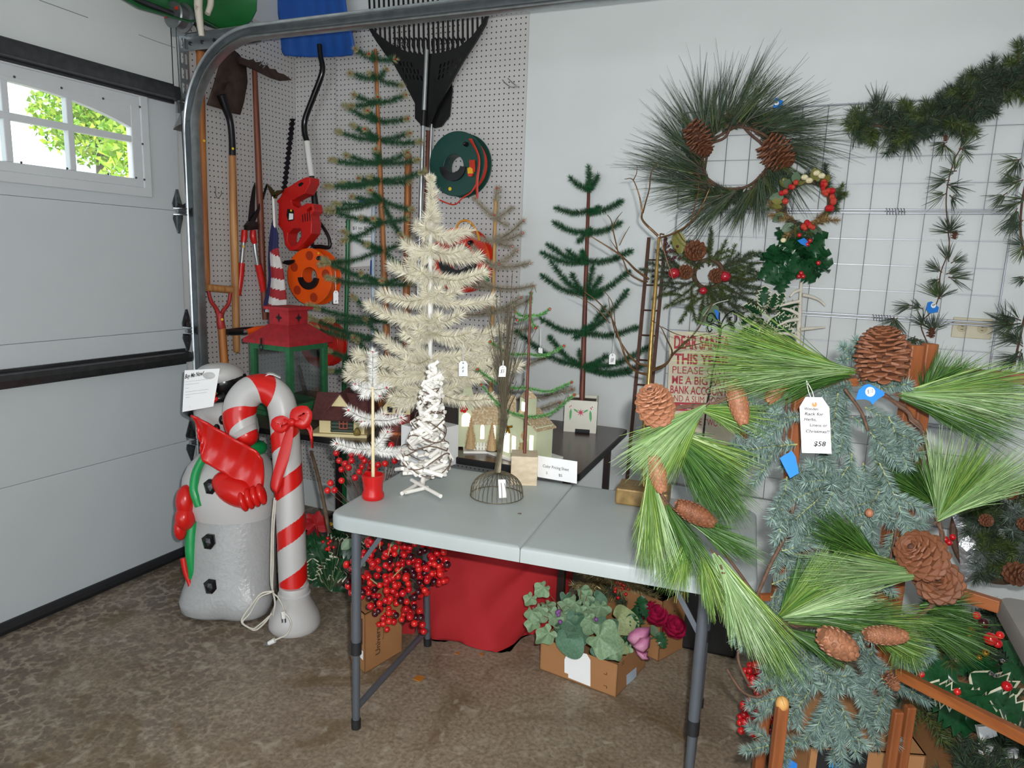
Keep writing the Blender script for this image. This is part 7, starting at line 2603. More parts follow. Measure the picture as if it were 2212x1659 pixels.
# ---- candy cane
c0 = A(637, 1352, z=0)
cd = depth(c0 + UZ * .1)
t = thing('candy_cane', 'tall white plastic candy cane with red spiral stripes and a red bow', 'candy cane', c0)
P = cat_path(AP([(634, 1268), (631, 1200), (627, 1100), (622, 1020), (617, 950), (613, 900), (603, 862), (577, 841), (546, 843), (524, 865), (517, 895), (521, 922), (531, 940)], d=cd), 900)
Wd = np.interp(np.linspace(0, 1, 900), [0, .45, .62, .8, .95, 1], [60, 61, 64, 70, 66, 54]) * cd / FPX / 2
seg = np.r_[0, np.cumsum(np.linalg.norm(np.diff(P, axis=0), axis=1))] * FPX / cd
mb = MB()
NS = 100
mb.tube(P, Wd, NS, cap=False, up=tuple(CR[2]))
mi = []
for i in range(899):
    for j in range(NS):
        ph = (seg[i] - 16) / 106.0 - (j + .5) / NS
        mi.append(1 if (ph % 1.0) < .37 else 0)
ob = mb.build('cane', [m_blow, m_bred], t, smooth=80)
ob.data.polygons.foreach_set('material_index', np.array(mi, np.int32))
MB().ell(P[-1], Wd[-1] * .98, nu=20, nv=12).build('cane_tip', m_bred, t, smooth=80)
br_ = 54.5 * cd / FPX
tr_ = 31 * cd / FPX
hgt = A(637, 1268, d=cd)[2]
MB().lathe([(br_ * .94, 0), (br_, .010), (br_, .025), (br_ * .93, .06), (tr_ * 1.06, hgt * .80), (tr_ * 1.10, hgt * .86), (tr_ * 1.10, hgt * .90), (tr_ * 1.0, hgt * .93), (tr_, hgt * 1.08), (tr_ * .98, hgt * 1.09)], [c0[0] * 1, c0[1], 0], 48).build('base', m_blow, t, smooth=40)
m_rib = mat('satin_ribbon_red', '#d01a16', 0.4, var=0.08)


def ribbon(pts_w, f, name='bow_loop'):
    L_, R_ = [], []
    c = cat_path(AP([(u, v) for u, v, w in pts_w], d=cd - f), 18)
    ws = np.interp(np.linspace(0, 1, 18), np.linspace(0, 1, len(pts_w)), [w for *_, w in pts_w]) * cd / FPX / 2
    T = nrm(np.gradient(c, axis=0))
    s_ = nrm(np.cross(T, CR[2]))
    wob = np.sin(np.linspace(0, 5, 18))[:, None] * CR[2] * .010
    q = MB()
    q.grid(np.stack([c - s_ * ws[:, None] - CR[2] * .004, c + wob, c + s_ * ws[:, None]], 1))
    q.build(name, m_rib, t, smooth=60, solid=.0015)


fb_ = .075
ribbon([(628, 912, 8), (612, 908, 20), (598, 915, 26), (608, 927, 18), (628, 915, 8)], fb_ + .01)
ribbon([(630, 908, 10), (640, 896, 30), (658, 893, 32), (655, 915, 26), (634, 914, 10)], fb_ + .01)
MB().ell(A(630, 912, d=cd - fb_ - .015), (.018, .016, .014), Rc, 12, 8).build('bow_knot', m_rib, t, smooth=80)
ribbon([(629, 916, 12), (622, 950, 20), (612, 990, 24), (600, 1030, 22), (597, 1052, 22), (600, 1066, 4)], fb_, 'bow_tail')
ribbon([(634, 916, 8), (655, 915, 14), (669, 925, 10), (673, 945, 6), (675, 968, 3)], fb_, 'bow_tail')
tp_ = thing('paper', 'curled white paper lying on top of the candy cane hook', 'paper', A(572, 810, d=cd))
MB().grid(np.array([[A(540 + 66 * i / 8, 810 + 5 * math.sin(i * .9) - i * .3 + 6 * j, d=cd + .03 * (1 - 2 * j)) for i in range(9)] for j in (0, 1)])).build('sheet', m_paper, tp_, smooth=60, solid=.0006)
t = thing('extension_cord', 'white twin power cord with plugs hanging between snowman and candy cane', 'cord', A(560, 1360, z=0))
m_cw = mat('white_cord', '#dcd8cc', .45)
pf = cd - .09
hose('cord', m_cw, t, AP([(593, 1075), (588, 1130), (586, 1200), (586, 1260), (594, 1300), (590, 1330)], d=pf), 4.2, 6, 30)
hose('cord', m_cw, t, AP([(596, 1080), (591, 1150), (590, 1220), (589, 1275), (600, 1290), (611, 1310), (613, 1328)], d=pf - .01), 3.6, 6, 30)
hose('cord', m_cw, t, AP([(592, 1277), (565, 1282), (545, 1305), (522, 1340), (535, 1354), (552, 1361), (572, 1345), (587, 1325)], d=pf - .03), 4.2, 6, 40)
hose('cord', m_cw, t, AP([(588, 1279), (560, 1292), (540, 1325), (524, 1345), (545, 1358), (560, 1350), (585, 1328)], d=pf - .035), 3.6, 6, 40)
hose('cord', m_cw, t, AP([(613, 1322), (625, 1335), (629, 1350), (620, 1370), (605, 1378), (590, 1384)], d=pf - .06), 3.8, 6, 30)
for (u, v), (u1, v1) in (((612, 1320), (613, 1336)), ((594, 1383), (580, 1390))):
    pl = MB().tube([A(u, v, d=pf - .06), A(u1, v1, d=pf - .06)], [.010, .008], 8).build('plug', m_white, t)
    a = A(u1, v1, d=pf - .06)
    dv = nrm(a - A(u, v, d=pf - .06))
    for s_ in (-1, 1):
        MB().bar(a + CR[0] * .006 * s_, a + CR[0] * .006 * s_ + dv * .016, .0015, .006).build('prong', m_galv, pl, smooth=0)


# ---- boxes
def carton(label, F, R, L, h, open_=False, name='cardboard_box', th=.004):
    """F front bottom corner, R and L its neighbours"""
    F, R, L = [np.array([p[0], p[1], 0.0]) for p in (F, R, L)]
    t = thing(name, label, 'box', (R + L) / 2)
    B = R + L - F
    ring = [F, R, B, L]
    nm = ['side', 'side', 'side', 'side']
    for i in range(4):
        a, b2 = ring[i], ring[(i + 1) % 4]
        inw = nrm(((F + B) / 2 - (a + b2) / 2))
        MB().prism([a + UZ * .001, b2 + UZ * .001, b2 + UZ * h, a + UZ * h], inw * th).build('side', m_card, t, smooth=0, recalc=True)
    MB().prism([p + UZ * .001 for p in ring], UZ * th).build('bottom', m_card_d, t, smooth=0, recalc=True)
    if not open_:
        MB().prism([p + UZ * (h - th) for p in ring], UZ * th).build('lid', m_card, t, smooth=0, recalc=True)
    return t, F, R, L, B


F, R, L = A(788, 1456, z=0), A(868, 1408, z=0), A(758, 1425, z=0)
t, F, R, L, B = carton('tall narrow Universal cardboard box holding up the red berry bunch', F, R, L, .235)
ux = nrm(R - F)
nv = np.cross(ux, UZ)
nv = nv if nv @ (CAM - F) > 0 else -nv
text('Universal', F + ux * .075 + UZ * .05 + nv * .001, UZ, -ux if np.dot(np.cross(UZ, -ux), nv) > 0 else ux, .024, m_cardp, t, width=.13, bold=.015)
text('Moving Boxes', F + ux * .095 + UZ * .10 + nv * .001, UZ, -ux if np.dot(np.cross(UZ, -ux), nv) > 0 else ux, .009, m_cardp, t, width=.075)
lx = nrm(L - F)
ln_v = np.cross(lx, UZ)
ln_v = ln_v if ln_v @ (CAM - F) > 0 else -ln_v
MB().prism([F + lx * .012 + UZ * .05 + ln_v * .0008, F + lx * .048 + UZ * .05 + ln_v * .0008, F + lx * .048 + UZ * .085 + ln_v * .0008, F + lx * .012 + UZ * .085 + ln_v * .0008], ln_v * .0006).build('white_label', m_paper, t, smooth=0, recalc=True)
for k in range(2):
    MB().prism([F + lx * (.016 + k * .022) + UZ * .11 + ln_v * .0008, F + lx * (.028 + k * .022) + UZ * .11 + ln_v * .0008, F + lx * (.028 + k * .022) + UZ * .21 + ln_v * .0008, F + lx * (.016 + k * .022) + UZ * .21 + ln_v * .0008], ln_v * .0004).build('printed_mark', m_cardp, t, smooth=0, recalc=True)
boxU = (F + R + L + B) / 4

# ---- red berry bunch
m_ber = [mat('lacquer_red_berry', '#c2141c', .18, var=.1, coat=.5), mat('bright_red_berry', '#d82420', .18, var=.08, coat=.5), mat('dark_maroon_berry', '#3a0a16', .15, coat=.6)]
BM = [MB().ell((0, 0, 0), 1.0, None, 12, 9).mesh('berry', [m], 170) for m in m_ber]
I3 = np.eye(3)


def inpoly(u, v, poly):
    c = False
    n = len(poly)
    for i in range(n):
        (x1, y1), (x2, y2) = poly[i], poly[(i + 1) % n]
        if (y1 > v) != (y2 > v) and u < (x2 - x1) * (v - y1) / (y2 - y1) + x1:
            c = not c
    return c


def berry_mass(t, poly, n, rpx, d0, dj, seed, dark=.2, mind=.8, stems=14, root=None):
    rs = np.random.default_rng(seed)
    us, vs = [p[0] for p in poly], [p[1] for p in poly]
    got, tries = [], 0
    while len(got) < n and tries < 40000:
        tries += 1
        u, v = rs.uniform(min(us), max(us)), rs.uniform(min(vs), max(vs))
        if not inpoly(u, v, poly):
            continue
        d = d0 + rs.uniform(-dj, dj)
        p = A(u, v, d=d)
        r = rpx * d0 / FPX * rs.uniform(.85, 1.12)
        if any(np.linalg.norm(p - q) < (r + s) * mind for q, s in got[-60:]) and tries < 20000:
            continue
        got.append((p, r))
        k = 2 if rs.random() < dark else int(rs.random() < .35)
        inst('berry', BM[k], (I3 * r, p), t)
    rt = root if root is not None else np.mean([p for p, _ in got], 0)
    for p, r in got[::max(1, n // stems)]:
        MB().tube(cat_path([rt, (rt + p) / 2 + UZ * .02, p], 8), .0012, 4).build('stem', m_vine, t)
    return got


bd0 = depth(boxU + UZ * .28) - .10
t = thing('berry_bunch', 'big bunch of glossy red and maroon berries on the tall box under the table', 'berries', A(855, 1300, d=bd0))
berry_mass(t, [(750, 1290), (748, 1212), (778, 1195), (800, 1148), (850, 1140), (880, 1152), (966, 1172), (970, 1255), (930, 1275), (910, 1290), (918, 1330), (915, 1372), (900, 1376), (892, 1330), (868, 1345), (845, 1375), (832, 1378), (818, 1355), (800, 1308), (790, 1318)], 290, 7.3, bd0, .075, 3, mind=.72, root=A(850, 1240, d=bd0 + .05))
for u, v, du, dv, s_ in ((848, 1170, 8, 20, .05), (805, 1145, -20, 10, .05), (770, 1200, 15, 18, .05), (760, 1165, -12, 12, .05), (850, 1160, 14, 14, .04)):
    p = A(u, v, d=bd0 - .03)
    leaf_at('leaf', OVAL_E, p, A(u + du, v + dv, d=bd0 - .04) - p, s_, t)
for u, v, u1, v1 in ((820, 1185, 822, 1160), (838, 1200, 845, 1175), (850, 1245, 870, 1225), (800, 1250, 815, 1262)):
    MB().tube([A(u, v, d=bd0 - .08), A(u1, v1, d=bd0 - .085)], .0022, 5).build('pale_stem', mat('dry_stem', '#a38b5e', .8), t)
bd1 = depth(A(780, 1000, y=-1.05))
t = thing('berry_spray', 'sprays of loose red berries standing between the two tables at left', 'berries', A(770, 1100, d=bd1))
root = A(790, 1150, d=bd1 + .05)
for a, b2 in ((105, 1100), (130, 1165), (235, 1115), (235, 1165), (320, 1130), (345, 1165), (325, 1215), (400, 1185), (462, 1200), (150, 1240), (265, 1310), (370, 1275), (150, 1335), (55, 1357), (90, 1417), (395, 1228), (605, 1165), (290, 1100), (210, 1225), (430, 1240), (575, 1030), (180, 1190), (300, 1260), (660, 830), (520, 1190), (30, 1420)):
    p = A(700 + a / 3.95, 700 + b2 / 3.95, d=bd1 + RNG.uniform(-.04, .04))
    inst('berry', BM[int(RNG.random() < .4)], (I3 * 7.2 * bd1 / FPX, p), t)
    MB().tube(cat_path([root, (root + p) / 2 + CR[0] * .02, p], 8), .0014, 4).build('stem', m_vine, t)

# ---- red cloth bag
rc = A(1050, 1405, z=0)
rdp = depth(rc) + .16
SECR = [(1422, 1015, 1090), (1412, 965, 1125), (1395, 925, 1148), (1365, 900, 1172), (1330, 890, 1195), (1280, 900, 1218), (1230, 912, 1228), (1190, 930, 1230), (1150, 945, 1225), (1110, 960, 1210)]
a = np.linspace(0, 2 * PI, 72, endpoint=False)
V = []
for i, (v, u0, u1) in enumerate(cat_path([(x, y, z) for x, y, z in SECR], 40)):
    c = A((u0 + u1) / 2, v, d=rdp)
    r = (u1 - u0) / 2 * rdp / FPX
    x = CR[0] * [1, 1, 0]
    y = np.array([-x[1], x[0], 0])
    f = i / 39
    k = 1 + .05 * np.sin(5 * a + 4 * f) + .05 * np.abs(np.sin(4.5 * a - 5 * f + 1.8 * np.sin(5 * f))) + .035 * np.abs(np.sin(3 * a + 8 * f)) - .05
    q = c + r * (k * np.cos(a))[:, None] * x + min(r, .2) * .72 * (k * np.sin(a))[:, None] * y
    q = q + (.020 * np.sin(10 * f + 3 * a) + .045 * np.abs(np.sin(2.2 * a + 4.5 * f)) ** .7 - .03 * np.abs(np.sin(3.1 * a - 6 * f + 1)) ** .6)[:, None] * y
    q[:, 2] = np.maximum(q[:, 2], .003)
    V.append(q)
V = np.array(V)
q = MB()
q.grid(np.concatenate([np.repeat(V[0].mean(0)[None, None], 72, 1), V, np.repeat(V[-1].mean(0)[None, None], 72, 1)]), cu=True)
q.build('cloth_bag', mat('red_cloth', '#a81c22', .85, var=.06, scale=4, bump=.1, bscale=400), None, smooth=80, label='bulging red cloth bag slumped on the floor under the white table', cat='bag')
t = thing('black_tray', 'edge of a black plastic tray peeking out left of the red bag', 'tray', A(925, 1388, z=0))
MB().box(A(930, 1372, z=0) + CR[2] * [.15, .15, 0] + UZ * .03, (.16, .10, .06)).build('shell', m_black, t, smooth=0, bevel=.006)
MB().box(A(930, 1372, z=0) + CR[2] * [.15, .15, 0] + UZ * .063, (.17, .11, .006)).build('rim', m_black, t, smooth=0)
q = MB()
fl0 = AP([(866, 1308), (872, 1330), (868, 1376), (893, 1388), (897, 1350), (885, 1312)], d=rdp - .06)
q.prism(fl0, CR[2] * .06)
q.build('red_cloth_fold', mat('red_cloth', '#a81c22', .85), None, smooth=0, recalc=True, label='small fold of red cloth between the tall box and the table leg', cat='cloth')

# ---- ivy and rose box
F, R, L = A(1330, 1508, z=0), A(1393, 1440, z=0), A(1165, 1446, z=0)
t, F, R, L, B = carton('open cardboard box of silk ivy and roses with a white price label', F, R, L, .128, True)
lx = nrm(L - F)
nl = np.cross(lx, UZ)
nl = nl if nl @ (CAM - F) > 0 else -nl


def onplane(u, v, p0, n):
    r = _ray(u, v)
    return CAM + r * (((p0 - CAM) @ n) / (r @ n))


LB_ = np.array([onplane(u, v, F, nl) for u, v in ((1220, 1424), (1224, 1415), (1232, 1410), (1240, 1418), (1250, 1408), (1268, 1412), (1276, 1425), (1276, 1482), (1270, 1480), (1228, 1463), (1228, 1455), (1220, 1452))]) + nl * .002
MB().prism(LB_, nl * .0006).build('price_label', m_paper, t, smooth=0, recalc=True)
text('$3', onplane(1240, 1456, F, nl) + nl * .002, -lx, UZ, .018, m_gink, t, shear=.2)
for u, v in ((1304, 1455), (1304, 1480)):
    q0 = onplane(u, v, F, nl) + nl * .0008
    MB().bar(q0, q0 - lx * .012, .0025, .0006).build('printed_mark', m_cardp, t, smooth=0)
    MB().bar(q0 - lx * .012, q0 - lx * .012 + UZ * (.009 if v < 1470 else -.009), .0006, .0025, -lx).build('printed_mark', m_cardp, t, smooth=0)
rx = nrm(R - F)
nr = np.cross(rx, UZ)
nr = nr if nr @ (CAM - F) > 0 else -nr
MB().prism([onplane(u, v, F, nr) + nr * .001 for u, v in ((1353, 1458), (1374, 1441), (1374, 1462), (1353, 1480))], nr * .0006).build('shipping_label', mat('pale_blue_label', '#b9c9da', .6), t, smooth=0, recalc=True)
text('2Q', onplane(1342, 1438, F, nr) + nr * .001, rx, UZ, .012, m_ink, t)
bxc = (F + R + L + B) / 4
iv = thing('silk_ivy', 'grey-green silk ivy spilling over the open cardboard box', 'plant', bxc + UZ * .02)
m_ivy = mat('silk_ivy_leaf', '#7e9a76', .6, var=.22, scale=18, isl=.0)
m_ivyd = mat('silk_ivy_leaf_dark', '#567a62', .6, var=.22, scale=18)


def ivy_mesh(m, lobes=5):
    mb = MB()
    k = 40
    aa = np.linspace(0, 2 * PI, k, endpoint=False)
    rr = .42 + .06 * np.cos(lobes * (aa - PI / 2)) + .14 * np.sin(aa) ** 1 - .12 * (np.abs(aa - 1.5 * PI) < .25)
    ring = np.stack([rr * np.cos(aa), .42 + rr * np.sin(aa), .10 * np.sin(2 * aa) + .06 * np.cos(lobes * aa)], 1)
    ctr = np.array([0, .38, .0])
    mid = ctr + (ring - ctr) * [.5, .5, .6] + [0, 0, .03]
    mb.grid(np.array([ring, mid, np.repeat(ctr[None], k, 0)]), cu=True)
    return mb.mesh('ivy_leaf', [m], 70)


IV = [ivy_mesh(m_ivy), ivy_mesh(m_ivyd, 3), ivy_mesh(mat('silk_leaf_beige', '#8f9a6c', .6, var=.2, scale=15), 3)]
ivd = depth(bxc + UZ * .12)
stem0 = A(1250, 1380, d=ivd)
for a, b2, s_, k, df in ((375, 670, 34, 0, -.05), (268, 755, 28, 0, -.05), (275, 875, 36, 0, -.08), (282, 960, 32, 0, -.08), (330, 900, 30, 0, -.06), (400, 820, 32, 0, 0), (410, 1060, 44, 0, -.14), (585, 1105, 60, 1, -.16), (850, 1090, 70, 0, -.14), (640, 1000, 60, 1, -.08), (690, 690, 36, 0, .03), (640, 800, 42, 0, .0), (560, 740, 30, 1, .02),
                        (920, 975, 46, 1, -.08), (1010, 940, 62, 2, -.05), (740, 740, 30, 0, .03), (820, 760, 36, 1, .03), (860, 830, 40, 0, 0), (760, 840, 34, 0, -.03), (700, 880, 34, 0, -.05), (540, 890, 32, 0, -.03), (470, 930, 30, 0, -.06), (640, 910, 36, 1, -.06), (780, 960, 40, 0, -.08), (500, 1000, 34, 1, -.06),
                        (900, 1180, 36, 1, -.12), (980, 1200, 34, 0, -.12), (1040, 1170, 34, 2, -.10), (830, 1190, 34, 1, -.10), (730, 930, 32, 0, -.07), (560, 820, 30, 0, .0), (350, 840, 26, 0, -.07), (430, 880, 26, 0, -.05), (1090, 1170, 24, 0, -.1)):
    p = A(1080 + a / 3.95, 1100 + b2 / 3.95, d=ivd + df)
    sz = s_ * 1.18 * ivd / FPX
    d = nrm(CR[0] * RNG.uniform(-.8, .8) - CR[1] * RNG.uniform(.1, 1.0))
    leaf_at('ivy_leaf', IV[k], p - d * sz * .4, d, sz, iv, roll=.35)
    if k == 0 and s_ < 40:
        MB().tube(cat_path([stem0, (stem0 + p) / 2 + UZ * .015, p], 8), .0013, 4).build('stem', mat('ivy_stem', '#7a4a34', .7), iv)
for a, b2 in ((490, 880), (500, 900), (820, 940), (515, 960), (505, 870)):
    MB().ell(A(1080 + a / 3.95, 1100 + b2 / 3.95, d=ivd - .12), .008, nu=8, nv=6).build('purple_bud', mat('purple_bud', '#7a4a86', .6), iv)


def rose(label, u, v, rpx, d, m):
    c = A(u, v, d=d)
    r = rpx * d / FPX
    t = thing('silk_rose', label, 'flower', c - UZ * r)
    ax = nrm(-CR[2] * .5 + UZ * .6 + CR[0] * .2)
    Fm = frame(ax)
    for k in range(16):
        f = k / 15
        th = k * 2.4
        rd = Fm[0] * math.cos(th) + Fm[1] * math.sin(th)
        tg = np.cross(ax, rd)
        rr = r * (.15 + .75 * f)
        V = []
        for i in range(6):
            s_ = i / 5
            up = ax * (r * (-.75 + 1.5 * s_ - .55 * f * s_ ** 2)) + rd * rr * (.55 + .55 * math.sin(s_ * PI * .55))
            w = r * (.35 + .5 * f) * math.sin(PI * min(1, .22 + .66 * s_))
            V.append([c + up - tg * w - rd * w * .35, c + up, c + up + tg * w - rd * w * .35])
        MB().grid(np.array(V)).build('petal', m, t, smooth=80)
    MB().tube(cat_path([c - ax * r * .6, c - CR[0] * .06 - UZ * .04, bxc + UZ * .05], 10), .003, 6).build('stem', mat('rose_stem', '#3a5a32', .6), t)
    return t


m_rose = mat('crimson_silk', '#b4124a', .65, var=.25, scale=30)
m_calla = mat('mauve_silk', '#a8467e', .65, var=.3, scale=14, col2='#d79ab4')
rd0 = depth(R + UZ * .15)
rose('crimson silk rose standing in the ivy box, higher of two', 1415, 1326, 31, rd0 + .02, m_rose)
rose('crimson silk rose at the far right of the ivy box', 1456, 1354, 30, rd0 + .02, m_rose)
t = thing('silk_flower', 'mauve and white silk flower drooping over the edge of the ivy box', 'flower', A(1385, 1425, d=rd0 - .12))
for pts in ([(1100, 1060), (1170, 1010), (1285, 1005), (1280, 1080), (1200, 1100), (1130, 1170), (1085, 1110)], [(1130, 1165), (1210, 1090), (1285, 1085), (1275, 1180), (1220, 1230), (1160, 1200)], [(1140, 1185), (1220, 1220), (1265, 1210), (1255, 1250), (1285, 1285), (1210, 1285), (1170, 1240)]):
    P_ = AP(C4(1080, 1100, pts), d=rd0 - .13 - .01 * RNG.random())
    ctr = P_.mean(0) - CR[2] * .02
    MB().grid(np.array([P_, (P_ + ctr) / 2 - CR[2] * .006, np.repeat(ctr[None], len(P_), 0)]), cu=True).build('petal', m_calla, t, smooth=80, solid=.001)
for a, b2, s_ in ((1150, 960, 46), (1120, 890, 40), (1185, 780, 40), (1365, 1045, 36), (1290, 990, 26), (1090, 930, 34), (1200, 740, 34)):
    p = A(1080 + a / 3.95, 1100 + b2 / 3.95, d=rd0 - .06)
    leaf_at('rose_leaf', OVAL_E if s_ < 30 else HOLLY, p, CR[0] * RNG.uniform(-.5, .5) - CR[1], s_ * rd0 / FPX, t, roll=.3)
MB().tube(cat_path([A(1375, 1400, d=rd0 - .11), A(1350, 1390, d=rd0 - .05), bxc + UZ * .03], 8), .0025, 6).build('stem', mat('rose_stem', '#3a5a32', .6), t)

# ---- carton of greens and black bin behind
F, R, L = A(1422, 1426, z=0), A(1432, 1405, z=0), A(1290, 1400, z=0)
F = A(1422, 1430, z=0)
R = F + np.array([.10, .22, 0])
L = F + np.array([-.30, .10, 0])
t, F, R, L, B = carton('cardboard box of dark greens and gold sprigs behind the ivy box', F, R, L, .25, True)
bg = (F + R + L + B) / 4
gd_ = depth(bg + UZ * .28)
t = thing('greens_bundle', 'bundle of dark greens, gold sprigs and red berries in the rear carton', 'greenery', bg + UZ * .03)
m_goldn = mat('gold_sprig', '#8a7c52', .4, .4, isl=.4, tint2='#cfc08c')
for k in range(30):
    u, v = RNG.uniform(1240, 1440), RNG.uniform(1238, 1300)
    p = A(u, v, d=gd_ + RNG.uniform(-.1, .1))
    spray(t, bg + UZ * .2 + (p - bg - UZ * .2) * .3, p, [m_fir, m_fir2, m_goldn][k % 3], 1500, .03, .0026, 2, 'sprig', m_vine)
for u, v, u1, v1 in ((1300, 1240, 1380, 1275), (1310, 1245, 1400, 1285), (1320, 1245, 1420, 1290), (1300, 1236, 1370, 1262)):
    spray(t, A(u, v, d=gd_ - .12), A(u1, v1, d=gd_ - .13), m_goldn, 1500, .03, .0022, 1, 'gold_sprig', m_vine)
for k in range(22):
    inst('berry', BM[k % 2], (I3 * .007, A(1342 + RNG.normal() * 8, 1268 + RNG.normal() * 8, d=gd_ - .13)), t)
for u, v, s_ in ((1375, 1310, .09), (1440, 1300, .1), (1390, 1290, .08)):
    leaf_at('holly_leaf', HOLLY, A(u, v, d=gd_ - .12), -CR[1] + CR[0] * RNG.uniform(-.4, .4), s_, t)
bb = A(1515, 1408, z=0) + CR[2] * [.12, .12, 0]
t = thing('storage_bin', 'black plastic storage bin in the shadow under the right of the table', 'bin', bb)
Rb = np.array([UX, UY, UZ])
MB().box(bb + UZ * .15, (.34, .24, .30), Rb).build('tub', m_black, t, smooth=0, bevel=.012)
MB().box(bb + UZ * .31, (.36, .26, .025), Rb).build('lid', m_black, t, smooth=0, bevel=.008)

# ---- holly and poinsettia bunch beside the cane
hd0 = depth(A(700, 1290, z=0)) + .06
t = thing('holly_plant', 'variegated silk holly with yellow, pink and red blooms between cane and table leg', 'plant', A(700, 1292, z=0) + CR[2] * [.06, .06, 0])
hroot = A(705, 1290, z=.02) + CR[2] * [.06, .06, 0]
for k, (u, v, s_, var_) in enumerate(((715, 1225, 62, 1), (690, 1190, 58, 0), (730, 1240, 50, 1), (678, 1165, 50, 0), (725, 1150, 46, 1), (668, 1200, 50, 0), (700, 1260, 56, 0), (680, 1245, 52, 0), (765, 1170, 50, 1), (775, 1195, 44, 1), (750, 1190, 46, 0), (690, 1280, 50, 0), (720, 1285, 46, 0), (740, 1140, 40, 0), (705, 1205, 50, 1), (675, 1225, 46, 1), (660, 1180, 46, 0), (745, 1215, 44, 0), (785, 1160, 40, 1))):
    p = A(u, v, d=hd0 + RNG.uniform(-.04, .06))
    d = nrm(CR[0] * RNG.uniform(-.7, .7) - CR[1] * RNG.uniform(-.3, 1.0))
    sz = s_ * hd0 / FPX
    leaf_at('holly_leaf', HOLLYV if var_ else HOLLY, p - d * sz * .4, d, sz, t, roll=.45)
    MB().tube(cat_path([hroot, (hroot + p) / 2, p], 6), .0018, 4).build('stem', mat('rose_stem', '#3a5a32', .6), t)
m_yel = mat('yellow_silk', '#d9a818', .6, var=.2)
m_pink = mat('pink_berry', '#c21f5a', .35)
for u, v in ((710, 1132), (668, 1212), (664, 1222)):
    for k in range(5):
        a = k * 1.257
        p = A(u, v, d=hd0 - .07)
        leaf_at('petal', oval_mesh('petal', m_yel, .4) if k == 0 and (u, v) == (710, 1132) else bpy.data.meshes['petal'], p, CR[0] * math.cos(a) + CR[1] * math.sin(a), .020, t, roll=.3)
for k in range(9):
    inst('pink_berry', BM[1], (I3 * .0075, A(706 + RNG.normal() * 6, 1176 + RNG.normal() * 6, d=hd0 - .08)), t)
m_poin = mat('poinsettia_red', '#a8141c', .6, var=.2)
PO = oval_mesh('poinsettia_petal', m_poin, .35)
for k in range(9):
    a = k * .7
    leaf_at('poinsettia_petal', PO, A(682, 1132, d=hd0 - .02), CR[0] * math.cos(a) + CR[1] * math.sin(a) * .7, .062, t, roll=.4)
for u, v, u1, v1 in ((665, 1000, 700, 1290), (672, 985, 690, 1270)):
    pass
st_ = thing('stick', 'thin brown stick leaning behind the candy cane under the dark table', 'stick', A(698, 1080, d=hd0 + .1))
hose('bark', mat('stick_bark', '#6d5a47', .8), st_, np.array([A(672, 975, y=-.8), A(682, 1010, y=-.85), A(694, 1060, y=-.9), A(712, 1150, y=-1.0)]), [7, 8, 8, 9], 8, 14)

# ---- things low at the right, round and behind the rack
t = thing('frosted_wreath', 'dark frosted pine wreath with cones and silver foil leaning at the right wall', 'wreath', A(2150, 1290, y=-.5))
fd_ = depth(A(2150, 1150, y=-.55))
fc = A(2165, 1150, d=fd_)
for k in range(95):
    a = RNG.uniform(0, 2 * PI)
    rp = RNG.uniform(20, 120)
    u, v = 2165 + rp * math.cos(a), 1150 + rp * math.sin(a) * .95
    if u < 2075 and v > 1090:
        continue
    b0 = A(2165 + (u - 2165) * .5, 1150 + (v - 1150) * .5, d=fd_ - .05)
    spray(t, b0, A(u, v, d=fd_ - RNG.uniform(0, .12)), [m_fir, m_fir2, mat('frosted_needle', '#7e8c86', .6, isl=.3, tint2='#3a4c42')][k % 3], 1500, .038, .0028, 1, 'fir_sprig', m_vine)
for u, v, r_ in ((2180, 1235, 24), (2122, 1122, 13), (2172, 1062, 15), (2205, 1130, 14)):
    p = A(u, v, d=fd_ - .17)
    open_cone(t, p, -CR[2] + CR[0] * .2, r_ * fd_ / FPX * 1.5, r_ * fd_ / FPX, m_cone, 50, single=False)
m_foil = mat('crumpled_silver_foil', '#b9bcc0', .3, .7, var=.3, scale=30, bump=1.0, bscale=60)
for pts in ([(2055, 1110), (2090, 1080), (2140, 1085), (2130, 1110), (2100, 1125), (2070, 1150)], [(2070, 1175), (2085, 1150), (2135, 1135), (2125, 1200), (2110, 1250), (2078, 1262)]):
    P_ = AP(pts, d=fd_ - .02)
    ctr = P_.mean(0) - CR[2] * .03
    MB().grid(np.array([P_, (P_ + ctr) / 2 + RNG.normal(size=P_.shape) * .006, np.repeat(ctr[None], len(P_), 0)]), cu=True).build('silver_foil', m_foil, t, smooth=0, solid=.001)
MB().tube(circ(fc, .16, 40, tuple(CR[0]), tuple(CR[1])), .012, 7, closed=True).build('ring', m_vine, t)
for u, v in ((2042, 1165), (2050, 1172), (2058, 1160)):
    inst('berry', BM[0], (I3 * .010, A(u, v, d=fd_ - .10)), t)

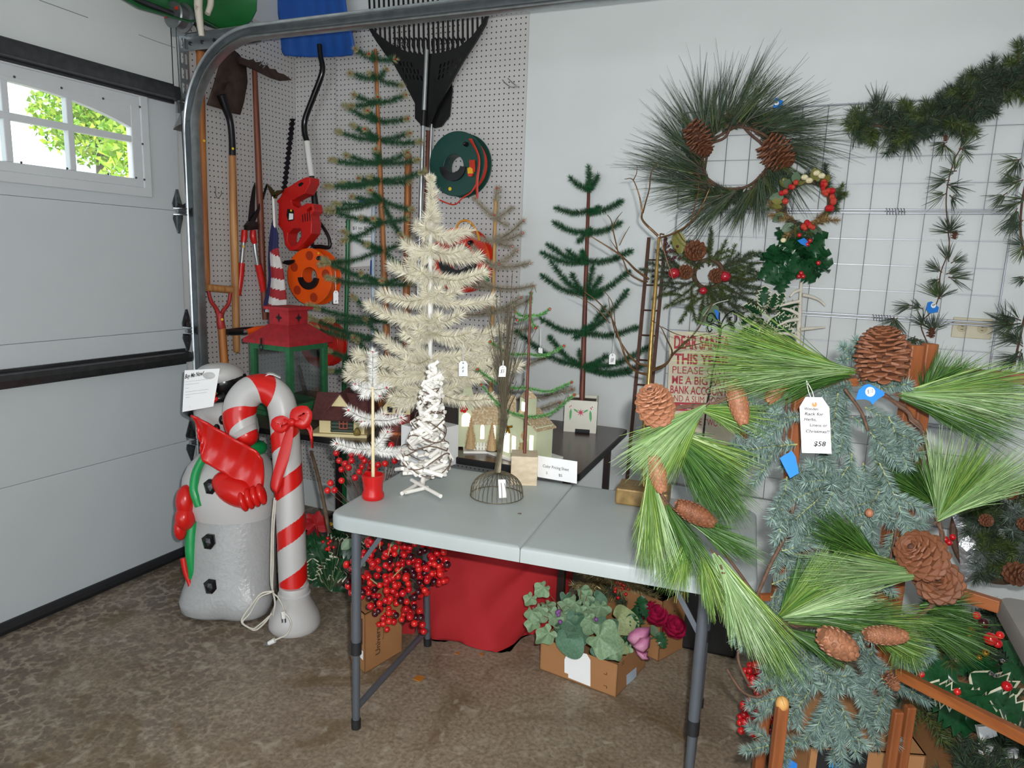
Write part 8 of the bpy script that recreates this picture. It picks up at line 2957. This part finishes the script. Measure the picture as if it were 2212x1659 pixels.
# second folding table, only its corner in view
C1 = A(2152, 1283, z=ZT)
ea = nrm(A(2214, 1392, z=ZT) - C1)
eb = np.array([-ea[1], ea[0], 0])
eb = eb if eb[0] > 0 else -eb
tc_ = C1 + ea * .61 + eb * .305
t = thing('folding_table', 'corner of a second grey folding table at the right edge of the room', 'table', tc_ * [1, 1, 0])
rg = rrect(tc_ - UZ * 0, ea, eb, .61, .305, .03)
lay = [np.repeat((tc_ - UZ * .045)[None], len(rg), 0), tc_ + (rg - tc_) * .98 - UZ * .045, rg - UZ * .043, rg - UZ * .010, tc_ + (rg - tc_) * .985, tc_ + (rg - tc_) * .9, np.repeat(tc_[None], len(rg), 0)]
q = MB()
q.grid(np.array(lay), cu=True)
q.build('tabletop', mat('grey_tabletop', '#8b8682', .5, var=.04, bump=.1, bscale=420), t, smooth=35)
for sa in (-1, 1):
    for sb in (-1, 1):
        p = tc_ + ea * sa * .52 + eb * sb * .24
        if sa < 0:
            p = tc_ + ea * -.20 + eb * sb * .24
        MB().tube([p * [1, 1, 0], p - UZ * .04], .014, 10).build('leg', m_leg, t)

# holly pile and cartons, bottom right
hd1 = 2.0
pb_ = A(2120, 1640, z=0.05)
F = A(2050, 1700, d=1.95) * [1, 1, 0]
R = F + np.array([.42, .12, 0])
L = F + np.array([-.10, .30, 0])
zt_ = max(.2, A(2050, 1562, d=1.95)[2])
t, F, R, L, B = carton('cardboard carton under the holly pile at the bottom right', F, R, L, zt_)
for k in range(40):
    p = F + (R - F) * RNG.uniform(.05, .5) + UZ * zt_ * RNG.uniform(.45, .95)
    nf = np.cross(nrm(R - F), UZ)
    nf = nf if nf @ (CAM - F) > 0 else -nf
    MB().lathe([(.006, 0), (.006, .0005), (1e-5, .0005)], p + nf * .001, 8, frame(nf)).build('printed_dot', m_cardp, t, smooth=0)
ctop = (F + R + L + B) / 4 + UZ * zt_
t = thing('holly_pile', 'heap of big silk holly leaves with ornaments on the bottom right carton', 'greenery', ctop)
hd1 = depth(ctop) - .10
for k in range(46):
    u, v = RNG.uniform(2000, 2220), RNG.uniform(1330, 1560)
    if u < 2040 and v < 1400:
        continue
    p = A(u, v, d=hd1 + RNG.uniform(-.05, .12))
    spray(t, p + CR[2] * .08, p + nrm(RNG.normal(size=3)) * .09, [m_fir, m_fir2, m_fir][k % 3], 1500, .035, .0028, 1, 'fir_sprig', m_vine)
for k, (u, v, s_, var_) in enumerate(((2030, 1450, 95, 0), (2110, 1435, 95, 0), (2150, 1480, 110, 1), (2100, 1520, 120, 0), (2180, 1530, 100, 1), (2060, 1540, 110, 0), (2200, 1450, 70, 0), (2040, 1500, 80, 1), (2140, 1550, 100, 0), (2190, 1410, 60, 0), (2090, 1390, 50, 0))):
    p = A(u, v, d=hd1 - .08 - .003 * k)
    d = nrm(CR[0] * RNG.uniform(.2, 1) - CR[1] * RNG.uniform(-.3, .7))
    sz = s_ * hd1 / FPX
    leaf_at('holly_leaf', HOLLYV if var_ else HOLLY, p - d * sz * .5, d, sz, t, roll=.35)
for u, v, r_, k in ((2140, 1380, 13, 0), (2155, 1390, 9, 0), (2160, 1372, 8, 1), (2068, 1494, 7, 1), (1990, 1456, 7, 1), (2175, 1482, 10, 0), (2125, 1345, 10, 2), (2110, 1330, 8, 0)):
    inst('red_bauble', BM[k], (I3 * r_ * hd1 / FPX, A(u, v, d=hd1 - .13)), t)
for u, v, r_ in ((2097, 1362, 8), (2093, 1372, 6), (2128, 1410, 8), (2115, 1420, 6)):
    MB().ell(A(u, v, d=hd1 - .13), r_ * hd1 / FPX, nu=10, nv=8).build('gold_bauble', m_gold, t)
for u, v in ((2066, 1426), (2165, 1428), (2150, 1460), (2140, 1455)):
    MB().ell(A(u, v, d=hd1 - .14), 5 * hd1 / FPX, nu=8, nv=6).build('silver_bauble', m_steel, t)
ct2 = A(2110, 1640, d=1.80)
t = thing('fir_sprigs', 'dark fir sprigs and snowy twigs against the front of the bottom right carton', 'greenery', ct2 * [1, 1, 0])
for k in range(26):
    u, v = RNG.uniform(2060, 2215), RNG.uniform(1610, 1680)
    p = A(u, v, d=1.82 + RNG.uniform(-.04, .04))
    spray(t, p - UZ * .06, p + nrm(RNG.normal(size=3) + [0, 0, .4]) * .08, m_fir, 1500, .035, .0028, 1, 'fir_sprig', m_vine)
for pts in ([(2112, 1570), (2150, 1568), (2155, 1590), (2120, 1600)], [(2120, 1610), (2200, 1618), (2205, 1640), (2120, 1632)]):
    MB().prism(AP(pts, d=1.80), CR[2] * .012).build('white_flake', m_paper, t, smooth=0, recalc=True)

# berries and carton under the rack, bottom centre
bd2 = depth(A(1640, 1620, z=0.1)) + .05
t = thing('berry_bunch', 'red berry stems behind the front table leg under the spruce garland', 'berries', A(1640, 1600, d=bd2) * [1, 1, 0])
berry_mass(t, [(1605, 1440), (1640, 1432), (1672, 1470), (1668, 1510), (1630, 1500)], 40, 8, bd2, .05, 5, dark=0, root=A(1660, 1640, d=bd2))
berry_mass(t, [(1592, 1530), (1625, 1505), (1672, 1530), (1670, 1590), (1640, 1600), (1600, 1580)], 46, 7.5, bd2 - .02, .04, 6, dark=0, root=A(1660, 1660, d=bd2))
F = A(1735, 1730, d=1.75) * [1, 1, 0]
R = F + np.array([.26, .10, 0])
L = F + np.array([-.09, .24, 0])
z2 = A(1760, 1598, d=1.75)[2]
t, F, R, L, B = carton('cardboard box with a black printed tape band behind the rack post', F, R, L, z2)
ux = nrm(R - F)
nf = np.cross(ux, UZ)
nf = nf if nf @ (CAM - F) > 0 else -nf
MB().prism([F + nf * .001 + ux * .02 + UZ * (z2 - .10), F + nf * .001 + ux * .14 + UZ * (z2 - .10), F + nf * .001 + ux * .14 + UZ * (z2 - .004), F + nf * .001 + ux * .02 + UZ * (z2 - .004)], nf * .0005).build('black_tape', m_ink, t, smooth=0, recalc=True)
text('ime', F + nf * .0025 + ux * .05 + UZ * (z2 - .05), ux, UZ, .022, mat('blue_print', '#3f9ad0', .6), t, bold=.02)
MB().prism([A(u, v, d=1.70) for u, v in ((1694, 1632), (1722, 1650), (1722, 1675), (1694, 1672))], CR[2] * .003).build('blue_card', m_tape, None, smooth=0, recalc=True, label='blue card corner beside the front rack post at the bottom', cat='card')
t = thing('berry_sprig', 'small sprig of red berries on the taped box under the spruce garland', 'berries', A(1810, 1600, d=1.74))
berry_mass(t, [(1800, 1570), (1818, 1560), (1832, 1600), (1820, 1618), (1800, 1612)], 16, 6.5, 1.72, .02, 9, dark=0)

# fallen leaves and scraps on the floor
for u, v, lab in ((905, 1466, 'orange dry leaf on the floor in front of the red bag'), (988, 1412, 'tiny yellow scrap on the floor below the red bag'), (1040, 1414, 'yellow leaf scrap at the foot of the red bag')):
    p = A(u, v, z=0.002)
    s_ = .016 if u == 905 else .007
    pts = [p + np.array([math.cos(a) * s_ * (1 + .4 * (k % 2)), math.sin(a) * s_ * (1 + .4 * (k % 2)), .001 * (k % 3)]) for k, a in enumerate(np.linspace(0, 2 * PI, 9)[:-1])]
    MB().prism(pts, UZ * .0015).build('fallen_leaf', mat('orange_leaf', '#b8742a', .7), None, smooth=0, recalc=True, label=lab, cat='leaf')
p = A(1118, 1110, z=ZT + .0005)
MB().prism([p, p + np.array([.012, .004, 0]), p + np.array([.006, .008, 0])], UZ * .002).build('leaf_scrap', m_vine, None, smooth=0, recalc=True, label='dark dry leaf scrap on the white tabletop near its front edge', cat='leaf')
